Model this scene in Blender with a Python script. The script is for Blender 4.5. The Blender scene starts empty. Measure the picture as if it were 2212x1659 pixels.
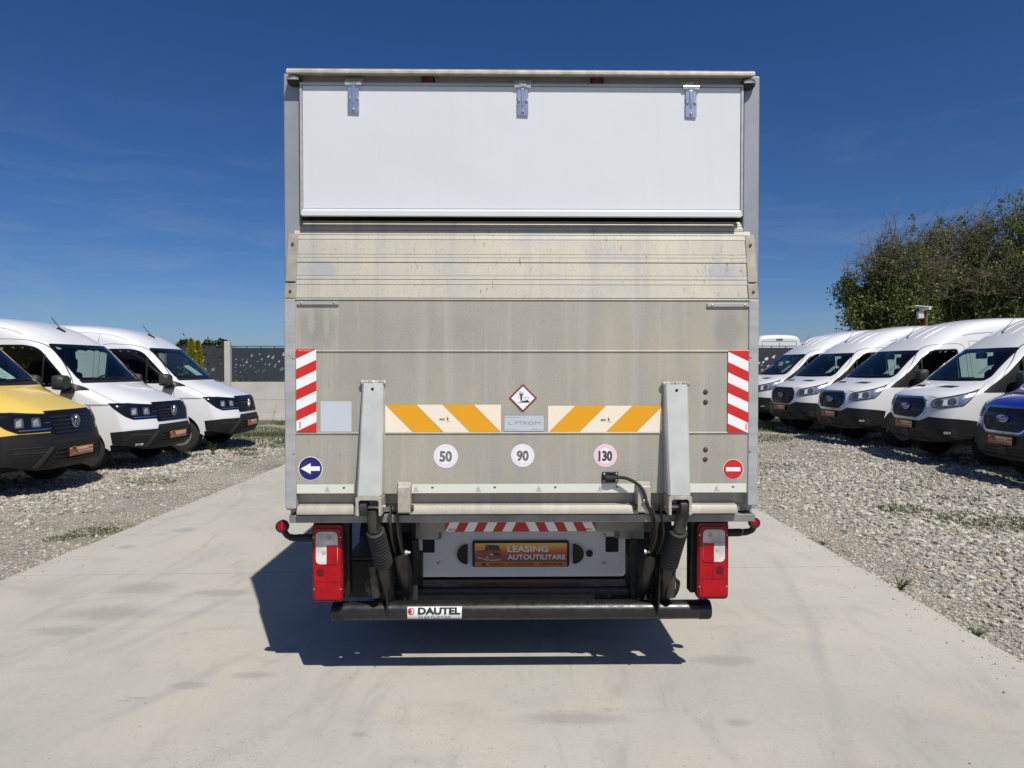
import bpy, bmesh, math, random
import numpy as np
from mathutils import Vector, Matrix
from mathutils.bvhtree import BVHTree
from mathutils.geometry import tessellate_polygon

R = math.radians
scene = bpy.context.scene
col = scene.collection
rng = random.Random(7)
nrg = np.random.default_rng(11)

# ------------------------------------------------------------------ camera
CAM_H = 1.55
FD, CX, CY = 1533.8, 1106.0, 829.5          # focal length / centre of the picture in measuring pixels (2212 wide)
YAW, PITCH = R(0.41), R(-1.18)
cam = bpy.data.cameras.new('camera')
cam.sensor_width = 36.0
cam.lens = FD / 2212.0 * 36.0
cam.clip_start = 0.05
cam.clip_end = 3000
camo = bpy.data.objects.new('camera', cam)
col.objects.link(camo)
camo.location = (0, 0, CAM_H)
camo.rotation_euler = (R(90) + PITCH, 0, YAW)
scene.camera = camo

# ------------------------------------------------------------------ sky, sun, exposure
SUN_EL, SUN_AZ = R(54.5), R(25.3)            # shadows run away from the camera and 25 degrees to the left
to_sun = Vector((math.sin(SUN_AZ) * math.cos(SUN_EL), -math.cos(SUN_AZ) * math.cos(SUN_EL), math.sin(SUN_EL)))
world = bpy.data.worlds.new('World')
scene.world = world
world.use_nodes = True
wt = world.node_tree
wt.nodes.clear()
wo = wt.nodes.new('ShaderNodeOutputWorld')
bg = wt.nodes.new('ShaderNodeBackground')
bg.inputs['Strength'].default_value = 0.072
sky = wt.nodes.new('ShaderNodeTexSky')
sky.sky_type = 'NISHITA'
sky.sun_disc = False
sky.sun_elevation = SUN_EL
sky.sun_rotation = math.atan2(to_sun.x, to_sun.y)
sky.altitude = 0
sky.air_density = 0.7
sky.dust_density = 0.8
sky.ozone_density = 6.0
sat = wt.nodes.new('ShaderNodeHueSaturation')
sat.inputs['Saturation'].default_value = 1.20
sat.inputs['Hue'].default_value = 0.507
wt.links.new(sky.outputs['Color'], sat.inputs['Color'])
# thin cirrus wisps
tc = wt.nodes.new('ShaderNodeTexCoord')
mp = wt.nodes.new('ShaderNodeMapping')
mp.inputs['Scale'].default_value = (2.2, 2.2, 13.0)
mp.inputs['Rotation'].default_value = (0.12, 0.16, 0.0)
mp.inputs['Location'].default_value = (0.9, 0.3, 0.0)
nz = wt.nodes.new('ShaderNodeTexNoise')
nz.inputs['Scale'].default_value = 2.3
nz.inputs['Detail'].default_value = 7
nz.inputs['Roughness'].default_value = 0.62
nz.inputs['Distortion'].default_value = 0.6
rp = wt.nodes.new('ShaderNodeValToRGB')
rp.color_ramp.elements[0].position = 0.50
rp.color_ramp.elements[1].position = 0.86
rp.color_ramp.elements[1].color = (0.27, 0.27, 0.27, 1)
mx = wt.nodes.new('ShaderNodeMix')
mx.data_type = 'RGBA'
mx.inputs['B'].default_value = (4.6, 5.2, 6.2, 1)
wt.links.new(tc.outputs['Generated'], mp.inputs['Vector'])
wt.links.new(mp.outputs['Vector'], nz.inputs['Vector'])
wt.links.new(nz.outputs['Fac'], rp.inputs['Fac'])
sz = wt.nodes.new('ShaderNodeSeparateXYZ')
wt.links.new(tc.outputs['Generated'], sz.inputs[0])
lowc = wt.nodes.new('ShaderNodeMapRange')          # cirrus lies low over the horizon
lowc.inputs['From Min'].default_value = 0.34
lowc.inputs['From Max'].default_value = 0.14
wt.links.new(sz.outputs['Z'], lowc.inputs['Value'])
cm = wt.nodes.new('ShaderNodeMath')
cm.operation = 'MULTIPLY'
wt.links.new(rp.outputs['Color'], cm.inputs[0])
wt.links.new(lowc.outputs[0], cm.inputs[1])
wt.links.new(cm.outputs[0], mx.inputs['Factor'])
wt.links.new(sat.outputs['Color'], mx.inputs['A'])
wt.links.new(mx.outputs['Result'], bg.inputs['Color'])
wt.links.new(bg.outputs['Background'], wo.inputs['Surface'])

sl = bpy.data.lights.new('sun', 'SUN')
sl.energy = 4.3
sl.angle = R(0.53)
sl.color = (1.0, 0.95, 0.85)
slo = bpy.data.objects.new('sun', sl)
col.objects.link(slo)
slo.location = to_sun * 40
slo.rotation_euler = to_sun.to_track_quat('Z', 'Y').to_euler()

vs = scene.view_settings
vs.view_transform = 'Standard'
vs.look = 'None'
vs.exposure = 0.19
vs.gamma = 1.0
vs.use_curve_mapping = False
scene.render.engine = 'CYCLES'
scene.render.resolution_x = 1024
scene.render.resolution_y = 768
scene.cycles.max_bounces = 7
scene.cycles.transparent_max_bounces = 16

# ------------------------------------------------------------------ small helpers
def hexc(h):
    h = h.lstrip('#')
    c = [int(h[i:i + 2], 16) / 255.0 for i in (0, 2, 4)]
    return tuple((x / 12.92 if x <= 0.04045 else ((x + 0.055) / 1.055) ** 2.4) for x in c)

_F = Vector((-math.sin(YAW) * math.cos(PITCH), math.cos(YAW) * math.cos(PITCH), math.sin(PITCH)))
_Rt = Vector((math.cos(YAW), math.sin(YAW), 0))
_U = _Rt.cross(_F)
def ray(X, Y):
    return _F + _Rt * ((X - CX) / FD) + _U * ((CY - Y) / FD)
def at_depth(X, Y, d):
    """world point seen at pixel X,Y that stands d metres along the yard"""
    r = ray(X, Y)
    return Vector((0, 0, CAM_H)) + r * (d / r.y)

def smooth(a, b, x):
    t = max(0.0, min(1.0, (x - a) / (b - a)))
    return t * t * (3 - 2 * t)

def tag(o, label=None, cat=None, group=None, kind=None):
    if label: o['label'] = label
    if cat: o['category'] = cat
    if group: o['group'] = group
    if kind: o['kind'] = kind
    return o

def empty(name, loc=(0, 0, 0), rz=0.0, parent=None):
    o = bpy.data.objects.new(name, None)
    o.empty_display_size = 0.2
    o.location = loc
    o.rotation_euler = (0, 0, rz)
    col.objects.link(o)
    o.parent = parent
    return o

class MB:
    """collects shapes and links them as ONE mesh object"""
    def __init__(s):
        s.v, s.f, s.m, s.c = [], [], [], []
    def add(s, v, f, m=0, c=None):
        o = len(s.v)
        s.v += [tuple(p) for p in v]
        for q in f:
            s.f.append(tuple(o + i for i in q))
            s.m.append(m)
            s.c.append(c)
        return s
    def box(s, x0, x1, y0, y1, z0, z1, m=0):
        v = [(x0, y0, z0), (x1, y0, z0), (x1, y1, z0), (x0, y1, z0), (x0, y0, z1), (x1, y0, z1), (x1, y1, z1), (x0, y1, z1)]
        return s.add(v, [(0, 3, 2, 1), (4, 5, 6, 7), (0, 1, 5, 4), (1, 2, 6, 5), (2, 3, 7, 6), (3, 0, 4, 7)], m)
    def prism(s, poly, axis, a, b, m=0):
        """poly in the two other axes, extruded along axis from a to b"""
        def P(p, t):
            return {'x': (t, p[0], p[1]), 'y': (p[0], t, p[1]), 'z': (p[0], p[1], t)}[axis]
        n = len(poly)
        v = [P(p, a) for p in poly] + [P(p, b) for p in poly]
        f = [tuple(range(n - 1, -1, -1)), tuple(range(n, 2 * n))]
        f += [(i, (i + 1) % n, n + (i + 1) % n, n + i) for i in range(n)]
        return s.add(v, f, m)
    def tube(s, path, r, n=10, m=0, cap=True):
        path = [Vector(p) for p in path]
        rr = r if isinstance(r, (list, tuple)) else [r] * len(path)
        v, f = [], []
        up = None
        for i, p in enumerate(path):
            t = (path[min(i + 1, len(path) - 1)] - path[max(i - 1, 0)]).normalized()
            if up is None:
                up = Vector((0, 0, 1)) if abs(t.z) < 0.9 else Vector((1, 0, 0))
            a = t.cross(up).normalized()
            up = a.cross(t).normalized()
            for k in range(n):
                th = 2 * math.pi * k / n
                v.append(p + (a * math.cos(th) + up * math.sin(th)) * rr[i])
        for i in range(len(path) - 1):
            for k in range(n):
                f.append((i * n + k, i * n + (k + 1) % n, (i + 1) * n + (k + 1) % n, (i + 1) * n + k))
        if cap:
            f.append(tuple(range(n - 1, -1, -1)))
            f.append(tuple(range((len(path) - 1) * n, len(path) * n)))
        return s.add(v, f, m)
    def cyl(s, p0, p1, r, n=16, m=0, r1=None):
        return s.tube([p0, p1], [r, r if r1 is None else r1], n, m)
    def lathe(s, prof, org, axis, n=20, m=0):
        """prof = (radius, height) pairs along axis from org"""
        a = Vector(axis).normalized()
        u = a.cross(Vector((0, 0, 1)) if abs(a.z) < 0.9 else Vector((1, 0, 0))).normalized()
        w = a.cross(u)
        org = Vector(org)
        v, f = [], []
        for r, h in prof:
            for k in range(n):
                th = 2 * math.pi * k / n
                v.append(org + a * h + (u * math.cos(th) + w * math.sin(th)) * r)
        for i in range(len(prof) - 1):
            for k in range(n):
                f.append((i * n + k, i * n + (k + 1) % n, (i + 1) * n + (k + 1) % n, (i + 1) * n + k))
        f.append(tuple(range(n - 1, -1, -1)))
        f.append(tuple(range((len(prof) - 1) * n, len(prof) * n)))
        return s.add(v, f, m)
    def build(s, name, mats, parent=None, smooth_angle=35, bevel=0, seg=2, recalc=True, loc=None):
        me = bpy.data.meshes.new(name)
        me.from_pydata(s.v, [], s.f)
        if not isinstance(mats, (list, tuple)):
            mats = [mats]
        for m in mats:
            me.materials.append(m)
        me.polygons.foreach_set('material_index', s.m)
        if any(c is not None for c in s.c):
            ca = me.color_attributes.new('Col', 'FLOAT_COLOR', 'CORNER')
            arr = np.ones((len(me.loops), 4), np.float32)
            k = 0
            for p, c in zip(me.polygons, s.c):
                if c is not None:
                    if len(c) == 3 and not isinstance(c[0], (tuple, list)):
                        arr[p.loop_start:p.loop_start + p.loop_total, :3] = c
                    else:
                        for j in range(p.loop_total):
                            arr[p.loop_start + j, :3] = c[j]
            ca.data.foreach_set('color', arr.ravel())
        if recalc:
            bm = bmesh.new()
            bm.from_mesh(me)
            bmesh.ops.recalc_face_normals(bm, faces=bm.faces)
            bm.to_mesh(me)
            bm.free()
        if smooth_angle:
            me.polygons.foreach_set('use_smooth', [True] * len(me.polygons))
            me.set_sharp_from_angle(angle=R(smooth_angle))
        me.update()
        o = bpy.data.objects.new(name, me)
        col.objects.link(o)
        o.parent = parent
        if loc is not None:
            o.location = loc
        if bevel:
            b = o.modifiers.new('bevel', 'BEVEL')
            b.width = bevel
            b.segments = seg
            b.limit_method = 'ANGLE'
            b.angle_limit = R(40)
            b.harden_normals = True
        return o

def copy_tree(o, parent=None):
    c = o.copy()
    col.objects.link(c)
    c.parent = parent
    for ch in o.children:
        copy_tree(ch, c)
    return c

# ------------------------------------------------------------------ materials
class NT:
    def __init__(s, name):
        s.mat = bpy.data.materials.new(name)
        s.mat.use_nodes = True
        s.t = s.mat.node_tree
        s.p = s.t.nodes['Principled BSDF']
        s.out = s.t.nodes['Material Output']
        s.tc = None
    def n(s, typ, **kw):
        nd = s.t.nodes.new(typ)
        for k, v in kw.items():
            setattr(nd, k, v)
        return nd
    def l(s, a, b):
        s.t.links.new(a, b)
    def coord(s, scale=(1, 1, 1), rot=(0, 0, 0), which='Object', loc=(0, 0, 0)):
        if s.tc is None:
            s.tc = s.n('ShaderNodeTexCoord')
        m = s.n('ShaderNodeMapping')
        m.inputs['Scale'].default_value = scale
        m.inputs['Rotation'].default_value = rot
        m.inputs['Location'].default_value = loc
        s.l(s.tc.outputs[which], m.inputs['Vector'])
        return m.outputs['Vector']
    def noise(s, vec, scale, detail=4, rough=0.55, dist=0.0):
        nd = s.n('ShaderNodeTexNoise')
        nd.inputs['Scale'].default_value = scale
        nd.inputs['Detail'].default_value = detail
        nd.inputs['Roughness'].default_value = rough
        nd.inputs['Distortion'].default_value = dist
        s.l(vec, nd.inputs['Vector'])
        return nd.outputs['Fac']
    def ramp(s, fac, stops, interp='LINEAR'):
        nd = s.n('ShaderNodeValToRGB')
        cr = nd.color_ramp
        cr.interpolation = interp
        while len(cr.elements) < len(stops):
            cr.elements.new(0.5)
        for e, (p, c) in zip(cr.elements, stops):
            e.position = p
            e.color = (c[0], c[1], c[2], 1) if isinstance(c, (tuple, list)) else (c, c, c, 1)
        s.l(fac, nd.inputs['Fac'])
        return nd.outputs['Color']
    def mix(s, fac, a, b, mode='MIX'):
        nd = s.n('ShaderNodeMix', data_type='RGBA', blend_type=mode)
        for sock, val in (('Factor', fac), ('A', a), ('B', b)):
            i = nd.inputs[sock] if sock != 'Factor' else nd.inputs[0]
            if sock == 'A': i = nd.inputs[6]
            if sock == 'B': i = nd.inputs[7]
            if hasattr(val, 'is_linked') or hasattr(val, 'links'):
                s.l(val, i)
            elif isinstance(val, (int, float)):
                i.default_value = val if sock == 'Factor' else (val, val, val, 1)
            else:
                i.default_value = (val[0], val[1], val[2], 1)
        return nd.outputs[2]
    def bump(s, h, strength=0.2, dist=0.01):
        b = s.n('ShaderNodeBump')
        b.inputs['Strength'].default_value = strength
        b.inputs['Distance'].default_value = dist
        s.l(h, b.inputs['Height'])
        s.l(b.outputs['Normal'], s.p.inputs['Normal'])
        return b

def simple(name, c, rough=0.5, metal=0.0, var=0.08, scale=6.0, bump=0.0, coat=0.0, spec=None, rvar=0.0):
    t = NT(name)
    v = t.coord()
    f = t.noise(v, scale, 5)
    lo = tuple(x * (1 - var) for x in c)
    hi = tuple(min(1, x * (1 + var)) for x in c)
    t.l(t.ramp(f, [(0.3, lo), (0.7, hi)]), t.p.inputs['Base Color'])
    t.p.inputs['Metallic'].default_value = metal
    t.p.inputs['Roughness'].default_value = rough
    if rvar:
        t.l(t.ramp(t.noise(v, scale * 2.7, 4), [(0.3, rough - rvar), (0.7, rough + rvar)]), t.p.inputs['Roughness'])
    if coat:
        t.p.inputs['Coat Weight'].default_value = coat
        t.p.inputs['Coat Roughness'].default_value = 0.06
    if spec is not None:
        t.p.inputs['Specular IOR Level'].default_value = spec
    if bump:
        t.bump(t.noise(v, scale * 9, 4), bump, 0.004)
    return t.mat

M = {}
M['white_paint'] = simple('white_paint', (0.665, 0.675, 0.70), 0.30, var=0.015, coat=0.6, scale=1.5)
M['yellow_paint'] = simple('yellow_paint', (0.72, 0.52, 0.105), 0.32, var=0.02, coat=0.6, scale=1.5)
M['blue_paint'] = simple('blue_paint', (0.010, 0.022, 0.30), 0.28, var=0.03, coat=0.8, scale=1.5)
def m_flap():
    t = NT('flap_paint')
    v = t.coord()
    base = t.ramp(t.noise(v, 1.1, 4), [(0.3, (0.60, 0.632, 0.66)), (0.7, (0.635, 0.665, 0.688))])
    st = t.noise(t.coord((22, 1, 0.9)), 1.0, 6, 0.65)
    base = t.mix(t.ramp(st, [(0.55, 0.0), (0.75, 0.22)]), base, (0.50, 0.50, 0.48))
    sp = t.noise(v, 60, 4, 0.7)
    base = t.mix(t.ramp(sp, [(0.66, 0.0), (0.74, 0.35)]), base, (0.40, 0.38, 0.34))
    t.l(base, t.p.inputs['Base Color'])
    t.p.inputs['Roughness'].default_value = 0.36
    t.p.inputs['Coat Weight'].default_value = 0.3
    t.bump(t.noise(v, 2.3, 2), 0.25, 0.02)
    return t.mat
M['flap_paint'] = m_flap()
M['alu_cap'] = simple('oxidised_cap', (0.30, 0.28, 0.235), 0.6, metal=0.2, var=0.2, scale=16, bump=0.15)
M['bellows'] = simple('dusty_rubber', (0.022, 0.021, 0.019), 0.7, var=0.35, scale=14, bump=0.1)
M['black_plastic'] = simple('black_plastic', (0.013, 0.013, 0.0145), 0.5, var=0.2, scale=9, bump=0.08, rvar=0.08, spec=0.3)
M['grey_plastic'] = simple('grey_plastic', (0.032, 0.032, 0.035), 0.5, var=0.15, scale=9, spec=0.35)
M['gloss_black'] = simple('gloss_black', (0.006, 0.006, 0.008), 0.12, var=0.1)
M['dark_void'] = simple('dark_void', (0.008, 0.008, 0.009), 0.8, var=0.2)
M['chrome'] = simple('chrome', (0.75, 0.77, 0.80), 0.14, metal=1.0, var=0.05)
M['lamp_reflector'] = simple('lamp_reflector', (0.50, 0.51, 0.53), 0.3, metal=0.55, var=0.45, scale=16, bump=0.6)
M['bulb_warm'] = simple('bulb_warm', (0.40, 0.31, 0.26), 0.3, var=0.1)
M['bulb_grey'] = simple('bulb_grey', (0.42, 0.40, 0.40), 0.3, var=0.1)
M['lamp_bowl'] = simple('lamp_bowl', (0.16, 0.165, 0.18), 0.25, metal=0.6, var=0.4, scale=20, bump=0.4)
M['rubber'] = simple('rubber', (0.02, 0.02, 0.02), 0.85, var=0.25, scale=20, bump=0.25)
M['steel_rim'] = simple('steel_rim', (0.36, 0.37, 0.38), 0.42, metal=0.6, var=0.15, scale=12)
M['interior'] = simple('interior', (0.055, 0.057, 0.062), 0.75, var=0.2, scale=8)
M['interior_light'] = simple('interior_light', (0.30, 0.30, 0.29), 0.8, var=0.1)
M['seat'] = simple('seat_fabric', (0.028, 0.028, 0.032), 0.9, var=0.3, scale=25, bump=0.2)
M['paper'] = simple('paper', (0.62, 0.64, 0.66), 0.8, var=0.04)
M['gap'] = simple('panel_gap', (0.035, 0.035, 0.037), 0.8, var=0.1)
M['black_steel'] = simple('black_steel', (0.012, 0.012, 0.013), 0.36, var=0.3, scale=14, bump=0.06, rvar=0.1)
M['dirty_steel'] = simple('dirty_steel', (0.050, 0.045, 0.038), 0.6, metal=0.25, var=0.4, scale=16, bump=0.3, rvar=0.12)
M['rust'] = simple('rust', (0.17, 0.075, 0.035), 0.85, var=0.45, scale=18, bump=0.3)
M['truck_panel'] = simple('truck_panel', (0.60, 0.61, 0.62), 0.45, var=0.06, scale=5)
M['grey_frame'] = simple('grey_frame', (0.30, 0.315, 0.345), 0.42, metal=0.25, var=0.07, scale=4, rvar=0.06)
M['hinge_steel'] = simple('hinge_steel', (0.55, 0.58, 0.64), 0.28, metal=0.85, var=0.15, scale=22, bump=0.12)
M['bolt'] = simple('bolt', (0.42, 0.40, 0.37), 0.4, metal=0.7, var=0.3, scale=60)
M['rusty_bolt'] = simple('rusty_bolt', (0.07, 0.045, 0.03), 0.75, var=0.4, scale=80)

def m_print():
    t = NT('print')
    a = t.n('ShaderNodeAttribute', attribute_name='Col')
    f = t.noise(t.coord(), 14, 6, 0.65)
    c = t.mix(t.ramp(f, [(0.42, 0.0), (0.8, 0.05)]), a.outputs['Color'], (0.35, 0.33, 0.29))
    t.l(c, t.p.inputs['Base Color'])
    t.p.inputs['Roughness'].default_value = 0.42
    return t.mat
M['print'] = m_print()

def m_glass(name, tint, refl=1.0):
    t = NT(name)
    t.t.nodes.remove(t.p)
    tr = t.n('ShaderNodeBsdfTransparent')
    tr.inputs['Color'].default_value = (*tint, 1)
    gl = t.n('ShaderNodeBsdfGlossy')
    gl.inputs['Roughness'].default_value = 0.02
    fr = t.n('ShaderNodeFresnel')
    fr.inputs['IOR'].default_value = 1.5
    mu = t.n('ShaderNodeMath', operation='MULTIPLY')
    mu.inputs[1].default_value = refl
    geo = t.n('ShaderNodeNewGeometry')
    inv = t.n('ShaderNodeMath', operation='SUBTRACT')
    inv.inputs[0].default_value = refl
    m2 = t.n('ShaderNodeMath', operation='MULTIPLY')
    m2.inputs[1].default_value = refl
    t.l(geo.outputs['Backfacing'], m2.inputs[0])
    t.l(m2.outputs[0], inv.inputs[1])
    t.l(inv.outputs[0], mu.inputs[1])
    t.l(fr.outputs[0], mu.inputs[0])
    ms = t.n('ShaderNodeMixShader')
    t.l(mu.outputs[0], ms.inputs[0])
    t.l(tr.outputs[0], ms.inputs[1])
    t.l(gl.outputs[0], ms.inputs[2])
    t.l(ms.outputs[0], t.out.inputs['Surface'])
    return t.mat
M['glass'] = m_glass('glass', (0.62, 0.76, 0.72), 1.2)
M['dark_glass'] = m_glass('dark_glass', (0.50, 0.58, 0.56), 0.9)
M['lamp_glass'] = m_glass('lamp_glass', (0.92, 0.94, 0.95), 0.6)

def m_lens(name, c, rough=0.12, trans=0.0):
    t = NT(name)
    v = t.coord()
    w = t.n('ShaderNodeTexWave', wave_type='BANDS', bands_direction='X')
    w.inputs['Scale'].default_value = 40
    t.l(v, w.inputs['Vector'])
    f = t.noise(v, 9, 3)
    t.l(t.ramp(f, [(0.3, tuple(x * 0.5 for x in c)), (0.75, tuple(min(1, x * 1.25) for x in c))]), t.p.inputs['Base Color'])
    t.p.inputs['Roughness'].default_value = rough
    t.p.inputs['Coat Weight'].default_value = 0.2
    t.p.inputs['Coat Roughness'].default_value = 0.05
    t.p.inputs['Specular IOR Level'].default_value = 0.25
    t.bump(w.outputs['Fac'], 0.12, 0.003)
    return t.mat
M['red_lens'] = m_lens('red_lens', (0.42, 0.0, 0.009))
M['dark_red_lens'] = m_lens('dark_red_lens', (0.15, 0.004, 0.006))
M['clear_lens'] = m_lens('clear_lens', (0.72, 0.69, 0.68))
M['marker_lens'] = m_lens('marker_lens', (0.10, 0.012, 0.03))

def m_alu(name='weathered_aluminium', ramp=False):
    """weathered tail lift skin: grey-beige oxide, fine speckle, vertical run marks, scuffs"""
    t = NT(name)
    v = t.coord()
    k = 1.02 if not ramp else 1.32
    big = t.noise(v, 1.6, 5, 0.6)
    base = t.ramp(big, [(0.28, (0.305 * k, 0.292 * k, 0.248 * k)), (0.5, (0.36 * k, 0.342 * k, 0.288 * k)), (0.74, (0.42 * k, 0.382 * k, 0.305 * k))])
    runs = t.noise(t.coord((16, 1, 0.8)), 1.0, 5, 0.6)
    base = t.mix(t.ramp(runs, [(0.50, 0.0), (0.62, 0.6)]), base, (0.44, 0.42, 0.365))
    runs2 = t.noise(t.coord((9, 1, 0.5), loc=(3.3, 0, 0)), 1.0, 4, 0.6)
    base = t.mix(t.ramp(runs2, [(0.52, 0.0), (0.72, 0.55)]), base, (0.275, 0.28, 0.28))
    # rubbed and worn places that the lift's straps and the load have left
    def blob(cx, cz, sx, sz, c, amt):
        m = t.coord((1 / sx, 0, 1 / sz), loc=(-cx / sx, 0, -cz / sz))
        ln = t.n('ShaderNodeVectorMath', operation='LENGTH')
        t.l(m, ln.inputs[0])
        d = t.mix(1.0, ln.outputs['Value'], t.noise(t.coord((1, 1, .55), (0, .5, 0)), 13, 6, .7, .8), 'ADD')
        return t.mix(t.ramp(t.mix(1.0, d, 0.5, 'MULTIPLY'), [(0.50, amt), (0.74, 0.0)]), base, c)
    if not ramp:
        base = blob(-.946, 1.75, .105, .125, (.25, .245, .235), .6)
        base = blob(.970, 1.735, .095, .115, (.25, .245, .235), .55)
        base = blob(-.975, 1.79, .02, .09, (.42, .42, .42), .6)
        base = blob(-.905, 1.77, .018, .10, (.42, .41, .39), .6)
    else:
        base = blob(-.942, 2.016, .11, .05, (.33, .345, .375), .85)
        base = blob(.935, 2.010, .11, .055, (.33, .345, .375), .85)
    sp = t.noise(v, 240, 3, 0.75)
    base = t.mix(t.ramp(sp, [(0.53, 0.0), (0.66, 0.65)]), base, (0.52, 0.50, 0.44))
    sp2 = t.noise(t.coord(loc=(5, 2, 7)), 190, 3, 0.7)
    base = t.mix(t.ramp(sp2, [(0.53, 0.0), (0.68, 0.5)]), base, (0.17, 0.16, 0.135))
    sc = t.noise(t.coord((7, 1, 9), (0, 0.6, 0)), 3.2, 8, 0.72, 1.5)
    fs = t.noise(t.coord((34, 1, 5), (0, 0.25, 0), loc=(2, 0, 1)), 2.0, 6, 0.7, 0.4)
    base = t.mix(t.ramp(fs, [(0.62, 0.0), (0.68, 0.4)]), base, (0.20, 0.195, 0.18))
    base = t.mix(t.ramp(sc, [(0.64, 0.0), (0.69, 0.65)]), base, (0.15, 0.145, 0.13))
    if ramp:
        wrn = t.noise(t.coord((1.6, 1, 3), loc=(1.4, 0, 2.2)), 1.3, 4, 0.6)
        base = t.mix(t.ramp(wrn, [(0.54, 0.0), (0.70, 0.7)]), base, (0.36, 0.375, 0.40))
        gr = t.noise(t.coord((30, 1, 8)), 2.2, 5, 0.75, 0.6)
        gm = t.mix(1.0, t.ramp(gr, [(0.60, 0.0), (0.66, 0.9)]), t.ramp(t.noise(v, 2.6, 4), [(0.40, 0.0), (0.60, 1.0)]), 'MULTIPLY')
        base = t.mix(gm, base, (0.095, 0.085, 0.065))
    t.l(base, t.p.inputs['Base Color'])
    t.p.inputs['Metallic'].default_value = 0.15
    t.l(t.ramp(sp, [(0.3, 0.48), (0.7, 0.68)]), t.p.inputs['Roughness'])
    t.bump(sp, 0.10, 0.002)
    return t.mat
M['alu_ramp'] = m_alu('weathered_ramp', True)
M['alu'] = m_alu()
def m_alu_rail():
    t = NT('bright_aluminium')
    v = t.coord()
    f = t.noise(t.coord((1, 1, 7)), 3.0, 5)
    base = t.ramp(f, [(0.3, (0.33, 0.338, 0.338)), (0.7, (0.44, 0.448, 0.448))])
    d = t.noise(v, 14, 7, 0.7)
    base = t.mix(t.ramp(d, [(0.60, 0.0), (0.72, 0.55)]), base, (0.30, 0.27, 0.22))
    s2 = t.noise(t.coord((3, 3, 3), (0.3, 0.9, 0)), 22, 4, 0.7)
    base = t.mix(t.ramp(s2, [(0.68, 0.0), (0.72, 0.7)]), base, (0.10, 0.10, 0.10))
    t.l(base, t.p.inputs['Base Color'])
    t.p.inputs['Metallic'].default_value = 0.2
    t.l(t.ramp(f, [(0.3, 0.42), (0.7, 0.58)]), t.p.inputs['Roughness'])
    t.bump(t.noise(v, 60, 3), 0.06, 0.002)
    return t.mat
M['alu_rail'] = m_alu_rail()
M['alu_bright'] = simple('bright_arm_aluminium', (0.475, 0.49, 0.485), 0.5, metal=0.12, var=0.12, scale=7, bump=0.05, rvar=0.06)
M['alu_cast'] = simple('cast_aluminium', (0.42, 0.395, 0.335), 0.55, metal=0.2, var=0.25, scale=18, bump=0.25)
M['alu_dark'] = simple('dark_aluminium', (0.23, 0.225, 0.21), 0.55, metal=0.3, var=0.22, scale=10, bump=0.12)

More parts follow.
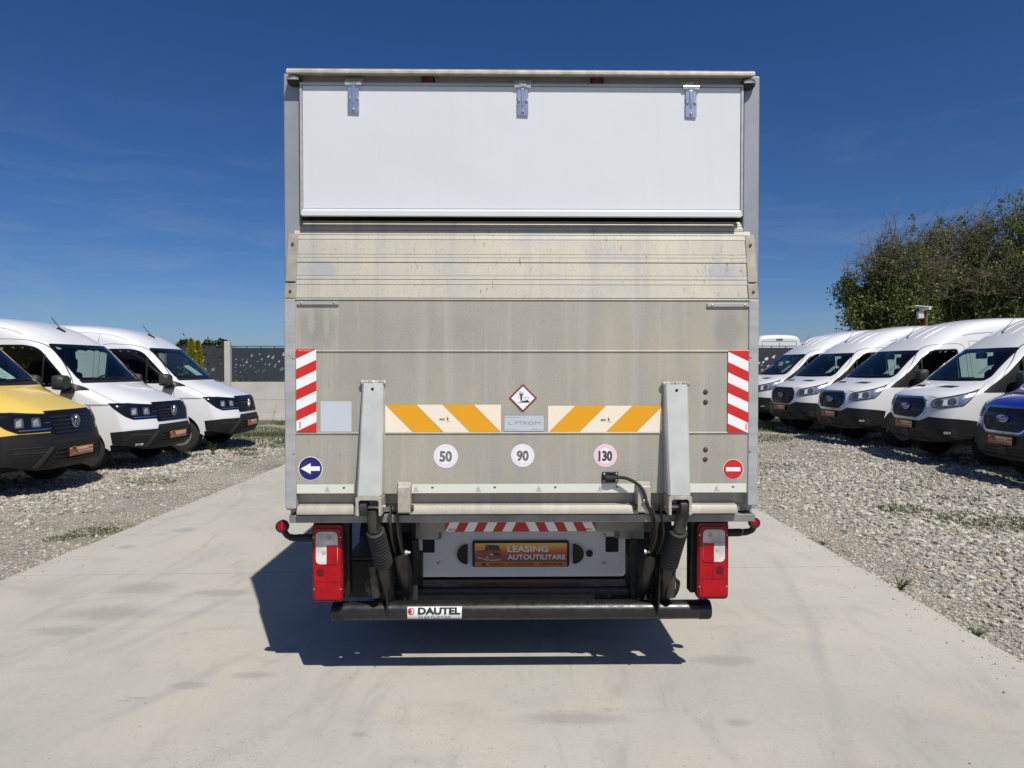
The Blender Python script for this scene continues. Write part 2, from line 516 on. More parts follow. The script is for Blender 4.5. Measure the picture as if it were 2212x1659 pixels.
def m_concrete_pad():
    t = NT('concrete_pavement')
    v = t.coord(which='Object')
    big = t.noise(v, 0.55, 6, 0.62, 0.3)
    base = t.ramp(big, [(0.25, (0.35, 0.341, 0.315)), (0.5, (0.425, 0.411, 0.372)), (0.75, (0.475, 0.453, 0.405))])
    warm = t.noise(t.coord(loc=(11, 4, 2)), 1.7, 5, 0.6)
    base = t.mix(t.ramp(warm, [(0.45, 0.0), (0.70, 0.5)]), base, (0.49, 0.44, 0.365))
    # brushed / tyre drag marks: streaks running obliquely
    st = t.noise(t.coord((2.6, 0.8, 1), (0, 0, R(38))), 1.3, 8, 0.7, 1.2)
    base = t.mix(t.ramp(st, [(0.53, 0.0), (0.68, 0.42)]), base, (0.265, 0.258, 0.245))
    st2 = t.noise(t.coord((0.8, 2.4, 1), (0, 0, R(-14)), loc=(3, 8, 0)), 1.2, 8, 0.68, 1.0)
    base = t.mix(t.ramp(st2, [(0.53, 0.0), (0.70, 0.34)]), base, (0.29, 0.278, 0.255))
    # scuffed dark patches
    pa = t.noise(t.coord((1.2, 2.6, 1), (0, 0, R(30)), loc=(2.3, 1.1, 0)), 1.15, 7, 0.7, 0.4)
    base = t.mix(t.ramp(pa, [(0.655, 0.0), (0.69, 0.6)]), base, (0.20, 0.197, 0.195))
    # rubber scuffs left by turning tyres
    for (sx_, sy_, rx_, ry_) in [(-1.33, 3.56, 0.17, 0.069), (-3.2, 6.79, 0.18, 0.144), (-3.41, 6.14, 0.12, 0.118), (-2.65, 4.98, 0.4, 0.23), (-2.06, 4.88, 0.3, 0.131), (-0.67, 2.98, 0.06, 0.034), (-1.61, 3.44, 0.14, 0.066), (-2.61, 4.47, 0.45, 0.206), (0.97, 3.09, 0.09, 0.059), (1.09, 3.76, 0.25, 0.116), (0.25, 3.12, 0.35, 0.096), (-2.7, 4.16, 0.3, 0.128)]:
        m = t.coord((1 / rx_, 1 / ry_, 0), loc=(-sx_ / rx_, -sy_ / ry_, 0))
        ln = t.n('ShaderNodeVectorMath', operation='LENGTH')
        t.l(m, ln.inputs[0])
        d = t.mix(1.0, ln.outputs['Value'], t.noise(t.coord((1, 3.2, 1), (0, 0, R(24))), 5, 7, .75, .6), 'ADD')
        base = t.mix(t.ramp(t.mix(1.0, d, 0.5, 'MULTIPLY'), [(0.42, 0.5), (0.66, 0.0)]), base, (0.235, 0.23, 0.225))
    # long curved wheel tracks
    wv = t.n('ShaderNodeTexWave', wave_type='RINGS', rings_direction='Z')
    wv.inputs['Scale'].default_value = 0.42
    wv.inputs['Distortion'].default_value = 1.4
    wv.inputs['Detail'].default_value = 3
    t.l(t.coord(loc=(9.5, -7.0, 0)), wv.inputs['Vector'])
    wm = t.mix(1.0, t.ramp(wv.outputs['Fac'], [(0.95, 0.0), (1.0, 0.45)]), t.ramp(t.noise(v, 0.8, 4), [(0.45, 0.0), (0.65, 1.0)]), 'MULTIPLY')
    base = t.mix(wm, base, (0.29, 0.283, 0.272))
    # sand grain and exposed dark grit
    g = t.noise(v, 95, 4, 0.75)
    base = t.mix(t.ramp(g, [(0.32, 0.35), (0.5, 0.0)]), base, (0.27, 0.26, 0.24))
    base = t.mix(t.ramp(g, [(0.58, 0.0), (0.75, 0.4)]), base, (0.56, 0.54, 0.50))
    vo = t.n('ShaderNodeTexVoronoi')
    vo.inputs['Scale'].default_value = 42
    t.l(v, vo.inputs['Vector'])
    vm = t.mix(1.0, t.ramp(vo.outputs['Distance'], [(0.08, 1.0), (0.17, 0.0)]), t.ramp(t.noise(v, 1.3, 4), [(0.50, 0.0), (0.68, 1.0)]), 'MULTIPLY')
    base = t.mix(vm, base, (0.12, 0.118, 0.115))
    gm = t.noise(t.coord(loc=(9, 1, 0)), 34, 5, 0.72)
    base = t.mix(t.ramp(gm, [(0.30, 0.55), (0.42, 0.0)]), base, (0.25, 0.24, 0.215))
    base = t.mix(t.ramp(gm, [(0.60, 0.0), (0.72, 0.35)]), base, (0.53, 0.505, 0.45))
    v2 = t.n('ShaderNodeTexVoronoi')
    v2.inputs['Scale'].default_value = 15
    t.l(v, v2.inputs['Vector'])
    base = t.mix(t.ramp(v2.outputs['Distance'], [(0.035, 0.8), (0.075, 0.0)]), base, (0.15, 0.145, 0.135))
    t.l(base, t.p.inputs['Base Color'])
    t.p.inputs['Roughness'].default_value = 0.82
    t.p.inputs['Specular IOR Level'].default_value = 0.3
    h = t.mix(0.5, g, t.noise(v, 24, 5, 0.6), 'ADD')
    t.bump(h, 0.22, 0.006)
    return t.mat
M['pad'] = m_concrete_pad()

STONE_RAMP = [(0.0, (0.17, 0.163, 0.148)), (0.14, (0.36, 0.342, 0.30)), (0.28, (0.27, 0.275, 0.275)), (0.44, (0.49, 0.455, 0.38)),
              (0.58, (0.55, 0.525, 0.465)), (0.70, (0.40, 0.31, 0.215)), (0.83, (0.33, 0.325, 0.30)), (1.0, (0.66, 0.635, 0.575))]
def m_ground():
    t = NT('gravel_ground')
    v = t.coord()
    vo = t.n('ShaderNodeTexVoronoi')
    vo.inputs['Scale'].default_value = 46
    t.l(v, vo.inputs['Vector'])
    sep = t.n('ShaderNodeSeparateColor')
    t.l(vo.outputs['Color'], sep.inputs[0])
    cells = t.ramp(sep.outputs[0], STONE_RAMP)
    cells = t.mix(t.ramp(vo.outputs['Distance'], [(0.22, 0.0), (0.62, 0.85)]), cells, (0.11, 0.10, 0.085))
    dirt_n = t.noise(v, 40, 6, 0.7)
    dirt = t.ramp(dirt_n, [(0.3, (0.235, 0.214, 0.17)), (0.7, (0.44, 0.40, 0.325))])
    msk = t.noise(t.coord(loc=(4, 7, 0)), 0.9, 6, 0.65)
    base = t.mix(t.ramp(msk, [(0.43, 0.15), (0.60, 0.8)]), cells, dirt)
    # moist / mossy dark patches
    ms = t.noise(t.coord(loc=(-3, 2, 5)), 0.75, 6, 0.66)
    base = t.mix(t.ramp(ms, [(0.55, 0.0), (0.66, 0.7)]), base, (0.115, 0.115, 0.05))
    # beyond the yard the gravel turns into rough grass
    geo = t.n('ShaderNodeNewGeometry')
    sx = t.n('ShaderNodeSeparateXYZ')
    t.l(geo.outputs['Position'], sx.inputs[0])
    far = t.n('ShaderNodeMapRange')
    far.inputs['From Min'].default_value = 21.5
    far.inputs['From Max'].default_value = 23.5
    t.l(sx.outputs['Y'], far.inputs['Value'])
    gr = t.ramp(t.noise(v, 3.0, 6, 0.7), [(0.3, (0.07, 0.085, 0.028)), (0.7, (0.20, 0.19, 0.075))])
    base = t.mix(far.outputs[0], base, gr)
    t.l(base, t.p.inputs['Base Color'])
    t.p.inputs['Roughness'].default_value = 0.9
    t.p.inputs['Specular IOR Level'].default_value = 0.2
    inv = t.ramp(vo.outputs['Distance'], [(0.0, 1.0), (0.8, 0.0)])
    t.bump(t.mix(0.5, inv, dirt_n, 'ADD'), 0.7, 0.012)
    return t.mat
M['ground'] = m_ground()
def m_stone(kind):
    t = NT('stone_' + kind)
    if kind == 'single':
        oi = t.n('ShaderNodeObjectInfo')
        fac = oi.outputs['Random']
    else:
        at = t.n('ShaderNodeAttribute', attribute_name='rnd')
        fac = at.outputs['Fac']
    c = t.ramp(fac, STONE_RAMP)
    f = t.noise(t.coord(), 45, 5, 0.65)
    c = t.mix(t.ramp(f, [(0.3, 0.55), (0.62, 0.0)]), c, (0.14, 0.13, 0.105))
    t.l(c, t.p.inputs['Base Color'])
    t.p.inputs['Roughness'].default_value = 0.8
    t.p.inputs['Specular IOR Level'].default_value = 0.3
    t.bump(f, 0.25, 0.004)
    return t.mat
M['stone'] = m_stone('single')
M['stones'] = m_stone('mass')

def m_leaf(name, lo, hi, trans=0.35):
    t = NT(name)
    at = t.n('ShaderNodeAttribute', attribute_name='rnd')
    c = t.ramp(at.outputs['Fac'], [(0.0, lo), (1.0, hi)])
    t.l(c, t.p.inputs['Base Color'])
    t.p.inputs['Roughness'].default_value = 0.45
    tl = t.n('ShaderNodeBsdfTranslucent')
    t.l(c, tl.inputs['Color'])
    ms = t.n('ShaderNodeMixShader')
    ms.inputs[0].default_value = trans
    t.l(t.p.outputs[0], ms.inputs[1])
    t.l(tl.outputs[0], ms.inputs[2])
    t.l(ms.outputs[0], t.out.inputs['Surface'])
    return t.mat
M['leaf'] = m_leaf('leaf', (0.046, 0.078, 0.019), (0.225, 0.265, 0.072), 0.4)
M['leaf_far'] = m_leaf('leaf_far', (0.030, 0.045, 0.022), (0.060, 0.080, 0.035))
M['leaf_gold'] = m_leaf('leaf_gold', (0.17, 0.19, 0.015), (0.46, 0.42, 0.03))
M['grass'] = m_leaf('grass', (0.035, 0.065, 0.012), (0.13, 0.15, 0.04))
M['bark'] = simple('bark', (0.13, 0.105, 0.08), 0.9, var=0.35, scale=14, bump=0.5)
M['twig'] = simple('twig', (0.135, 0.115, 0.075), 0.9, var=0.3, scale=9)
def m_wall():
    t = NT('precast_concrete')
    v = t.coord(which='Object')
    f = t.noise(v, 1.4, 6, 0.65)
    base = t.ramp(f, [(0.3, (0.40, 0.39, 0.36)), (0.7, (0.53, 0.515, 0.475))])
    s1 = t.noise(t.coord((3.5, 1, 1.2)), 1.1, 7, 0.7)
    base = t.mix(t.ramp(s1, [(0.60, 0.0), (0.70, 0.55)]), base, (0.22, 0.22, 0.21))
    p = t.noise(v, 55, 3, 0.7)
    base = t.mix(t.ramp(p, [(0.30, 0.6), (0.42, 0.0)]), base, (0.24, 0.235, 0.22))
    t.l(base, t.p.inputs['Base Color'])
    t.p.inputs['Roughness'].default_value = 0.88
    t.bump(p, 0.25, 0.006)
    return t.mat
M['wall'] = m_wall()
M['anthracite'] = simple('anthracite', (0.032, 0.037, 0.048), 0.5, var=0.12, scale=2)
M['lamp_white'] = simple('lamp_white', (0.72, 0.74, 0.76), 0.4, var=0.05)
M['solar'] = simple('solar_cell', (0.012, 0.018, 0.05), 0.15, var=0.2, scale=20)
M['led'] = simple('led_panel', (0.55, 0.55, 0.36), 0.4, var=0.1, scale=40)
M['hub_red'] = simple('red_reflector', (0.30, 0.01, 0.012), 0.2, var=0.2, coat=0.8)

# ------------------------------------------------------------------ text as flat polygons
_txt = {}
def text_poly(s, bold=0.0):
    key = (s, bold)
    if key in _txt:
        return _txt[key]
    cu = bpy.data.curves.new('t', 'FONT')
    cu.body = s
    cu.size = 1.0
    cu.resolution_u = 3
    cu.offset = bold
    cu.fill_mode = 'FRONT'
    ob = bpy.data.objects.new('t', cu)
    col.objects.link(ob)
    dg = bpy.context.evaluated_depsgraph_get()
    ev = ob.evaluated_get(dg)
    me = ev.to_mesh()
    v = [(p.co.x, p.co.y) for p in me.vertices]
    f = [tuple(p.vertices) for p in me.polygons]
    ev.to_mesh_clear()
    bpy.data.objects.remove(ob)
    bpy.data.curves.remove(cu)
    _txt[key] = (v, f)
    return _txt[key]

def circle(cx, cy, r, n=32, ry=None, a0=0, a1=360):
    ry = r if ry is None else ry
    full = abs(a1 - a0) >= 359.9
    k = n if full else n + 1
    return [(cx + r * math.cos(R(a0 + (a1 - a0) * i / n)), cy + ry * math.sin(R(a0 + (a1 - a0) * i / n))) for i in range(k)]

def rrect(x0, x1, z0, z1, r, n=5):
    p = []
    for cx, cz, a in ((x1 - r, z1 - r, 0), (x0 + r, z1 - r, 90), (x0 + r, z0 + r, 180), (x1 - r, z0 + r, 270)):
        p += [(cx + r * math.cos(R(a + 90 * i / n)), cz + r * math.sin(R(a + 90 * i / n))) for i in range(n + 1)]
    return p

class Sticker:
    """flat print built of coloured polygons; fn(u, v, layer) maps sheet coordinates to 3-D"""
    def __init__(s, fn):
        s.fn = fn
        s.mb = MB()
    def poly(s, pts, c, layer=0):
        tri = tessellate_polygon([[Vector((p[0], p[1], 0)) for p in pts]])
        s.mb.add([s.fn(p[0], p[1], layer) for p in pts], [t for t in tri], 0, c)
    def clip(s, pts, x0, x1, z0, z1):
        def cut(P, ax, lim, keep_less):
            o = []
            for i in range(len(P)):
                a, b = P[i], P[(i + 1) % len(P)]
                ia = (a[ax] <= lim) if keep_less else (a[ax] >= lim)
                ib = (b[ax] <= lim) if keep_less else (b[ax] >= lim)
                if ia: o.append(a)
                if ia != ib:
                    t = (lim - a[ax]) / (b[ax] - a[ax])
                    o.append((a[0] + t * (b[0] - a[0]), a[1] + t * (b[1] - a[1])))
            return o
        P = list(pts)
        for ax, lim, kl in ((0, x0, False), (0, x1, True), (1, z0, False), (1, z1, True)):
            P = cut(P, ax, lim, kl)
            if len(P) < 3:
                return []
        return P
    def stripes(s, x0, x1, z0, z1, c, pitch, width, slope, off, layer=1):
        """bands that cross the sheet; slope = dz per dx (or dx per dz when tuple)"""
        if isinstance(slope, tuple):
            k = slope[0]
            for i in range(-8, 16):
                a = x0 + off + i * pitch
                q = s.clip([(a, z0), (a + width, z0), (a + width + k * (z1 - z0), z1), (a + k * (z1 - z0), z1)], x0, x1, z0, z1)
                if len(q) >= 3: s.poly(q, c, layer)
        else:
            for i in range(-12, 16):
                a = z0 + off + i * pitch
                q = s.clip([(x0, a), (x1, a + slope * (x1 - x0)), (x1, a + slope * (x1 - x0) + width), (x0, a + width)], x0, x1, z0, z1)
                if len(q) >= 3: s.poly(q, c, layer)
    def text(s, t, x, z, h, c, layer=2, bold=0.0, w=None, sx=1.0, shear=0.0, align='L', rot=0.0, fat=0.0):
        v, f = text_poly(t, bold)
        if not v: return
        xs = [p[0] for p in v]
        ys = [p[1] for p in v]
        k = h / 0.69
        kx = k * sx
        wid = (max(xs) - min(xs))
        if w is not None:
            kx = w / wid
        ox = -min(xs) * kx
        tw = wid * kx
        if align == 'C': ox -= tw / 2
        ca, sa = math.cos(rot), math.sin(rot)
        P = []
        for a, b in v:
            u = a * kx + ox + shear * b * k
            q = b * k
            P.append(s.fn(x + u * ca - q * sa, z + u * sa + q * ca, layer))
        s.mb.add(P, f, 0, c)
        if fat:
            for dx, dz in ((fat, 0), (-fat, 0), (0, fat * .5), (0, -fat * .5)):
                s.text(t, x + dx, z + dz, h, c, layer, bold, w, sx, shear, align, rot)
    def grad(s, x0, x1, stops, layer=0):
        for (za, ca), (zb, cb) in zip(stops[:-1], stops[1:]):
            s.mb.add([s.fn(x0, za, layer), s.fn(x1, za, layer), s.fn(x1, zb, layer), s.fn(x0, zb, layer)], [(0, 1, 2, 3)], 0, [ca, ca, cb, cb])
    def build(s, name, parent):
        return s.mb.build(name, M['print'], parent, smooth_angle=0, recalc=False)

WHITE, BLACK = (0.80, 0.81, 0.82), (0.012, 0.012, 0.013)
RED, ORANGE, CREAM = hexc('#c8201e'), (0.72, 0.33, 0.004), (0.80, 0.72, 0.58)

def van_picto(st, x, z, k, lay, line, fillc, glass):
    """little delivery van drawing, k = width"""
    P = lambda pts: [(x + a * k, z + b * k) for a, b in pts]
    st.poly(P([(0.02, .16), (0.02, .42), (.33, .46), (.36, .66), (.85, .64), (.98, .42), (1.0, .12), (.9, .03), (.45, .02), (.4, .10)]), fillc, lay)
    st.poly(P([(.44, .62), (.84, .60), (.93, .43), (.52, .42)]), glass, lay + 1)
    st.poly(P([(.36, .60), (.41, .58), (.47, .42), (.38, .40)]), glass, lay + 1)
    st.poly(P([(.68, .30), (.95, .30), (.94, .20), (.70, .20)]), glass, lay + 1)
    st.poly(P([(.52, .31), (.66, .26), (.66, .21), (.56, .23)]), line, lay + 1)
    st.poly(P(circle(.42, .09, .055, 14, .085)), line, lay + 1)
    st.poly(P(circle(.42, .09, .03, 12, .05)), glass, lay + 2)
    st.poly(P([(.03, .16), (.38, .05), (.38, .02), (.03, .12)]), line, lay + 1)
    st.poly(P([(.5, .03), (1.0, .05), (1.0, .02), (.5, -.005)]), line, lay + 1)
    st.poly(P([(.0, .44), (.33, .48), (.33, .455), (.0, .415)]), line, lay + 1)
    st.poly(P([(.36, .68), (.86, .66), (.86, .635), (.36, .655)]), line, lay + 1)

def plate_print(st, w, h, words, rear=False):
    """dealer plate: sunset gradient, van drawing, words; origin at centre"""
    G = [(-h / 2, (0.52, 0.16, 0.015)), (-h * .30, (0.52, 0.16, 0.015)), (-h * .30, (0.12, 0.055, 0.06)), (-h * .08, (0.26, 0.065, 0.06)),
         (h * .12, (0.52, 0.09, 0.03)), (h * .32, (0.72, 0.29, 0.025)), (h / 2, (0.80, 0.52, 0.05))]
    st.grad(-w / 2, w / 2, G, 0)
    van_picto(st, -w * .48, -h * .25, w * .27, 1, (0.62, 0.56, 0.53), (0.30, 0.05, 0.03), BLACK)
    if len(words) == 2:
        st.text(words[0], -w * .145, h * .13, h * .25, WHITE, 2, .018, w=w * .44)
        st.text(words[1], -w * .145, -h * .20, h * .20, WHITE, 2, .018, w=w * .63)
    else:
        st.text(words[0], -w * .145, -h * .10, h * .34, WHITE, 2, .02, w=w * .62)
    if rear:
        van_picto(st, -w * .43, -h * .47, w * .045, 1, BLACK, BLACK, BLACK)
        st.text('LEASING', -w * .33, -h * .46, h * .105, BLACK, 2, .012, w=w * .15)
        st.text('AUTOUTILITARE', -w * .145, -h * .46, h * .105, BLACK, 2, .012, w=w * .28)
        st.text('0790 772 203', w * .235, -h * .46, h * .105, BLACK, 2, .014, w=w * .215)
        st.poly([(w * .20, -h * .46), (w * .215, -h * .46), (w * .22, -h * .40), (w * .208, -h * .36)], BLACK, 2)
    else:
        st.text('LEASING AUTOUTILITARE', -w * .40, -h * .45, h * .09, BLACK, 2, .01, w=w * .8)
# ================================================================== GROUND
PAD_L, PAD_R = -3.80, 2.69
def vnoise(x, y, s, seed=0):
    """cheap smooth pseudo noise, roughly -1..1"""
    return (np.sin(x * s * 1.7 + 1.3 * np.sin(y * s * 1.1 + seed) + seed) * np.cos(y * s * 1.3 + 1.1 * np.sin(x * s * .9 + 2 * seed)) +
            .5 * np.sin(x * s * 3.7 - y * s * 2.9 + seed * 3))/1.5
def ground_z(x, y):
    x = np.asarray(x, float); y = np.asarray(y, float)
    z = -0.035 + 0.012 * vnoise(x, y, 1.9, 1) + 0.018 * vnoise(x, y, 0.6, 4)
    t = np.clip((y - 9.5) / 7.5, 0, 1) * np.clip((x - 2.5) / 3.0, 0, 1)
    z = z + 0.10 * t * t * (3 - 2 * t)
    inside = np.minimum(x - PAD_L, PAD_R - x)          # under the slab the soil is lower
    z = z - 0.08 * np.clip((inside + 0.02) / 0.12, 0, 1)
    return z
def gz(x, y): return float(ground_z(x, y))

xs = np.concatenate([[-900, -400, -180, -80, -45, -28, -20], np.arange(-15, 15.01, 0.14), [20, 28, 45, 80, 180, 400, 900]])
ys = np.concatenate([[-300, -100, -40, -15, -8], np.arange(-4, 24.01, 0.14), [27, 32, 40, 60, 100, 200, 500, 1200]])
# keep grid lines tight along the edge of the slab
xs = np.unique(np.concatenate([xs, [PAD_L - .03, PAD_L + .02, PAD_L + .12, PAD_R - .12, PAD_R - .02, PAD_R + .03]]))
GX, GY = np.meshgrid(xs, ys)
GZ = ground_z(GX, GY)
gv = np.stack([GX, GY, GZ], -1).reshape(-1, 3)
nx = len(xs)
gf = [(j * nx + i, j * nx + i + 1, (j + 1) * nx + i + 1, (j + 1) * nx + i) for j in range(len(ys) - 1) for i in range(nx - 1)]
ground = MB()
ground.v = [tuple(p) for p in gv]; ground.f = gf; ground.m = [0] * len(gf); ground.c = [None] * len(gf)
ground = ground.build('gravel_ground', M['ground'], smooth_angle=180, recalc=False)
tag(ground, kind='structure')

# concrete pavement: cast bays with open joints
pad = empty('concrete_pavement', (0, 0, 0))
tag(pad, kind='structure')
edges = [(-6.0, -6.0), (-0.9, -0.75), (5.28, 5.58), (11.4, 11.55), (17.5, 17.6), (24, 24)]
for (a0, b0), (a1, b1) in zip(edges[:-1], edges[1:]):
    mb = MB()
    g = 0.0045
    n = 44
    L = [(PAD_L + 0.012 * math.sin(7.3 * t + 2) * math.sin(2.9 * t) + rng.uniform(-.004, .004), t) for t in np.linspace(a0 + g, a1 - g, n)]
    Rr = [(PAD_R + 0.012 * math.sin(6.1 * t + 1) * math.cos(2.3 * t) + rng.uniform(-.004, .004), t) for t in np.linspace(b0 + g, b1 - g, n)]
    v, f = [], []
    for (lx, ly), (rx, ry) in zip(L, Rr):
        v += [(lx - .015, ly, -0.16), (lx, ly, -0.006), (lx + .01, ly, 0), (rx - .01, ry, 0), (rx, ry, -0.006), (rx + .015, ry, -0.16)]
    for i in range(n - 1):
        for k in range(5):
            f.append((i * 6 + k, i * 6 + k + 1, (i + 1) * 6 + k + 1, (i + 1) * 6 + k))
    f.append(tuple(range(5, -1, -1)))
    f.append(tuple((n - 1) * 6 + k for k in range(6)))
    mb.add(v, f)
    mb.build('slab', M['pad'], pad, smooth_angle=30)

# ------------------------------------------------------------------ loose stones
ICO_V, ICO_F = None, None
def ico():
    bm = bmesh.new()
    bmesh.ops.create_icosphere(bm, subdivisions=1, radius=1.0)
    v = np.array([p.co[:] for p in bm.verts])
    f = np.array([[q.index for q in p.verts] for p in bm.faces])
    bm.free()
    return v, f
ICO_V, ICO_F = ico()
def stone_shape(seed):
    r = np.random.default_rng(seed)
    v = ICO_V.copy()
    v *= (1 + r.uniform(-.28, .28, (len(v), 1)))
    v *= np.array([1.0, r.uniform(.55, .9), r.uniform(.38, .68)])
    return v
SHAPES = [stone_shape(i) for i in range(24)]

def sample_stones():
    P = []
    def region(n, x0, x1, y0, y1, s0, s1, dens):
        x = nrg.uniform(x0, x1, n); y = nrg.uniform(y0, y1, n)
        # nearer ground gets proportionally more of the samples
        keep = nrg.uniform(0, 1, n) < dens(x, y)
        x, y = x[keep], y[keep]
        s = s0 + (s1 - s0) * nrg.uniform(0, 1, len(x)) ** 1.7
        P.append(np.stack([x, y, s], -1))
    sm = lambda a, b, t: np.clip((t - a) / (b - a), 0, 1)
    # right yard: river stones starting a good metre from the slab
    def dr(x, y):
        base = sm(PAD_R + .25, PAD_R + .95, x + .22 * vnoise(x, y, 1.1, 3) - .015 * (y - 4))
        far = 1.0 - .55 * sm(9, 18, y)
        gr = 1 - .75 * sm(.15, .55, vnoise(x, y, .8, 9)) * sm(4.2, 5.5, x)
        dirt = 1 - .8 * sm(0.0, .5, vnoise(x, y, .5, 6)) * sm(10, 13, y)
        return base * far * gr * dirt
    region(88000, PAD_R + .25, 11.5, 2.2, 16.5, .011, .041, dr)
    # right fine gravel next to the slab
    region(42000, PAD_R + .01, PAD_R + 2.4, 2.2, 10.5, .006, .017, lambda x, y: (1 - .6 * sm(1.0, 2.1, x - PAD_R)) * (1 - .6 * sm(5, 10, y)))
    # left yard
    def dl(x, y):
        k = PAD_L - x
        base = sm(.9, 1.7, k + .35 * vnoise(x, y, .9, 5) - .45 * sm(8, 13, y) * -1)
        dirt = 1 - .92 * sm(-.5, .1, vnoise(x, y, .55, 2)) * (1 - sm(9.0, 11.0, y)) * (1 - sm(2.6, 3.4, k))
        return base * dirt
    region(30000, -9.5, PAD_L - .1, 4.5, 16.5, .012, .042, dl)
    region(42000, -8.0, PAD_L - .01, 4.8, 14.5, .006, .016, lambda x, y: .35 + .65 * sm(-.2, .5, vnoise(x, y, 1.3, 8)))
    return np.concatenate(P)
ST = sample_stones()
dist = np.hypot(ST[:, 0], ST[:, 1])
fx = np.abs(ST[:, 0] / ST[:, 1])
inview = fx < 0.745
app = np.where(inview, ST[:, 2] / dist, 0)
order = np.argsort(-app)
single = order[:300]
rest = order[300:]
rest = rest[inview[rest] | (nrg.uniform(0, 1, len(rest)) < .5)]
def stone_verts(sh, x, y, s, zoff=.3):
    a = nrg.uniform(0, 6.28)
    ca, sa = math.cos(a), math.sin(a)
    ti = nrg.uniform(-.5, .5)
    v = SHAPES[sh] * s
    v = np.stack([v[:, 0], v[:, 1] - ti * v[:, 2], v[:, 2] + ti * v[:, 1]], -1)
    return np.stack([v[:, 0] * ca - v[:, 1] * sa + x, v[:, 0] * sa + v[:, 1] * ca + y, v[:, 2]], -1)
ST_Z = ground_z(ST[:, 0], ST[:, 1])
OCT_V = np.array([(1, 0, 0), (-1, 0, 0), (0, 1, 0), (0, -1, 0), (0, 0, 1), (0, 0, -1)], float)
OCT_F = np.array([(0, 2, 4), (2, 1, 4), (1, 3, 4), (3, 0, 4), (2, 0, 5), (1, 2, 5), (3, 1, 5), (0, 3, 5)])
V, F, RN = [], [], []
off = 0
for k, i in enumerate(rest):
    x, y, s = ST[i]
    if s < .0135 or s / dist[i] < .0017:          # the finest grains need only eight faces
        sv = OCT_V * np.array([1, nrg.uniform(.6, .9), nrg.uniform(.45, .75)]) * (1 + nrg.uniform(-.25, .25, (6, 1))) * s * 1.1
        a = nrg.uniform(0, 6.28); ca, sa = math.cos(a), math.sin(a); ti = nrg.uniform(-.5, .5)
        sv = np.stack([sv[:, 0], sv[:, 1] - ti * sv[:, 2], sv[:, 2] + ti * sv[:, 1]], -1)
        w = np.stack([sv[:, 0] * ca - sv[:, 1] * sa + x, sv[:, 0] * sa + sv[:, 1] * ca + y, sv[:, 2]], -1)
        f = OCT_F
    else:
        w = stone_verts(int(nrg.integers(24)), x, y, s)
        f = ICO_F
    w[:, 2] += ST_Z[i] + s * nrg.uniform(.05, .4)
    V.append(w); F.append(f + off); off += len(w)
    RN.append(np.full(len(w), nrg.uniform()))
V = np.concatenate(V).astype(np.float32); F = np.concatenate(F).astype(np.int32); RN = np.concatenate(RN).astype(np.float32)
def raw_mesh(name, V, F, mat, parent=None, rnd=None, smooth_it=True):
    me = bpy.data.meshes.new(name)
    n = F.shape[1]
    me.vertices.add(len(V)); me.vertices.foreach_set('co', np.ascontiguousarray(V, np.float32).ravel())
    me.loops.add(F.size); me.loops.foreach_set('vertex_index', np.ascontiguousarray(F, np.int32).ravel())
    me.polygons.add(len(F)); me.polygons.foreach_set('loop_start', np.arange(0, F.size, n, dtype=np.int32))
    me.polygons.foreach_set('loop_total', np.full(len(F), n, np.int32))
    me.polygons.foreach_set('use_smooth', np.full(len(F), smooth_it))
    if rnd is not None:
        a = me.attributes.new('rnd', 'FLOAT', 'POINT'); a.data.foreach_set('value', np.ascontiguousarray(rnd, np.float32))
    me.materials.append(mat)
    me.update(calc_edges=True)
    o = bpy.data.objects.new(name, me); col.objects.link(o); o.parent = parent
    return o
tag(raw_mesh('stone_cover', V, F, M['stones'], ground, RN, smooth_it=False), kind='stuff')
stone_meshes = []
for k in range(24):
    me = bpy.data.meshes.new('stone')
    me.from_pydata([tuple(p) for p in SHAPES[k]], [], [tuple(int(q) for q in t) for t in ICO_F])
    me.materials.append(M['stone'])
    stone_meshes.append(me)
for i in single:
    x, y, s = ST[i]
    o = bpy.data.objects.new('stone', stone_meshes[rng.randrange(24)])
    o.location = (x, y, ST_Z[i] + s * .24)
    o.scale = (s, s, s)
    o.rotation_euler = (rng.uniform(-.25, .25), rng.uniform(-.25, .25), rng.uniform(0, 6.28))
    o.parent = ground
    col.objects.link(o)

# loose grit lying on the concrete
GV, GF, GR = [], [], []
for k in range(620):
    y = 1.6 + 8 * nrg.uniform() ** 1.3; x = nrg.uniform(max(PAD_L, -.8 * y), min(PAD_R, .8 * y)) * .97
    s = nrg.uniform(.002, .006)
    if k > 170:                                        # pebbles kicked onto the margins
        e = .02 + .35 * nrg.uniform() ** 2.5
        if k % 2: x, y = PAD_R - e, nrg.uniform(3, 9)
        else: x, y = PAD_L + e, nrg.uniform(5, 13)
        s = nrg.uniform(.003, .010)
    w = stone_verts(int(nrg.integers(24)), x, y, s)
    w[:, 2] += s * .3
    GV.append(w); GF.append(ICO_F + len(ICO_V) * k); GR.append(np.full(len(ICO_V), nrg.uniform(0, .5) if k < 170 else nrg.uniform()))
tag(raw_mesh('grit', np.concatenate(GV), np.concatenate(GF), M['stones'], pad, np.concatenate(GR)), kind='stuff')

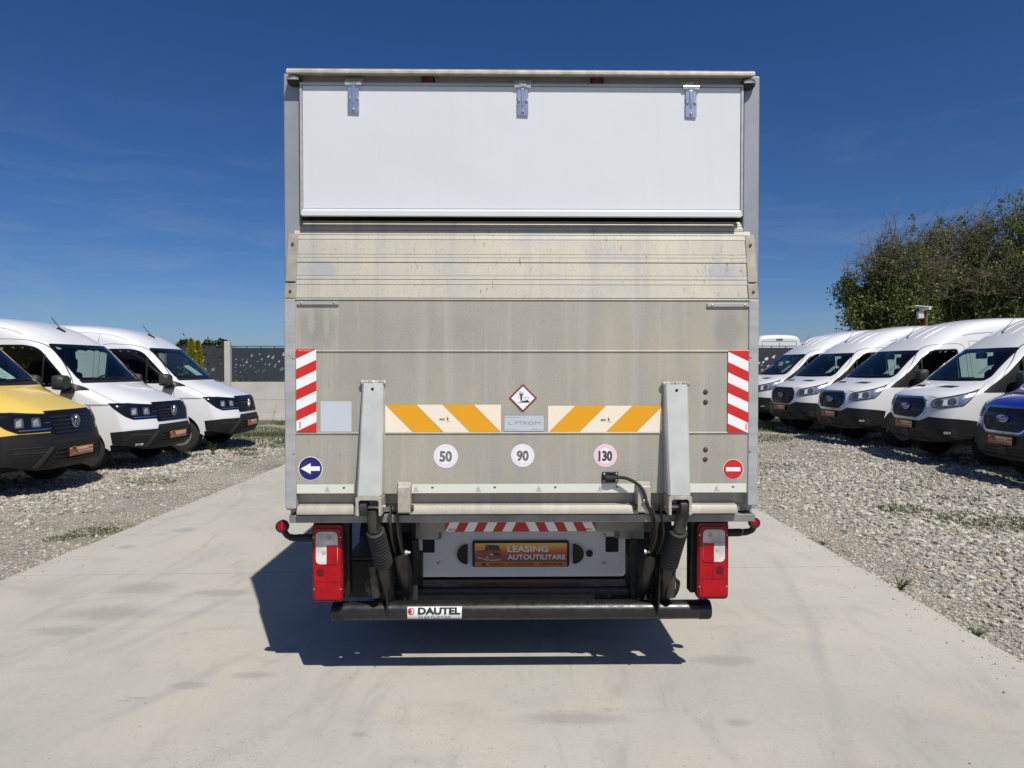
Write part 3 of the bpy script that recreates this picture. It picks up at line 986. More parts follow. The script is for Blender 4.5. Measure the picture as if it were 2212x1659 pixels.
# ------------------------------------------------------------------ grass patches (one mass) and weeds
def blades(cx, cy, rad, n, h, w=.0032):
    n = int(n * 1.8); h = h * (.62 if cx < 0 or cy > 12 else .85)
    a = nrg.uniform(0, 6.283, n); r = rad * np.sqrt(nrg.uniform(0, 1, n))
    x = cx + r * np.cos(a); y = cy + r * np.sin(a) * .8
    z = ground_z(x, y)
    hh = h * nrg.uniform(.4, 1.1, n)
    t = nrg.uniform(0, 6.283, n); le = nrg.uniform(.2, .9, n) * hh
    dx, dy = np.cos(t), np.sin(t)
    wx, wy = -dy * w, dx * w
    V = np.zeros((n, 5, 3))
    V[:, 0] = np.stack([x - wx, y - wy, z], -1); V[:, 1] = np.stack([x + wx, y + wy, z], -1)
    mx_, my_ = x + dx * le * .35, y + dy * le * .35
    V[:, 2] = np.stack([mx_ + wx * .8, my_ + wy * .8, z + hh * .6], -1); V[:, 3] = np.stack([mx_ - wx * .8, my_ - wy * .8, z + hh * .6], -1)
    V[:, 4] = np.stack([x + dx * le, y + dy * le, z + hh], -1)
    return V
BL = []
for cx, cy, rad, n, h in [(4.9, 7.3, .55, 900, .06), (5.6, 7.0, .7, 900, .05), (6.3, 6.9, .5, 500, .05), (4.3, 7.9, .3, 350, .06), (6.9, 6.4, .6, 700, .07), (5.9, 6.2, .5, 400, .05),
                          (7.6, 7.1, .7, 600, .06), (5.1, 9.5, .5, 350, .05), (4.1, 11.5, .6, 400, .05), (5.0, 15.5, 1.0, 1500, .10), (3.9, 16.8, .9, 900, .08), (5.4, 18.0, 1.5, 2000, .12),
                          (4.4, 5.2, .35, 260, .05), (4.9, 4.9, .3, 200, .04), (5.3, 8.6, .3, 200, .05),
                          (-4.12, 6.85, .26, 500, .03), (-4.3, 6.6, .15, 200, .03), (-5.2, 9.9, .4, 350, .05), (-4.9, 11.8, .5, 250, .05), (-4.5, 14.8, 1.0, 1800, .10), (-5.6, 16.5, 1.6, 3500, .13), (-4.0, 17.5, 1.4, 3000, .13), (-7.5, 17.5, 2.0, 3500, .14), (-10.5, 18.5, 2.0, 1500, .14),
                          (-3.0, 21.2, 1.0, 900, .12), (-5.5, 20.8, 1.6, 2600, .12), (-8.0, 21.0, 1.2, 1200, .12), (-5.9, 12.7, .35, 300, .10), (-6.3, 13.0, .3, 250, .13), (-5.3, 13.6, .3, 200, .14), (-5.0, 13.0, .25, 120, .12)]:
    BL.append(blades(cx, cy, rad, n, h))
BL = np.concatenate(BL)
n = len(BL)
idx = np.arange(n)[:, None] * 5
tri = np.concatenate([idx + np.array([[0, 1, 2]]), idx + np.array([[0, 2, 3]]), idx + np.array([[3, 2, 4]])])
tag(raw_mesh('grass', BL.reshape(-1, 3), tri, M['grass'], None, np.repeat(nrg.uniform(0, 1, n), 5)), 'thin grass growing in patches through the gravel', 'grass', kind='stuff')

def weed(x, y, label, h, nst, spread, group=None, zz=None):
    root = empty('weed', (x, y, gz(x, y) if zz is None else zz))
    tag(root, label, 'weed', group)
    st = MB(); V = []; 
    for k in range(nst):
        a = rng.uniform(0, 6.28); le = spread * rng.uniform(.3, 1); hh = h * rng.uniform(.5, 1)
        pts = [(math.cos(a) * le * t ** 1.4, math.sin(a) * le * t ** 1.4, hh * t) for t in (0, .33, .66, 1)]
        st.tube(pts, [.003, .0025, .002, .001], 4)
        for q in range(9):
            t = .15 + .85 * q / 8
            i = min(2, int(t * 3)); u = t * 3 - i
            p = Vector(pts[i]).lerp(Vector(pts[i + 1]), u)
            b = rng.uniform(0, 6.28); L = .034 * rng.uniform(.6, 1.2) * (1.2 - .5 * t) * (h / .16) ** .5
            d = Vector((math.cos(b), math.sin(b), rng.uniform(.1, .7))).normalized()
            s = d.cross(Vector((0, 0, 1))).normalized() * L * .24
            V.append([p, p + d * L * .5 + s, p + d * L, p + d * L * .5 - s])
    st.build('stem', M['grass'], root)
    V = np.array([[q[:] for q in l] for l in V]); n = len(V)
    raw_mesh('leaf', V.reshape(-1, 3), np.arange(n * 4).reshape(n, 4), M['leaf'], root, np.repeat(nrg.uniform(.3, 1, n), 4))
    return root
weed(2.73, 5.05, 'bushy green weed growing at the right edge of the concrete pavement', .15, 11, .12)
weed(2.75, 4.25, 'low weed by the concrete edge, smaller than the bushy one before it', .08, 10, .10)
weed(2.74, 6.35, 'tiny weed at the concrete edge beside the truck', .05, 8, .08)
weed(-5.55, 12.9, 'tall thin weed between the two white vans on the left', .30, 7, .14)
weed(-5.0, 15.1, 'leafy weed under the nose of the white van by the wall', .24, 10, .2)

# ================================================================== FENCE AND WALL  (y = 22)
FY = 22.0
FENCE = empty('boundary_fence', (0, 0, 0))
tag(FENCE, 'boundary fence of dark leaf-cut panels on a concrete wall with square posts', 'fence')
def panel_holes(seed, big=1.0):
    """flying leaf cut-outs that grow along a slanting swarm"""
    r = random.Random(seed)
    H = []
    rows = [(-.62, -.30, .10), (-.56, -.16, .14), (-.40, -.02, .20), (-.28, .10, .2)]
    def leafp(cx, cz, L, W, a, kind):
        if kind == 0: p = [(-.5, 0), (-.15, .5), (.35, .42), (.5, 0), (.2, -.5), (-.25, -.42)]
        elif kind == 1: p = [(-.5, .3), (.5, .5), (-.1, -.5)]
        else: p = [(-.5, -.35), (-.35, .4), (.4, .5), (.5, -.1), (.15, -.5)]
        return [(cx + u * L * math.cos(a) - w * W * math.sin(a), cz + u * L * math.sin(a) + w * W * math.cos(a)) for u, w in p]
    used = []
    for k in range(34):
        t = (k + .5) / 34
        for tr in range(30):
            cx = -.80 + 1.62 * r.random()
            base = -.30 + .30 * (cx + .8) / 1.6
            cz = base + r.uniform(-.12, .42)
            if cz > .40 or cz < -.36: continue
            L = (.07 + .10 * (cx + .8) / 1.6) * r.uniform(.6, 1.15) * big
            if all((cx - a) ** 2 + ((cz - b) * 1.1) ** 2 > (.62 * (L + l)) ** 2 for a, b, l in used):
                used.append((cx, cz, L))
                H.append(leafp(cx, cz, L, L * .62, r.uniform(.25, .75), r.randrange(3)))
                break
    return H
def fence_panel(x0, x1, z0, z1, label, seed, y=FY):
    root = empty('fence_panel', ((x0 + x1) / 2, y, z0), parent=FENCE)
    w = (x1 - x0) / 2; h = (z1 - z0)
    mb = MB()
    outer = [(-w + .02, .05), (w - .02, .05), (w - .02, h - .06), (-w + .02, h - .06)]
    holes = [[(cx * w / .9, cz * h * 1.05 + h / 2) for cx, cz in p] for p in panel_holes(seed, 1.5 if x0 > 5 else 1.0)]
    holes = [p for p in holes if all(-w + .05 < q[0] < w - .05 and .1 < q[1] < h - .12 for q in p)]
    loops = [[Vector((p[0], p[1], 0)) for p in outer]] + [[Vector((p[0], p[1], 0)) for p in hh] for hh in holes]
    tri = tessellate_polygon(loops)
    flat = [p for l in loops for p in l]
    n = len(flat)
    v = [(p.x, -.004, p.y) for p in flat] + [(p.x, .004, p.y) for p in flat]
    f = [t for t in tri] + [tuple(i + n for i in reversed(t)) for t in tri]
    k = 0
    for l in loops:
        m = len(l)
        f += [(k + i, k + (i + 1) % m, n + k + (i + 1) % m, n + k + i) for i in range(m)]
        k += m
    mb.add(v, f)
    mb.build('sheet', M['anthracite'], root, smooth_angle=0)
    for zz, nm in ((h - .012, 'rail'), (.012, 'rail')):
        MB().box(-w, w, -.015, .015, zz - .012, zz + .012).build(nm, M['anthracite'], root, smooth_angle=0)
    for t in range(5):
        xx = -w + .06 + (2 * w - .12) * t / 4
        MB().box(xx - .012, xx + .012, -.008, .008, h - .062, h - .023).box(xx - .012, xx + .012, -.008, .008, .023, .052).build('clip', M['anthracite'], root, smooth_angle=0)
    return root
def fence_post(x, label, y=FY):
    mb = MB().box(-.09, .09, -.09, .09, -.2, 2.42)
    return mb.build('fence_post', M['wall'], FENCE, bevel=.012, loc=(x, y - .02, 0))
def yard_wall(x0, x1, label):
    root = empty('wall_bay', ((x0 + x1) / 2, FY, 0), parent=FENCE)
    w = (x1 - x0) / 2
    for z0, z1, d in ((.16, .60, .035), (.605, 1.16, .035)):
        MB().box(-w, w, -d, d, z0, z1).build('wall_slab', M['wall'], root, bevel=.008)
    MB().box(-w, w, -.10, .10, -.15, .10).build('plinth', M['wall'], root, bevel=.01)
    MB().box(-w, w, -.075, .075, .10, .158).build('plinth_cap', M['wall'], root, bevel=.01)
    return root
POSTS = [at_depth(493.5, 800, FY).x + k * 2.03 for k in range(-5, 11)]
for k, x in enumerate(POSTS):
    fence_post(x, '')
    if k < len(POSTS) - 1:
        a, b = x + .09, POSTS[k + 1] - .09
        fence_panel(a, b, 1.175, 2.28, '', 31 + k)
        yard_wall(a, b, '')
# ================================================================== BOX TRUCK
TR = R(1.25)
_o = at_depth(1126.5, 800, 3.31)
TO = Vector((_o.x, _o.y, 0))
_tx = Vector((math.cos(TR), math.sin(TR), 0)); _ty = Vector((-math.sin(TR), math.cos(TR), 0))
def T(X, Y, yl=0.0):
    """picture point on the truck's own plane y = yl  ->  truck x, z"""
    r = ray(X, Y)
    o = Vector((0, 0, CAM_H)) - TO
    k = (yl - o.dot(_ty)) / r.dot(_ty)
    p = o + r * k
    return p.dot(_tx), p.z
def TX(X, yl=0.0, Y=800): return T(X, Y, yl)[0]
def TZ(Y, yl=0.0, X=1126): return T(X, Y, yl)[1]

truck = empty('box_truck', TO, TR)
tag(truck, 'box truck seen from behind with a folded aluminium tail lift', 'truck')
def part(mb, name, mats, parent=truck, **kw):
    return mb.build(name, mats, parent, **kw)

# ---- cargo box
XL, XR = TX(620, .07), TX(1633, .07)
ZT = TZ(163, .07)
ZF = TZ(1128, .05)
BL_ = 4.15
box = MB()
for sx, x in ((-1, XL), (1, XR)):
    a, b = (x, x + .035) if sx < 0 else (x - .035, x)
    part(MB().box(a, b, .12, BL_, ZF + .07, ZT - .06), 'side_wall', M['white_paint'], bevel=.004)
    for z0, z1 in ((ZF + .0, ZF + .085), (ZT - .075, ZT - .002)):
        part(MB().box(a - .006, b + .006, .125, BL_ + .01, z0, z1), 'edge_rail', M['alu_rail'], bevel=.006)
part(MB().box(XL + .03, XR - .03, .10, BL_, ZT - .03, ZT + .012), 'roof', M['white_paint'], bevel=.01)
part(MB().box(XL + .036, XR - .036, BL_ - .03, BL_, ZF + .06, ZT - .04), 'front_wall', M['white_paint'])
part(MB().box(XL + .036, XR - .036, .14, BL_ - .04, ZF + .005, ZF + .06), 'floor', M['alu_dark'])

# ---- rear frame
PW = TX(653, .06) - TX(620, .06)
for name, a, b in (('rear_post', XL - .004, XL + PW), ('rear_post', XR - PW, XR + .004)):
    z1 = TZ(162, .06)
    m = MB().box(a, b, .055, .12, TZ(1100, .06), z1)
    part(m, name, M['grey_frame'], bevel=.006)
hd = MB().box(XL + PW + .001, XR - PW - .001, .058, .12, TZ(190, .06), TZ(159, .06))
header = part(hd, 'header', M['grey_frame'], bevel=.004)
zl0, zl1 = TZ(160.5, -.012), TZ(151, -.012)
lip = MB().prism([(-.014, zl0), (-.014, zl1 - .006), (-.004, zl1 + .004), (.10, zl1 + .03), (.10, zl0 + .02), (.06, zl0 + .012), (.02, zl0 + .004)], 'x', TX(622, -.01), TX(1627, -.01))
part(lip, 'roof_lip', M['alu_cast'], bevel=.003)
for X, Y in ((635, 174), (1617, 182)):
    x, z = T(X, Y, .03)
    mb = MB()
    pr = [(.0, 0.0), (.034, 0.002), (.034, .02), (.030, .036), (.018, .046), (.002, .05)]
    mb.lathe(pr, (0, 0, 0), (0, -1, 0), 18)
    mb.v = [(x + p[0], .056 + p[1], z + p[2] * .66) for p in mb.v]
    b = part(mb, 'bump_stop', M['rubber'])
    cp = MB().lathe([(.029, .036), (.026, .044), (.014, .052), (.001, .054)], (0, 0, 0), (0, -1, 0), 18)
    cp.v = [(x + p[0], .056 + p[1], z + .006 + p[2] * .5) for p in cp.v]
    part(cp, 'cap', M['chrome'], b)
for X, Y in ((925, 175), (1290, 177)):
    x, z = T(X, Y, .04)
    b = part(MB().prism(rrect(x - .030, x + .030, z - .026, z + .024, .012), 'y', .040, .0575), 'marker_lamp', M['rubber'], bevel=.002)
    part(MB().prism(rrect(x - .024, x + .024, z - .020, z + .019, .009), 'y', .026, .041), 'lens', M['marker_lens'], b, bevel=.004)

# ---- white top flap
flap_l, flap_r = TX(653, .03), TX(1600, .03)
ft, fb = TZ(187, .03), TZ(452, .03)
flap = part(MB().box(flap_l + .008, flap_r - .008, .03, .056, fb, ft), 'top_flap', M['flap_paint'], bevel=.003)
def trim(m, **kw): return m.build('flap_trim', M['alu_rail'], flap, bevel=.002, **kw)
trim(MB().box(flap_l - .004, flap_r + .004, .022, .054, ft + .001, ft + .013))
trim(MB().box(flap_l - .004, flap_l + .0075, .024, .054, TZ(466, .03), ft))
trim(MB().box(flap_r - .0075, flap_r + .004, .024, .054, TZ(466, .03), ft))
zr0, zr1 = TZ(467, .005), TZ(452, .02)
rail = MB().prism([(.004, zr0), (.004, zr0 + .024), (.020, zr0 + .030), (.020, zr1), (.028, zr1), (.028, zr0)], 'x', TX(653, .005), TX(1600, .005))
rail = rail.build('flap_rail', M['flap_paint'], flap, bevel=.0015)
for X in (676, 808, 895, 998, 1100, 1204, 1303, 1402, 1494, 1588):
    x, z = T(X, 449 + 3 * (X - 676) / 900, .02)
    MB().lathe([(.0052, 0), (.0052, .0025), (.003, .0038)], (x, .0195, zr1 - .012), (0, -1, 0), 10).build('screw', M['bolt'], flap)
for X, Y in ((763, 0), (1129, 3.5), (1493, 5.5)):
    Y0 = Y
    h = empty('hinge', (0, 0, 0), parent=truck)
    x, _ = T(X, 200, .02)
    za, zb, zc = TZ(166 + Y0, .03), TZ(180 + Y0, .03), TZ(246 + Y0, .02)
    xb = x
    MB().prism(rrect(xb - .042, xb + .042, zb, za, .004), 'y', .046, .0575).build('base_plate', M['hinge_steel'], h, bevel=.002)
    for dx in (-.028, .028):
        MB().lathe([(.008, 0), (.008, .004), (.004, .0055)], (xb + dx, .0455, (za + zb) / 2 + .004), (0, -1, 0), 10).build('rivet', M['bolt'], h)
    zp = zb - .006
    for q0, q1 in ((-.038, -.016), (.016, .038)):
        MB().cyl((xb + q0, .022, zp), (xb + q1, .022, zp), .0105, 14).build('barrel', M['chrome'], h)
    MB().cyl((xb - .0155, .022, zp), (xb + .0155, .022, zp), .012, 14).build('knuckle', M['hinge_steel'], h)
    zt = zp - .010
    prof = [(-.024, zt), (.024, zt), (.026, zt - .04), (.0235, zt - .058), (.0265, zt - .068), (.0265, zc), (-.0255, zc + .003), (-.0255, zt - .068), (-.023, zt - .058), (-.0255, zt - .04)]
    st = MB().prism([(xb + a, b) for a, b in prof], 'y', .0205, .0255).build('strap', M['hinge_steel'], h, bevel=.0012)
    MB().prism([(xb - .009, zt - .004), (xb + .009, zt - .004), (xb + .004, zc + .045), (xb - .004, zc + .045)], 'y', .0165, .0208).build('rib', M['hinge_steel'], st, bevel=.002)
    for dx, dz in ((-.018, -.062), (.018, -.062), (0, zc - zt + .016)):
        MB().lathe([(.0066, 0), (.0066, .003), (.0035, .006)], (xb + dx, .0200, zt + dz), (0, -1, 0), 10).build('screw', M['bolt'], st)

# ---- tail lift platform
plat = empty('tail_lift_platform', (0, 0, 0), parent=truck)
def prof_y(Y):
    pts = [(470, .088), (480, .078), (492, .062), (500, .057), (518, .047), (550, .036), (567, .030), (596, .020), (615, .013), (644, .003), (650, 0), (2000, 0)]
    for (a, b), (c, d) in zip(pts[:-1], pts[1:]):
        if Y <= c: return b + (d - b) * (Y - a) / (c - a)
    return 0
def plank(Ya, Yb, Xa, Xb, proud=0.0, back=.082, mat='alu', name='plank', gapz=.0006):
    ya, yb = prof_y(Ya) - proud, prof_y(Yb) - proud
    za, zb = TZ(Ya, ya) - gapz, TZ(Yb, yb) + gapz
    m = MB().prism([(yb, zb), (ya, za), (max(back, ya + .02), za), (back, zb)], 'x', TX(Xa, ya), TX(Xb, ya))
    return m.build(name, M[mat], plat, bevel=.0008)
tip_edges = [471, 476, 480.5, 484.5, 488, 491.5]
for i, (a, b) in enumerate(zip(tip_edges[:-1], tip_edges[1:])):
    plank(a + 7, b + 7, 621, 1636, .003 if i % 2 else 0, name='ribbed_tip', back=.10, mat='alu_ramp')
seq = [499, 508, 518, 550, 557, 567, 596, 604, 615, 644]
for i, (a, b) in enumerate(zip(seq[:-1], seq[1:])):
    narrow = (b - a) < 12
    plank(a, b, 638, 1618, .0035 if narrow and i % 2 == 0 else (.0015 if narrow else 0), mat='alu_ramp')
for a, b in ((650.5, 757), (760, 933.5), (937, 1066)):
    plank(a, b, 637, 1618)
for Y in (647.5, 758.5, 935.2):
    y = prof_y(Y); z = TZ(Y, y)
    m = MB().prism([(y + .004, z - .006), (y - .004, z - .0035), (y - .0055, z), (y - .004, z + .0035), (y + .004, z + .006)], 'x', TX(638, y), TX(1617, y))
    m.build('bead', M['alu'], plat)
# recessed channel and bottom lip
MB().box(TX(638), TX(1617), .046, .085, TZ(1087, .04), TZ(1066, .04) - .001).build('channel', M['alu'], plat)
z88, z02, z10 = TZ(1087, .03), TZ(1103, -.01), TZ(1110.5, -.01)
for Xa, Xb in ((640, 768), (884, 1380), (1494, 1594)):
    MB().prism([(.045, z88 - .001), (.004, z88 - .004), (-.012, z02), (-.012, z10), (.045, z10)], 'x', TX(Xa), TX(Xb)).build('bottom_lip', M['alu'], plat, bevel=.002)
MB().box(TX(637), TX(1617), .0455, .085, z10 + .002, z88 - .002).build('bottom_rail', M['alu_dark'], plat)
for s, Xa, Xb in ((-1, 615, 638.5), (1, 1616, 1638)):
    xa, xb = TX(Xa), TX(Xb)
    MB().box(xa, xb, -.007, .082, TZ(1098 if s < 0 else 1093), TZ(646)).build('side_rail', M['alu_rail'], plat, bevel=.006)
    # upper side caps follow the wedge
    for Ya, Yb in ((506, 609), (612, 645)):
        ya, yb = prof_y(Ya) - .006, prof_y(Yb) - .008
        lean = .008 * s * -1
        za, zb = TZ(Ya, ya), TZ(Yb, yb)
        t0 = 0 if Ya < 600 else 0
        m = MB()
        ka = (650 - Ya) / 145 * .006; kb = (650 - Yb) / 145 * .006
        xs0 = (xa + (ka if s < 0 else 0), xb + (.004 if s < 0 else -ka)); xs1 = (xa + (kb if s < 0 else 0), xb + (.003 if s < 0 else -kb))
        if s > 0:
            xs0 = (xa - .002, xb - ka); xs1 = (xa - .001, xb - kb)
        v = [(xs1[0], yb, zb), (xs1[1], yb, zb), (xs1[1], .085, zb), (xs1[0], .085, zb), (xs0[0], ya, za), (xs0[1], ya, za), (xs0[1], .09, za), (xs0[0], .09, za)]
        m.add(v, [(0, 3, 2, 1), (4, 5, 6, 7), (0, 1, 5, 4), (1, 2, 6, 5), (2, 3, 7, 6), (3, 0, 4, 7)])
        cpo = m.build('side_cap', M['alu_cap'], plat, bevel=.003)
        Ym = 528 if Ya < 600 else 630
        xm = (xs0[0] + xs0[1]) / 2; ym = prof_y(Ym) - .0085
        MB().lathe([(.0065, 0), (.0065, .003), (.003, .005)], (xm, ym, TZ(Ym, ym)), (0, -1, .12), 10).build('screw', M['rusty_bolt'], plat)
    for Ym in ((773, 978) if s < 0 else (771, 975)):
        xm = xb - .008 if s < 0 else xa + .010
        MB().lathe([(.005, 0), (.005, .003), (.0025, .0042)], (xm, -.0068, TZ(Ym)), (0, -1, 0), 10).build('screw', M['bolt'], plat)
# support strips near the top
for Xa, Xb, Ya, Yb in ((643, 733, 651.5, 659), (1526, 1617, 655, 662.5)):
    xa, xb = TX(Xa), TX(Xb)
    MB().box(xa, xb, -.010, -.0005, TZ(Yb), TZ(Ya)).build('stop_strip', M['alu_rail'], plat, bevel=.0015)
    for t in (.11, .89):
        MB().lathe([(.0045, 0), (.0045, .002), (.002, .0035)], (xa + (xb - xa) * t, -.0098, (TZ(Ya) + TZ(Yb)) / 2), (0, -1, 0), 10).build('screw', M['bolt'], plat)
for X, Y in ((1524, 846.5), (1524, 868.5), (1524, 971), (1523.5, 992)):
    x, z = T(X, Y)
    MB().lathe([(.0115, 0), (.0115, .002), (.0085, .005), (.004, .007)], (x, 0, z), (0, -1, 0), 14).build('bolt', M['rusty_bolt'], plat)

# ---- prints on the platform
def sheet(yl=-.0016):
    return lambda u, v, layer: (u, yl - .0007 * layer, v)
def RX(X): return TX(X, 0)
def RZ(Y): return TZ(Y, 0)
# red and white hazard boards
for Xa, Xb, Ya, Yb, sg, pl in ((640.5, 684, 754.5, 933, 1, 'L'), (1572, 1616, 757.5, 934, -1, 'R')):
    s = Sticker(sheet(-.0062))
    x0, x1, z0, z1 = RX(Xa), RX(Xb), T(Xa, Yb)[1], T(Xa, Ya)[1]
    s.poly([(x0, z0), (x1, z0), (x1, z1), (x0, z1)], WHITE, 0)
    H = z1 - z0
    pitch = H * .2502; wd = H * .1230
    s.stripes(x0, x1, z0, z1, RED, pitch, wd, sg * .47, (H * .135 if sg > 0 else H * .238), 1)
    if sg > 0:
        s.text('VESTA', x0 + .012, z0 + .05, .008, RED, 2, .01, rot=-math.pi / 2)
        s.text('reflective safety marking', x0 + .012, z1 - .008, .004, WHITE, 2)
    else:
        s.text('VESTA', x1 - .005, z0 + .012, .008, RED, 2, .01, rot=math.pi / 2)
    s.build('hazard_marking', plat)
# yellow and cream boards
for Xa, Xb, Ya, Yb, sg in ((832, 1082, 874, 933, 1), (1184, 1431, 876.5, 934, -1)):
    s = Sticker(sheet())
    x0, x1 = RX(Xa), RX(Xb); z0, z1 = RZ(Yb), RZ(Ya)
    s.poly([(x0, z0), (x1, z0), (x1, z1), (x0, z1)], CREAM, 0)
    W, H = x1 - x0, z1 - z0
    for f0 in ((.005, .50) if sg > 0 else (.005, .505)):
        k = W * .235
        a = x0 + W * f0
        wd = W * .262
        if sg > 0:
            q = [(a, z1), (a + wd, z1), (a + wd + k, z0), (a + k, z0)]
        else:
            q = [(a + k, z1), (a + k + wd, z1), (a + wd, z0), (a, z0)]
        s.poly(s.clip(q, x0, x1, z0, z1), ORANGE, 1)
        for e in (q[0], q[3]), (q[1], q[2]):
            s.poly([(e[0][0] - .0008, e[0][1]), (e[0][0] + .0008, e[0][1]), (e[1][0] + .0008, e[1][1]), (e[1][0] - .0008, e[1][1])], (.35, .26, .12), 2)
    cx = x0 + W * (.50 if sg > 0 else .49)
    s.text('HICO', cx - W * .03, z0 + H * .43, .009, BLACK, 2, .03, align='L', w=W * .045)
    s.poly(rrect(cx + W * .033, cx + W * .046, z0 + H * .44, z0 + H * .53, .001), (.1, .09, .08), 2)
    s.text('III', cx + W * .034, z0 + H * .54, .004, (.1, .09, .08), 2)
    s.text('E1 06 07', cx + W * .028, z0 + H * .38, .0035, (.1, .09, .08), 2, .01)
    s.build('warning_board', plat)
# blank sticker and name plate
s = Sticker(sheet()); x0, x1, z0, z1 = RX(692), RX(759), RZ(932), RZ(866.5)
s.poly([(x0, z0), (x1, z0), (x1, z1), (x0, z1)], (.50, .54, .60), 0); s.build('blank_sticker', plat)
s = Sticker(sheet()); x0, x1, z0, z1 = RX(1089), RX(1175.5), RZ(931.5), RZ(897)
s.poly([(x0, z0), (x1, z0), (x1, z1), (x0, z1)], (.17, .18, .19), 0)
s.poly([(x0 + .001, z0 + .001), (x1 - .001, z0 + .001), (x1 - .001, z1 - .001), (x0 + .001, z1 - .001)], (.47, .51, .57), 1)
W, H = x1 - x0, z1 - z0
s.text('L FTROM', x0 + W * .11, z0 + H * .42, H * .20, (.27, .30, .35), 2, 0, w=W * .79)
s.text('LIFTREPARATUR', x0 + W * .03, z0 + H * .84, H * .07, (.33, .36, .40), 2, 0, w=W * .36)
s.text('www.liftrom.ro', x0 + W * .66, z0 + H * .08, H * .06, (.33, .36, .40), 2, 0, w=W * .30)
s.text('office liftrom', x0 + W * .03, z0 + H * .08, H * .06, (.33, .36, .40), 2, 0, w=W * .34)
s.build('name_plate', plat)
# environment hazard diamond
s = Sticker(sheet(-.0022)); cx, cz = T(1129.5, 860); hw = RX(1160) - cx; hh = RZ(829.5) - cz
BR = hexc('#7d2f2b')
s.poly([(cx - hw, cz), (cx, cz - hh), (cx + hw, cz), (cx, cz + hh)], BR, 0)
k = .835
s.poly([(cx - hw * k, cz), (cx, cz - hh * k), (cx + hw * k, cz), (cx, cz + hh * k)], WHITE, 1)
D = lambda pts: [(cx + a * hw, cz + b * hh) for a, b in pts]
s.poly(D([(-.20, -.17), (-.17, -.10), (-.18, .20), (-.05, .20), (-.07, -.12), (0, -.17)]), BLACK, 2)
for a, b, w0 in (((-.15, .18), (-.35, .24), .04), ((-.14, .2), (-.30, .40), .035), ((-.12, .2), (-.25, .53), .03), ((-.1, .2), (-.04, .50), .035), ((-.08, .2), (.06, .50), .03), ((-.08, .18), (.13, .34), .035), ((-.18, .42), (-.18, .52), .02), ((-.22, .34), (-.33, .40), .02)):
    s.poly(D([(a[0] - w0, a[1]), (a[0] + w0, a[1]), b]), BLACK, 2)
s.poly(D([(-.38, -.31), (.47, -.31), (.46, -.24), (.38, -.21), (.40, -.15), (.30, -.14), (.12, -.22), (-.02, -.20), (-.1, -.24)]), BLACK, 2)
s.poly(D([(-.38, .045), (.20, .045), (.20, .03), (-.38, .03)]), BLACK, 2)
s.poly(D([(.06, -.20), (.20, .05), (.32, .10), (.44, .07), (.40, -.05), (.28, -.14), (.14, -.20)]), BLACK, 2)
s.poly(D([(.09, -.18), (.215, .04), (.32, .085), (.42, .055), (.385, -.045), (.27, -.13), (.14, -.19)]), WHITE, 3)
s.poly(D(circle(.36, .04, .018, 8)), BLACK, 4)
s.build('hazard_diamond', plat)
# speed discs
for X, Y, rp, txt, c, ring in ((963, 985.5, 26, '50', (.36, .36, .385), None), (1129, 984, 25.5, '90', (.37, .37, .39), None), (1307.5, 984.5, 25.5, '130', (.13, .13, .14), (.78, .52, .62))):
    s = Sticker(sheet()); cx, cz = T(X, Y); r = RX(X + rp) - cx
    s.poly(circle(cx, cz, r, 40), (.74, .72, .75), 0)
    if ring:
        s.poly(circle(cx, cz, r * .93, 40), ring, 1); s.poly(circle(cx, cz, r * .70, 40), (.76, .75, .77), 2)
    else:
        s.poly(circle(cx, cz, r * .93, 40), (.73, .70, .74), 1); s.poly(circle(cx, cz, r * .72, 40), (.76, .755, .775), 2)
    h = r * .80
    s.text(txt, cx, cz - h / 2, h, c, 3, .03, w=r * (1.0 if len(txt) == 2 else 1.16), align='C', fat=r * .025)
    s.build('speed_disc', plat)
s = Sticker(sheet()); cx, cz = T(671, 1012); r = RX(696) - cx
s.poly(circle(cx, cz, r, 44), WHITE, 0); s.poly(circle(cx, cz, r * .945, 44), (.010, .010, .13), 1)
s.poly([(cx - r * .80, cz), (cx + r * .02, cz + r * .46), (cx + r * .02, cz + r * .18), (cx + r * .78, cz + r * .18), (cx + r * .78, cz - r * .19), (cx + r * .02, cz - r * .19), (cx + r * .02, cz - r * .46)], WHITE, 2)
s.build('arrow_disc', plat)
s = Sticker(sheet()); cx, cz = T(1583.5, 1013.5); r = RX(1607) - cx
s.poly(circle(cx, cz, r, 44), WHITE, 0); s.poly(circle(cx, cz, r * .95, 44), hexc('#c41a22'), 1)
s.poly([(cx - r * .70, cz - r * .20), (cx + r * .70, cz - r * .20), (cx + r * .70, cz + r * .20), (cx - r * .70, cz + r * .20)], WHITE, 2)
s.build('no_entry_disc', plat)
# pale reflective strip with tiny test marks
for Xa, Xb, marks in ((640, 763, (706,)), (889, 1374, (898, 1033, 1164, 1297)), (1488, 1613, (1549,))):
    s = Sticker(sheet()); x0, x1, z0, z1 = RX(Xa), RX(Xb), RZ(1064.5), RZ(1045)
    s.poly([(x0, z0), (x1, z0), (x1, z1), (x0, z1)], (.63, .65, .59), 0)
    G = (.13, .13, .13)
    for X in marks:
        x = RX(X); zc = (z0 + z1) / 2
        s.poly(circle(x, zc, .0066, 16), G, 1); s.poly(circle(x, zc, .0055, 16), (.63, .65, .59), 2)
        s.text('E4', x - .0035, zc - .003, .006, G, 3, 0, w=.007)
        s.text('104 R-00821', x - .013, zc - .0125, .0035, G, 3, .02, w=.026)
        s.text('C', x - .001, zc + .0085, .004, G, 3)
        s.text('3M', RX(X + 35) - .004, zc + .0025, .006, BLACK, 3, .06, w=.011)
    s.build('reflective_strip', plat)

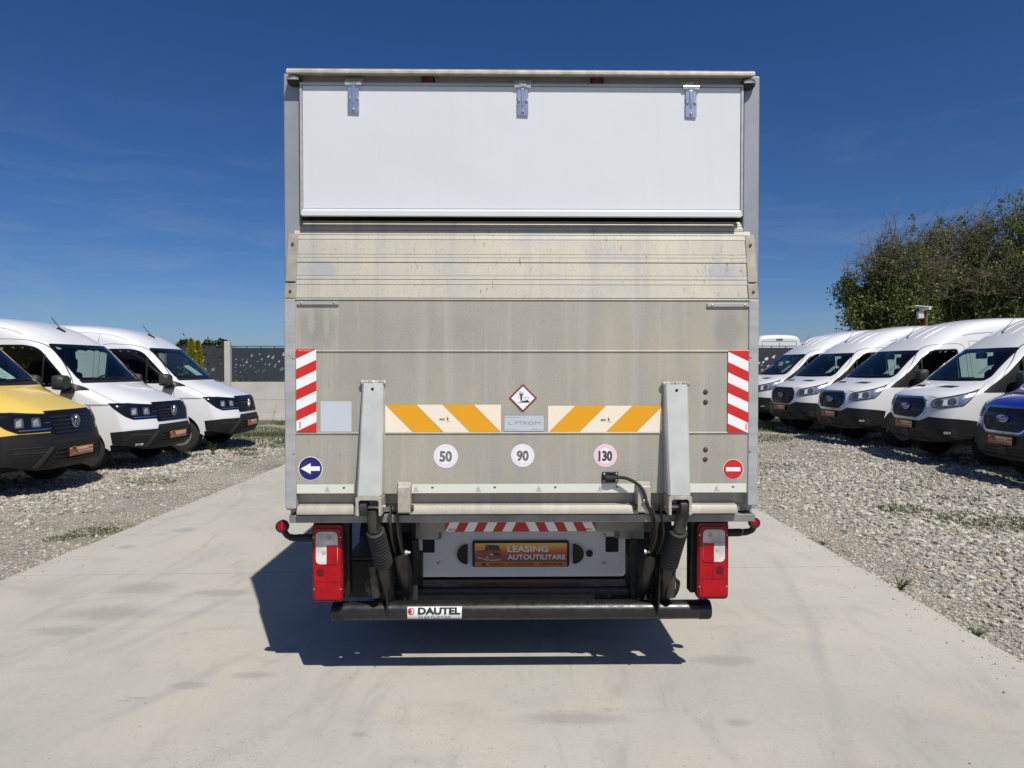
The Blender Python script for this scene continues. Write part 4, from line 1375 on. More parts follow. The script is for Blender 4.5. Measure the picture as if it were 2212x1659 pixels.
# ---- lift brackets welded to the platform
def bracket(Xt0, Xt1, Xb0, Xb1, Ytop, Ybot, fork_out, side):
    b = empty('lift_bracket', (0, 0, 0), parent=plat)
    yt, yb = -.030, -.098
    za, zb = TZ(Ytop + 6, yt), TZ(Ybot, yb)
    xa0, xa1 = TX(Xt0, yt), TX(Xt1, yt); xb0, xb1 = TX(Xb0, yb), TX(Xb1, yb)
    ch = .010
    m = MB()
    def ring(x0, x1, y, z):
        return [(x0, -.0005, z), (x0, y + ch, z), (x0 + ch * .8, y, z), (x1 - ch * .8, y, z), (x1, y + ch, z), (x1, -.0005, z)]
    v = ring(xa0, xa1, yt, za) + ring(xb0, xb1, yb, zb)
    f = [(i, i + 1, i + 7, i + 6) for i in range(5)] + [(5, 4, 3, 2, 1, 0), (6, 7, 8, 9, 10, 11), (5, 0, 6, 11)]
    m.add(v, f)
    m.build('arm', M['alu_bright'], b, bevel=.0015)
    # rough weld cap and weld beads
    w = MB()
    pts = [(xa0 - .004 + (xa1 - xa0 + .008) * t, -.012 - .006 * math.sin(t * 40), za + .004 + .0012 * math.sin(t * 25)) for t in np.linspace(0, 1, 60)]
    w.tube(pts, [.0105 + .0012 * math.sin(i * .9) for i in range(60)], 9)
    for x0, x1 in ((xa0, xb0), (xa1, xb1)):
        w.tube([(x0 + (x1 - x0) * t, -.002, za + (zb - za) * t) for t in np.linspace(0, .55, 40)], [.0035 + .0012 * math.sin(i * 1.9) for i in range(40)], 5)
    w.build('weld', M['alu_cast'], b)
    xc = (xa0 + xa1) / 2
    MB().lathe([(.0068, 0), (.0068, .0008)], (xc, yt - .0052, za - .026), (0, -1, 0), 16).build('hole', M['dark_void'], b)
    # fork
    z0, z1 = TZ(1113, yb), TZ(Ybot, yb) - .001
    x0, x1 = TX(fork_out[0], yb), TX(fork_out[1], yb)
    tk = .013
    zt = z1
    pr = rrect(x0, x1, z0, zt, .010, 4)
    inner = rrect(x0 + tk, x1 - tk, z0 - .05, zt - .018, .008, 4)
    fk = MB()
    # inverted U, built as one outline
    outl = [(x0, z0), (x0, zt - .008), (x0 + .008, zt), (x1 - .008, zt), (x1, zt - .008), (x1, z0), (x1 - tk, z0 - .002), (x1 - tk, zt - .026), (x1 - tk - .007, zt - .018), (x0 + tk + .007, zt - .018), (x0 + tk, zt - .026), (x0 + tk, z0 - .002)]
    tri = tessellate_polygon([[Vector((p[0], p[1], 0)) for p in outl]])
    n = len(outl)
    fk.add([(p[0], yb - .004, p[1]) for p in outl] + [(p[0], .02, p[1]) for p in outl],
           [t for t in tri] + [tuple(i + n for i in reversed(t)) for t in tri] + [(i, (i + 1) % n, n + (i + 1) % n, n + i) for i in range(n)])
    fk.build('fork', M['alu_cast'], b, bevel=.002)
    # roller and pin inside the fork
    zc = (z0 + zt) / 2 - .012
    xr0, xr1 = (x0 + tk + .001, x0 + tk + .036) if side < 0 else (x1 - tk - .038, x1 - tk - .001)
    MB().lathe([(.012, 0), (.036, .001), (.041, .004), (.041, abs(xr1 - xr0) - .004), (.036, abs(xr1 - xr0) - .001), (.012, abs(xr1 - xr0))], (xr0, -.055, zc), (1, 0, 0), 24).build('roller', M['grey_plastic'], b)
    MB().cyl((x0 - .010, -.055, zc), (x1 + .012, -.055, zc), .009, 14).build('pin', M['bolt'], b)
    return (x0, x1, z0, zt, zc, xr0, xr1)
FL = bracket(782, 828, 769, 823, 822, 1071, (767, 823), -1)
FR = bracket(1436, 1487, 1446, 1494, 825, 1071, (1446, 1496), 1)
def small_bracket(Xa, Xb):
    y = -.048
    x0, x1 = TX(Xa, y), TX(Xb, y)
    m = MB().prism([(-.0005, TZ(1043)), (-.020, TZ(1043)), (y, TZ(1052, y)), (y, TZ(1106, y)), (y + .008, TZ(1109, y)), (.02, TZ(1109)), (.044, TZ(1085)), (.044, TZ(1067)), (-.0005, TZ(1064))], 'x', x0, x1)
    b = m.build('hinge_bracket', M['alu_cast'], plat, bevel=.003)
    MB().cyl((x0 - .012, -.012, TZ(1095)), (x1 + .012, -.012, TZ(1095)), .013, 14).build('pin', M['dirty_steel'], b)
    MB().tube([(x0 + (x1 - x0) * t, -.012, TZ(1043) + .0008 * math.sin(t * 30)) for t in np.linspace(0, 1, 40)], .008, 8).build('weld', M['alu_cast'], b)
small_bracket(858, 885)
small_bracket(1379, 1407)

# ---- warning lamp plug and cable
cx0, cx1, cz0, cz1 = RX(1301), RX(1335.5), RZ(1042), RZ(1019.5)
jb = part(MB().prism(rrect(cx0, cx1, cz0, cz1, .004), 'y', -.012, -.0005), 'cable_socket', M['black_plastic'], bevel=.002)
for x in (cx0 + .009, cx1 - .009):
    for z in (cz0 + .009, cz1 - .009):
        MB().lathe([(.0055, 0), (.0055, .002), (.002, .004)], (x, -.0118, z), (0, -1, 0), 10).build('screw', M['bolt'], jb)
zc = (cz0 + cz1) / 2
MB().tube([(cx0 + .018, -.012, zc), (cx0 + .022, -.026, zc), (cx0 + .034, -.030, zc), (cx1 - .004, -.030, zc)], [.013, .014, .011, .007], 12).build('boot', M['rubber'], jb)
cab = [(1334, 1031, -.032), (1352, 1033, -.042), (1372, 1042, -.050), (1387, 1056, -.056), (1394, 1072, -.060), (1396.5, 1084, -.060), (1401, 1096, -.055), (1408, 1112, -.03), (1411, 1128, .03), (1410, 1143, .10), (1405, 1160, .18)]
pts = []
for X, Y, y in cab:
    x, z = T(X, Y, y); pts.append((x, y, z))
def spline(P, k=6):
    P = [Vector(p) for p in P]
    Q = [2 * P[0] - P[1]] + P + [2 * P[-1] - P[-2]]
    out = []
    for i in range(1, len(Q) - 2):
        for j in range(k):
            t = j / k
            out.append(.5 * ((2 * Q[i]) + (-Q[i - 1] + Q[i + 1]) * t + (2 * Q[i - 1] - 5 * Q[i] + 4 * Q[i + 1] - Q[i + 2]) * t * t + (-Q[i - 1] + 3 * Q[i] - 3 * Q[i + 1] + Q[i + 2]) * t ** 3))
    return out + [P[-1]]
part(MB().tube(spline(pts), .0078, 10), 'cable', M['rubber'])
x, z = T(1395.5, 1081, -.058)
part(MB().box(x - .014, x + .012, -.064, -.050, z - .008, z + .006), 'cable_clip', M['bolt'], bevel=.002)

# ---- rear underframe
part(MB().box(TX(623, .02), TX(1633, .02), .016, .11, TZ(1128, .02), TZ(1111.5, .02)), 'rear_beam', M['alu_dark'], bevel=.003)
xa, xb = TX(905, .30), TX(1391, .30)
zb0, zb1 = TZ(1149, .30), TZ(1122, .30)
mount = part(MB().prism([(.30, zb1 + .02), (.30, zb0), (.33, zb0 - .0), (.52, zb0 - .05), (.52, zb1 + .02)], 'x', xa, xb), 'lift_crossbeam', M['alu_dark'], bevel=.004)
s = Sticker(sheet(.2965)); x0, x1, z0, z1 = TX(962, .297), TX(1288, .297), TZ(1148, .297), TZ(1124, .297)
s.poly([(x0, z0), (x1, z0), (x1, z1), (x0, z1)], WHITE, 0)
mid = (x0 + x1) / 2; H = z1 - z0
DR = hexc('#b0161c')
s.stripes(x0, mid, z0, z1, DR, (mid - x0) * .252, (mid - x0) * .126, (.5,), (mid - x0) * .122, 1)
s.stripes(mid, x1, z0, z1, DR, (mid - x0) * .252, (mid - x0) * .126, (-.5,), -(mid - x0) * .004, 1)
s.text('VESTA', x0 + .012, z0 + .006, .009, DR, 2, .02)
s.text('VESTA', x1 - .058, z0 + .006, .009, DR, 2, .02)
s.build('hazard_marking', mount)
for X0, X1 in ((897, 947), (1340, 1392)):
    part(MB().prism([(.34, TZ(1165, .34)), (.34, TZ(1128, .34)), (.52, TZ(1128, .5)), (.52, TZ(1165, .5))], 'x', TX(X0, .34), TX(X1, .34)), 'beam_gusset', M['alu_dark'], bevel=.004)

PY = .56
x0, x1, z0, z1 = TX(903, PY), TX(1352, PY), TZ(1246, PY), TZ(1142, PY)
pan = part(MB().prism(rrect(x0, x1, z0, z1, .02), 'y', PY, PY + .03), 'rear_panel', M['truck_panel'], bevel=.005)
for Xa, Xb in ((912, 938), (1309, 1337)):
    MB().prism(rrect(TX(Xa, PY), TX(Xb, PY), TZ(1193, PY), TZ(1160, PY), .006), 'y', PY - .0025, PY + .002).build('panel_opening', M['dark_void'], pan)
for X, Y in ((947, 1156), (948, 1217), (1305, 1156), (1305, 1217)):
    x, z = T(X, Y, PY)
    MB().lathe([(.011, 0), (.010, .003), (.004, .005)], (x, PY, z), (0, -1, 0), 12).build('bolt', M['bolt'], pan)
for X, sg in ((1010, 1), (1238, -1)):
    xe = TX(X, PY); za, zb = TZ(1216, PY), TZ(1175, PY)
    zc = (za + zb) / 2; h = (zb - za) / 2
    pts = [(xe, za), (xe, zb)] + [(xe - sg * .058 * math.cos(R(a)), zc + h * math.sin(R(a))) for a in np.linspace(88, -88, 12)]
    MB().prism(pts, 'y', PY - .028, PY).build('plate_lamp', M['black_plastic'], pan, bevel=.004)
x, z = T(1273, 1195, PY)
MB().lathe([(.018, 0), (.018, .012), (.012, .018), (.001, .02)], (x, PY, z), (0, -1, 0), 18).build('towing_cap', M['rubber'], pan)
# number plate
px0, px1, pz0, pz1 = TX(1020, PY - .02), TX(1230.5, PY - .02), TZ(1224.5, PY - .02), TZ(1169, PY - .02)
pl = part(MB().prism(rrect(px0, px1, pz0, pz1, .012), 'y', PY - .022, PY - .001), 'number_plate', M['black_plastic'], bevel=.003)
pcx, pcz = (px0 + px1) / 2, (pz0 + pz1) / 2 - .003
s = Sticker(lambda u, v, layer: (pcx + u, PY - .0235 - .0006 * layer, pcz + v))
plate_print(s, (px1 - px0) - .026, (pz1 - pz0) - .014, ('LEASING', 'AUTOUTILITARE'), True)
s.build('plate_print', pl)

# ---- chassis, dark rear crossmember
part(MB().box(-.62, .62, .62, .72, TZ(1292, .62), TZ(1250, .62)).box(-.60, .60, .70, .74, .55, .80), 'chassis_crossmember', M['black_steel'], bevel=.006)
for sx in (-.42, .42):
    part(MB().box(sx - .04, sx + .04, .60, 6.0, .52, .70), 'chassis_rail', M['black_steel'], bevel=.005)
cr = MB()
for k in range(4):
    y0 = .60 + .012 * k
    cr.tube(spline([(-.55 + .1 * k, y0, .50 + .015 * k), (-.2, y0 - .02, .485 + .01 * k), (.15, y0, .50 + .012 * k), (.55, y0 - .01, .49 + .012 * k)], 5), .008, 6)
part(cr, 'wiring_loom', M['rubber'])
part(MB().box(TX(748, .50), TX(818, .50), .45, .85, TZ(1289, .46), TZ(1206, .46)), 'battery_box', M['black_plastic'], bevel=.015)
part(MB().box(TX(748, .44) - .004, TX(818, .50), .43, .87, TZ(1205, .46), TZ(1198, .46)), 'box_lid', M['grey_plastic'], bevel=.006)

# ---- lift cylinders and links
def P3(X, Y, y):
    x, z = T(X, Y, y); return Vector((x, y, z))
def lifts(c_top, c_b0, c_b1, c_bot, link, tube0, tube1, tube2, plate, cyl2):
    top = P3(*c_top); b0 = P3(*c_b0); b1 = P3(*c_b1); bot = P3(*c_bot)
    cy = empty('lift_cylinder', (0, 0, 0), parent=truck)
    MB().tube([top, top.lerp(b0, .5), b0], [.026, .030, .030], 18).build('rod_eye', M['dirty_steel'], cy)
    n = 12 * 6
    pth = [b0.lerp(b1, i / n) for i in range(n + 1)]
    rr = [.0360 + .0085 * (.5 + .5 * math.sin(i / 6 * 2 * math.pi)) ** 2 + .003 * (i / n) for i in range(n + 1)]
    MB().tube(pth, rr, 22).build('bellows', M['bellows'], cy, smooth_angle=60)
    MB().tube([b1, bot], [.037, .037], 20).build('barrel', M['black_steel'], cy)
    lk = empty('lift_link', (0, 0, 0), parent=truck)
    L = [P3(*p) for p in link]
    for dx in (-.017, .016):
        m = MB()
        Q = spline(L, 5)
        v, f = [], []
        for i, q in enumerate(Q):
            t = i / (len(Q) - 1)
            w = .014 + .030 * math.sin(math.pi * min(1, t * 1.05)) ** .8
            for ex, ey in ((-.003, -w), (.003, -w), (.003, w), (-.003, w)):
                v.append((q.x + dx + ex, q.y + ey, q.z))
        for i in range(len(Q) - 1):
            for k in range(4):
                f.append((i * 4 + k, i * 4 + (k + 1) % 4, i * 4 + 4 + (k + 1) % 4, i * 4 + 4 + k))
        f += [(0, 1, 2, 3), tuple(len(v) - 4 + k for k in (3, 2, 1, 0))]
        m.add(v, f)
        m.build('link_plate', M['dirty_steel'], lk)
    a, b, c = P3(*tube0), P3(*tube1), P3(*tube2)
    MB().tube([a, a.lerp(b, .08), b, b.lerp(c, .15), c], [.030, .039, .040, .033, .031], 20).build('lift_arm_tube', M['black_steel'], lk)
    q = P3(*cyl2)
    MB().lathe([(.012, 0), (.012, .012), (.007, .0125), (.007, .026)], (q.x - .012, q.y - .012, q.z), (1, 0, 0), 6).build('grease_bolt', M['bolt'], lk, bevel=.001)
    return cy
lifts((803, 1100, -.05), (811, 1147, -.02), (829, 1219, .10), (838, 1296, .25),
      [(852, 1092, -.01), (853, 1120, .02), (855, 1150, .06), (860, 1178, .10), (864, 1200, .13)], (862, 1192, .12), (876, 1254, .22), (884, 1296, .30), None, (881, 1192, .08))
lifts((1478, 1100, -.05), (1466, 1147, -.02), (1443, 1222, .10), (1430, 1296, .25),
      [(1416, 1092, -.01), (1421, 1120, .02), (1422, 1150, .06), (1416, 1178, .10), (1408, 1202, .13)], (1408, 1195, .12), (1392, 1256, .22), (1382, 1296, .30), None, (1396, 1190, .08))
# carrier plates that hold the underrun bar
for X in (838, 1421):
    p0, p1 = P3(X - 6 if X < 1000 else X + 7, 1190, .10), P3(X, 1322, .16)
    m = MB()
    m.add([(p0.x - .004, .10, p0.z), (p0.x + .004, .10, p0.z), (p1.x + .004, .145, p1.z - .01), (p1.x - .004, .145, p1.z - .01), (p0.x - .004, .20, p0.z), (p0.x + .004, .20, p0.z), (p1.x + .004, .30, p1.z), (p1.x - .004, .30, p1.z)],
          [(0, 1, 2, 3), (7, 6, 5, 4), (0, 4, 5, 1), (1, 5, 6, 2), (2, 6, 7, 3), (3, 7, 4, 0)])
    part(m, 'carrier_plate', M['black_steel'], bevel=.002)
# valve blocks, hoses next to the cylinders
for sg, X0 in ((-1, 806), (1, 1452)):
    vb = MB()
    p = P3(X0, 1230, .12); q = P3(X0 + sg * -6, 1288, .16)
    vb.tube([p, p.lerp(q, .3), q], [.016, .022, .024], 12)
    vb.box(p.x - .018, p.x + .016, .10, .15, p.z - .01, p.z + .02)
    b = part(vb, 'valve_block', M['dirty_steel'], bevel=.003)
    for k in range(2):
        hs = [P3(X0 + sg * (4 + 6 * k), 1242 + 10 * k, .12), P3(X0 + sg * (10 + 5 * k), 1258, .13), P3(X0 + sg * (8 + 4 * k), 1276, .14), P3(X0 + sg * (2 + 2 * k), 1290, .16)]
        MB().tube(spline(hs), .0055, 8).build('hose', M['rubber'], b)
    hx = MB()
    X1 = 838 + 55 if sg < 0 else 1372
    for k in range(3):
        hx.tube(spline([P3(X1 + 4 * k * -sg, 1165, .26), P3(X1 + (3 + 4 * k) * -sg, 1210, .28 + .01 * k), P3(X1 + (1 + 3 * k) * -sg, 1250, .27), P3(X1 + 3 * k * -sg, 1295, .26)]), .008, 8)
    part(hx, 'hydraulic_hose', M['rubber'])
    dm = MB().box(TX(X1 + 8 * -sg - 7, .34), TX(X1 + 8 * -sg + 9, .34), .33, .42, TZ(1283, .34), TZ(1196, .34))
    part(dm, 'damper_block', M['black_plastic'], bevel=.008)
# wheel house shells behind the links
for Xa, Xb in ((834, 900), (1360, 1426)):
    xa, xb = TX(Xa, .75), TX(Xb, .75)
    m = MB().prism([(.70, .92), (.72, .70), (.80, .60), (.86, .60), (.9, .92)], 'x', min(xa, xb), max(xa, xb))
    part(m, 'wheel_house', M['grey_plastic'], bevel=.01)

# ---- underrun bar with maker's sticker
BY = .21
r_ = .0465
zc = TZ(1317.5, BY)
bx0, bx1 = TX(712, BY - .03), TX(1541, BY - .03)
bar = part(MB().lathe([(r_, 0), (r_, bx1 - bx0 - .11)], (bx0 + .055, BY, zc), (1, 0, 0), 36), 'underrun_bar', M['black_steel'], smooth_angle=50)
for a, d in ((bx0, 1), (bx1, -1)):
    MB().lathe([(.03, 0), (.044, .003), (r_ + .0025, .012), (r_ + .0025, .058)], (a, BY, zc), (d, 0, 0), 36).build('end_cap', M['black_plastic'], bar, smooth_angle=50)
sx0, sx1 = TX(878, BY - .05), TX(996.5, BY - .05)
sw = sx1 - sx0; sh = .062
def on_bar(u, v, layer):
    a = (v - sh / 2) / r_ + .04
    rr = r_ + .0008 + .0014 * layer
    return (sx0 + u, BY - rr * math.cos(a), zc + rr * math.sin(a))
s = Sticker(on_bar)
for k in range(8):
    a, b = sh * k / 8, sh * (k + 1) / 8
    s.poly([(0, a), (sw, a), (sw, b), (0, b)], (.72, .73, .74), 0)
def split_text(st, *a, **k): st.text(*a, **k)
s.poly(circle(sw * .07, sh * .66, sh * .27, 24), hexc('#b3211f'), 1)
s.poly(circle(sw * .07, sh * .66, sh * .19, 20, a0=-90, a1=90), (.72, .73, .74), 2)
s.poly(circle(sw * .07, sh * .66, sh * .08, 14), hexc('#b3211f'), 3)
s.text('DAUTEL', sw * .20, sh * .45, sh * .46, (.012, .013, .03), 2, .02, w=sw * .77, fat=.0016)
s.text('FLEETLIFTER', sw * .20, sh * .08, sh * .19, (.10, .10, .11), 2, 0, w=sw * .60, shear=.25)
for k in range(7):
    a = sw * (.06 + .14 * k + rng.uniform(-.03, .03)); w = rng.uniform(.004, .012)
    s.poly([(a, 0), (a + w, 0), (a + w * .7, sh * rng.uniform(.03, .09)), (a + w * .2, sh * .06)], BLACK, 3)
s.build('maker_sticker', bar)
part(MB().box(bx0 + .22, bx1 - .22, .30, .40, zc + .005, zc + .085), 'lift_torsion_tube', M['black_steel'], bevel=.02)

# ---- tail lights
def tail_light(Xa, Xb, Ya, Yb, sg):
    y0 = .115
    x0, x1, z0, z1 = TX(Xa, y0), TX(Xb, y0), TZ(Yb, y0), TZ(Ya, y0)
    W, H = x1 - x0, z1 - z0
    t = part(MB().prism(rrect(x0, x1, z0, z1, .020), 'y', y0 + .002, y0 + .045), 'tail_light', M['dark_red_lens'], bevel=.008, seg=3)
    bxa, bxb = (x0 + .02, x1 + .022) if sg < 0 else (x0 - .022, x1 - .02)
    MB().box(bxa, bxb, y0 + .045, y0 + .115, z0 + .018, z1 - .0).build('lamp_housing', M['black_plastic'], t, bevel=.006)
    # main red lens, proud of the rim
    MB().prism(rrect(x0 + .010, x1 - .010, z0 + .012, z1 - .020, .016), 'y', y0 - .004, y0 + .003).build('red_lens', M['red_lens'], t, bevel=.003)
    cw0, cw1 = x0 + W * .14, x1 - W * .16
    if sg > 0: cw0, cw1 = x0 + W * .17, x1 - W * .14
    ca, cb = z1 - H * .51, z1 - H * .09
    MB().prism(rrect(cw0, cw1, ca, cb, .022, 6), 'y', y0 - .008, y0 - .0042).build('clear_lens', M['clear_lens'], t, bevel=.002)
    # red quarter inside the clear window
    mx_ = (cw0 + cw1) / 2; zm = z1 - H * .265
    q = [(mx_, ca + .001), (cw1 - .016, ca + .001), (cw1 - .006, ca + .007), (cw1 - .0012, ca + .018), (cw1 - .0012, zm), (mx_, zm)] if sg < 0 else \
        [(mx_, ca + .001), (cw0 + .016, ca + .001), (cw0 + .006, ca + .007), (cw0 + .0012, ca + .018), (cw0 + .0012, zm), (mx_, zm)]
    MB().prism(q, 'y', y0 - .0098, y0 - .0082).build('fog_lens', M['red_lens'], t)
    MB().box(cw0 + .002, cw1 - .002, y0 - .0096, y0 - .0082, zm, zm + .0022).build('lens_rib', M['clear_lens'], t)
    # bulbs seen as darker / warmer discs
    def bulb(fx, fz, r, mat):
        MB().lathe([(r, 0), (r * .8, .0004), (r * .2, .0006)], (x0 + W * fx, y0 - .0082, z1 - H * fz), (0, -1, 0), 16).build('bulb', mat, t)
    bulb(.56 if sg < 0 else .40, .165, .012, M['bulb_warm'])
    bulb(.40 if sg < 0 else .62, .36, .011, M['bulb_grey'])
    # lower division ribs
    for zf in (.735,):
        MB().box(x0 + W * .14, x1 - W * .14, y0 - .0065, y0 - .0038, z1 - H * zf, z1 - H * zf + .003).build('lens_rib', M['red_lens'], t)
    MB().box((x0 + x1) / 2 - .0015, (x0 + x1) / 2 + .0015, y0 - .0065, y0 - .0038, z1 - H * .735, z1 - H * .56).build('lens_rib', M['red_lens'], t)
    xb_ = x0 + W * (.28 if sg < 0 else .70)
    MB().lathe([(.021, 0), (.018, .002), (.004, .004)], (xb_, y0 - .0035, z1 - H * .62), (0, -1, 0), 18).build('bulb', M['dark_red_lens'], t)
    MB().lathe([(.012, 0), (.010, .003), (.002, .005)], (x0 + W * (.32 if sg < 0 else .66), y0 - .0035, z1 - H * .86), (0, -1, 0), 16).build('reflector', M['red_lens'], t)
    MB().prism(rrect(x0 + W * .14, x1 - W * .14, z0 + H * .05, z1 - H * .745, .012), 'y', y0 - .0062, y0 - .0042).build('reflex_panel', M['red_lens'], t, bevel=.001)
    for fx in (.07, .93):
        for fz in (.165, .83):
            MB().lathe([(.0045, 0), (.004, .002), (.001, .003)], (x0 + W * fx, y0 - .003, z1 - H * fz), (0, -1, 0), 8).build('screw', M['bolt'], t)
    return t
tail_light(671, 739, 1131, 1299, -1)
tail_light(1508, 1577, 1129, 1297, 1)
# bracket above the lamps
for Xa, Xb in ((676, 750), (1494, 1574)):
    part(MB().box(TX(Xa, .16), TX(Xb, .16), .15, .24, TZ(1134, .16), TZ(1124, .16)), 'lamp_bracket', M['black_steel'], bevel=.004)
# outline marker lamps on rubber stalks
for side, C, path in ((-1, (610, 1137), [(690, 1162), (645, 1162), (630, 1161), (621, 1157), (615, 1149), (612, 1142)]), (1, (1629, 1129), [(1556, 1151), (1598, 1150), (1612, 1149), (1622, 1146), (1627, 1140), (1629, 1134)])):
    ys = [.15, .145, .14, .13, .12, .115]
    pts = [P3(a, b, y) for (a, b), y in zip(path, ys)]
    c = P3(C[0], C[1], .10)
    st = part(MB().tube(spline(pts, 5), [.0195] * 6 + [.017] * 6 + [.0145] * 14, 12), 'marker_stalk', M['rubber'])
    r0 = .030 if side < 0 else .026
    MB().lathe([(r0 * .9, -.016), (r0, -.012), (r0, .012), (r0 * .88, .016), (r0 * .72, .013)], c, (0, -1, 0), 26).build('lamp_ring', M['rubber'], st)
    MB().lathe([(r0 * .72, .006), (r0 * .70, .013), (r0 * .5, .018), (r0 * .02, .0195)], c, (0, -1, 0), 22).build('marker_lens', M['red_lens'], st)

# ---- wheels and cab
def wheel(name, parent, x, y, z, r, w, side, mat_rim='steel_rim'):
    """wheel standing in the x axis; outer face towards side"""
    e = empty(name, (x, y, z), parent=parent)
    t = MB().lathe([(r * .62, -w * .48), (r * .80, -w * .5), (r * .95, -w * .46), (r, -w * .36), (r, w * .36), (r * .95, w * .46), (r * .80, w * .5), (r * .62, w * .48), (r * .60, 0), (r * .62, -w * .48)], (0, 0, 0), (side, 0, 0), 40)
    t.f = t.f[:-2]; t.m = t.m[:-2]; t.c = t.c[:-2]
    t.build('tyre', M['rubber'], e)
    tr = MB()
    for k in range(44):
        a = 2 * math.pi * k / 44
        for h in (-.30, -.1, .1, .30):
            c, s_ = math.cos(a + h * .2), math.sin(a + h * .2)
            d = .018
            v = []
            for rr in (r - .004, r + .006):
                for ta, hh in ((-d, -.075), (d, -.075), (d, .075), (-d, .075)):
                    v.append((h * w + hh * w, (rr * c - ta * s_), (rr * s_ + ta * c)))
            tr.add(v, [(4, 5, 6, 7), (0, 1, 5, 4), (1, 2, 6, 5), (2, 3, 7, 6), (3, 0, 4, 7)])
    tr.build('tread', M['rubber'], e, smooth_angle=0)
    ri = MB().lathe([(r * .64, w * .44), (r * .60, w * .46), (r * .56, w * .30), (r * .46, w * .22), (r * .30, w * .34), (r * .20, w * .36), (r * .18, w * .46), (r * .02, w * .47)], (0, 0, 0), (side, 0, 0), 32)
    rm = ri.build('rim', M[mat_rim], e)
    hl = MB()
    for k in range(10):
        a = 2 * math.pi * k / 10
        p = Vector((side * (w * .27), r * .44 * math.cos(a), r * .44 * math.sin(a)))
        hl.lathe([(.018, 0), (.018, .004)], p, (side, 0, 0), 10)
    hl.build('rim_hole', M['dark_void'], rm)
    return e
for sx in (-1, 1):
    wheel('wheel', truck, sx * .83, 1.42, .335, .335, .20, sx)
    wheel('wheel', truck, sx * .60, 1.42, .335, .335, .20, sx)
    wheel('wheel', truck, sx * .86, 5.05, .335, .335, .21, sx)
part(MB().cyl((-.9, 1.42, .335), (.9, 1.42, .335), .055, 14).lathe([(.06, -.17), (.16, -.09), (.17, 0), (.16, .09), (.06, .17)], (0, 1.42, .335), (1, 0, 0), 18), 'rear_axle', M['black_steel'])
for sx in (-1, 1):
    pts = [(1.42 + .43 * math.cos(R(a)), .335 + .43 * math.sin(R(a))) for a in np.linspace(0, 180, 14)] + [(1.42 + .45 * math.cos(R(a)), .335 + .45 * math.sin(R(a))) for a in np.linspace(180, 0, 14)]
    a, b = sorted((sx * .50, sx * .96))
    part(MB().prism(pts, 'x', a, b), 'mudguard', M['black_plastic'])
# ================================================================== PANEL VANS
# van space: front at y = 0 facing -y, x across, z up
def bs_matrix(n, k):
    rows = []
    for i in range(n - 1):
        for j in range(k):
            t = j / k
            b = [(1 - t) ** 3 / 6, (3 * t ** 3 - 6 * t * t + 4) / 6, (-3 * t ** 3 + 3 * t * t + 3 * t + 1) / 6, t ** 3 / 6]
            r = np.zeros(n)
            for q, wgt in zip((i - 1, i, i + 1, i + 2), b):
                if q < 0: r[0] += 2 * wgt; r[1] -= wgt
                elif q >= n: r[n - 1] += 2 * wgt; r[n - 2] -= wgt
                else: r[q] += wgt
            rows.append(r)
    r = np.zeros(n); r[n - 1] = 1
    rows.append(r)
    return np.array(rows)
def inpoly(x, y, poly):
    c = np.zeros(len(x), bool)
    n = len(poly)
    for i in range(n):
        x0, y0 = poly[i]; x1, y1 = poly[(i + 1) % n]
        cond = ((y0 > y) != (y1 > y))
        with np.errstate(divide='ignore', invalid='ignore'):
            xx = (x1 - x0) * (y - y0) / (y1 - y0 + 1e-12) + x0
        c ^= cond & (x < xx)
    return c
def inset(poly, d):
    n = len(poly); out = []
    area = sum(poly[i][0] * poly[(i + 1) % n][1] - poly[(i + 1) % n][0] * poly[i][1] for i in range(n))
    sg = 1 if area > 0 else -1
    for i in range(n):
        a, b, c = Vector(poly[i - 1]), Vector(poly[i]), Vector(poly[(i + 1) % n])
        e0, e1 = (b - a).normalized(), (c - b).normalized()
        n0, n1 = Vector((-e0.y, e0.x)) * sg, Vector((-e1.y, e1.x)) * sg
        m = (n0 + n1)
        m = m / max(.35, m.dot(n0)) if m.length > 1e-6 else n0
        out.append((b.x + m.x * d, b.y + m.y * d))
    return out
def dens(poly, step):
    out = []
    n = len(poly)
    for i in range(n):
        a, b = Vector(poly[i]), Vector(poly[(i + 1) % n])
        k = max(1, int(math.ceil((b - a).length / step)))
        out += [tuple(a.lerp(b, j / k)) for j in range(k)]
    return out
def rpoly(poly, r, k=4):
    """round the corners of a polygon"""
    n = len(poly); out = []
    rr = r if isinstance(r, (list, tuple)) else [r] * n
    for i in range(n):
        a, b, c = Vector(poly[i - 1]), Vector(poly[i]), Vector(poly[(i + 1) % n])
        ra = min(rr[i], (a - b).length * .45, (c - b).length * .45)
        p0 = b + (a - b).normalized() * ra; p1 = b + (c - b).normalized() * ra
        for j in range(k + 1):
            t = j / k
            out.append(tuple(p0 * (1 - t) ** 2 + b * 2 * t * (1 - t) + p1 * t * t))
    return out

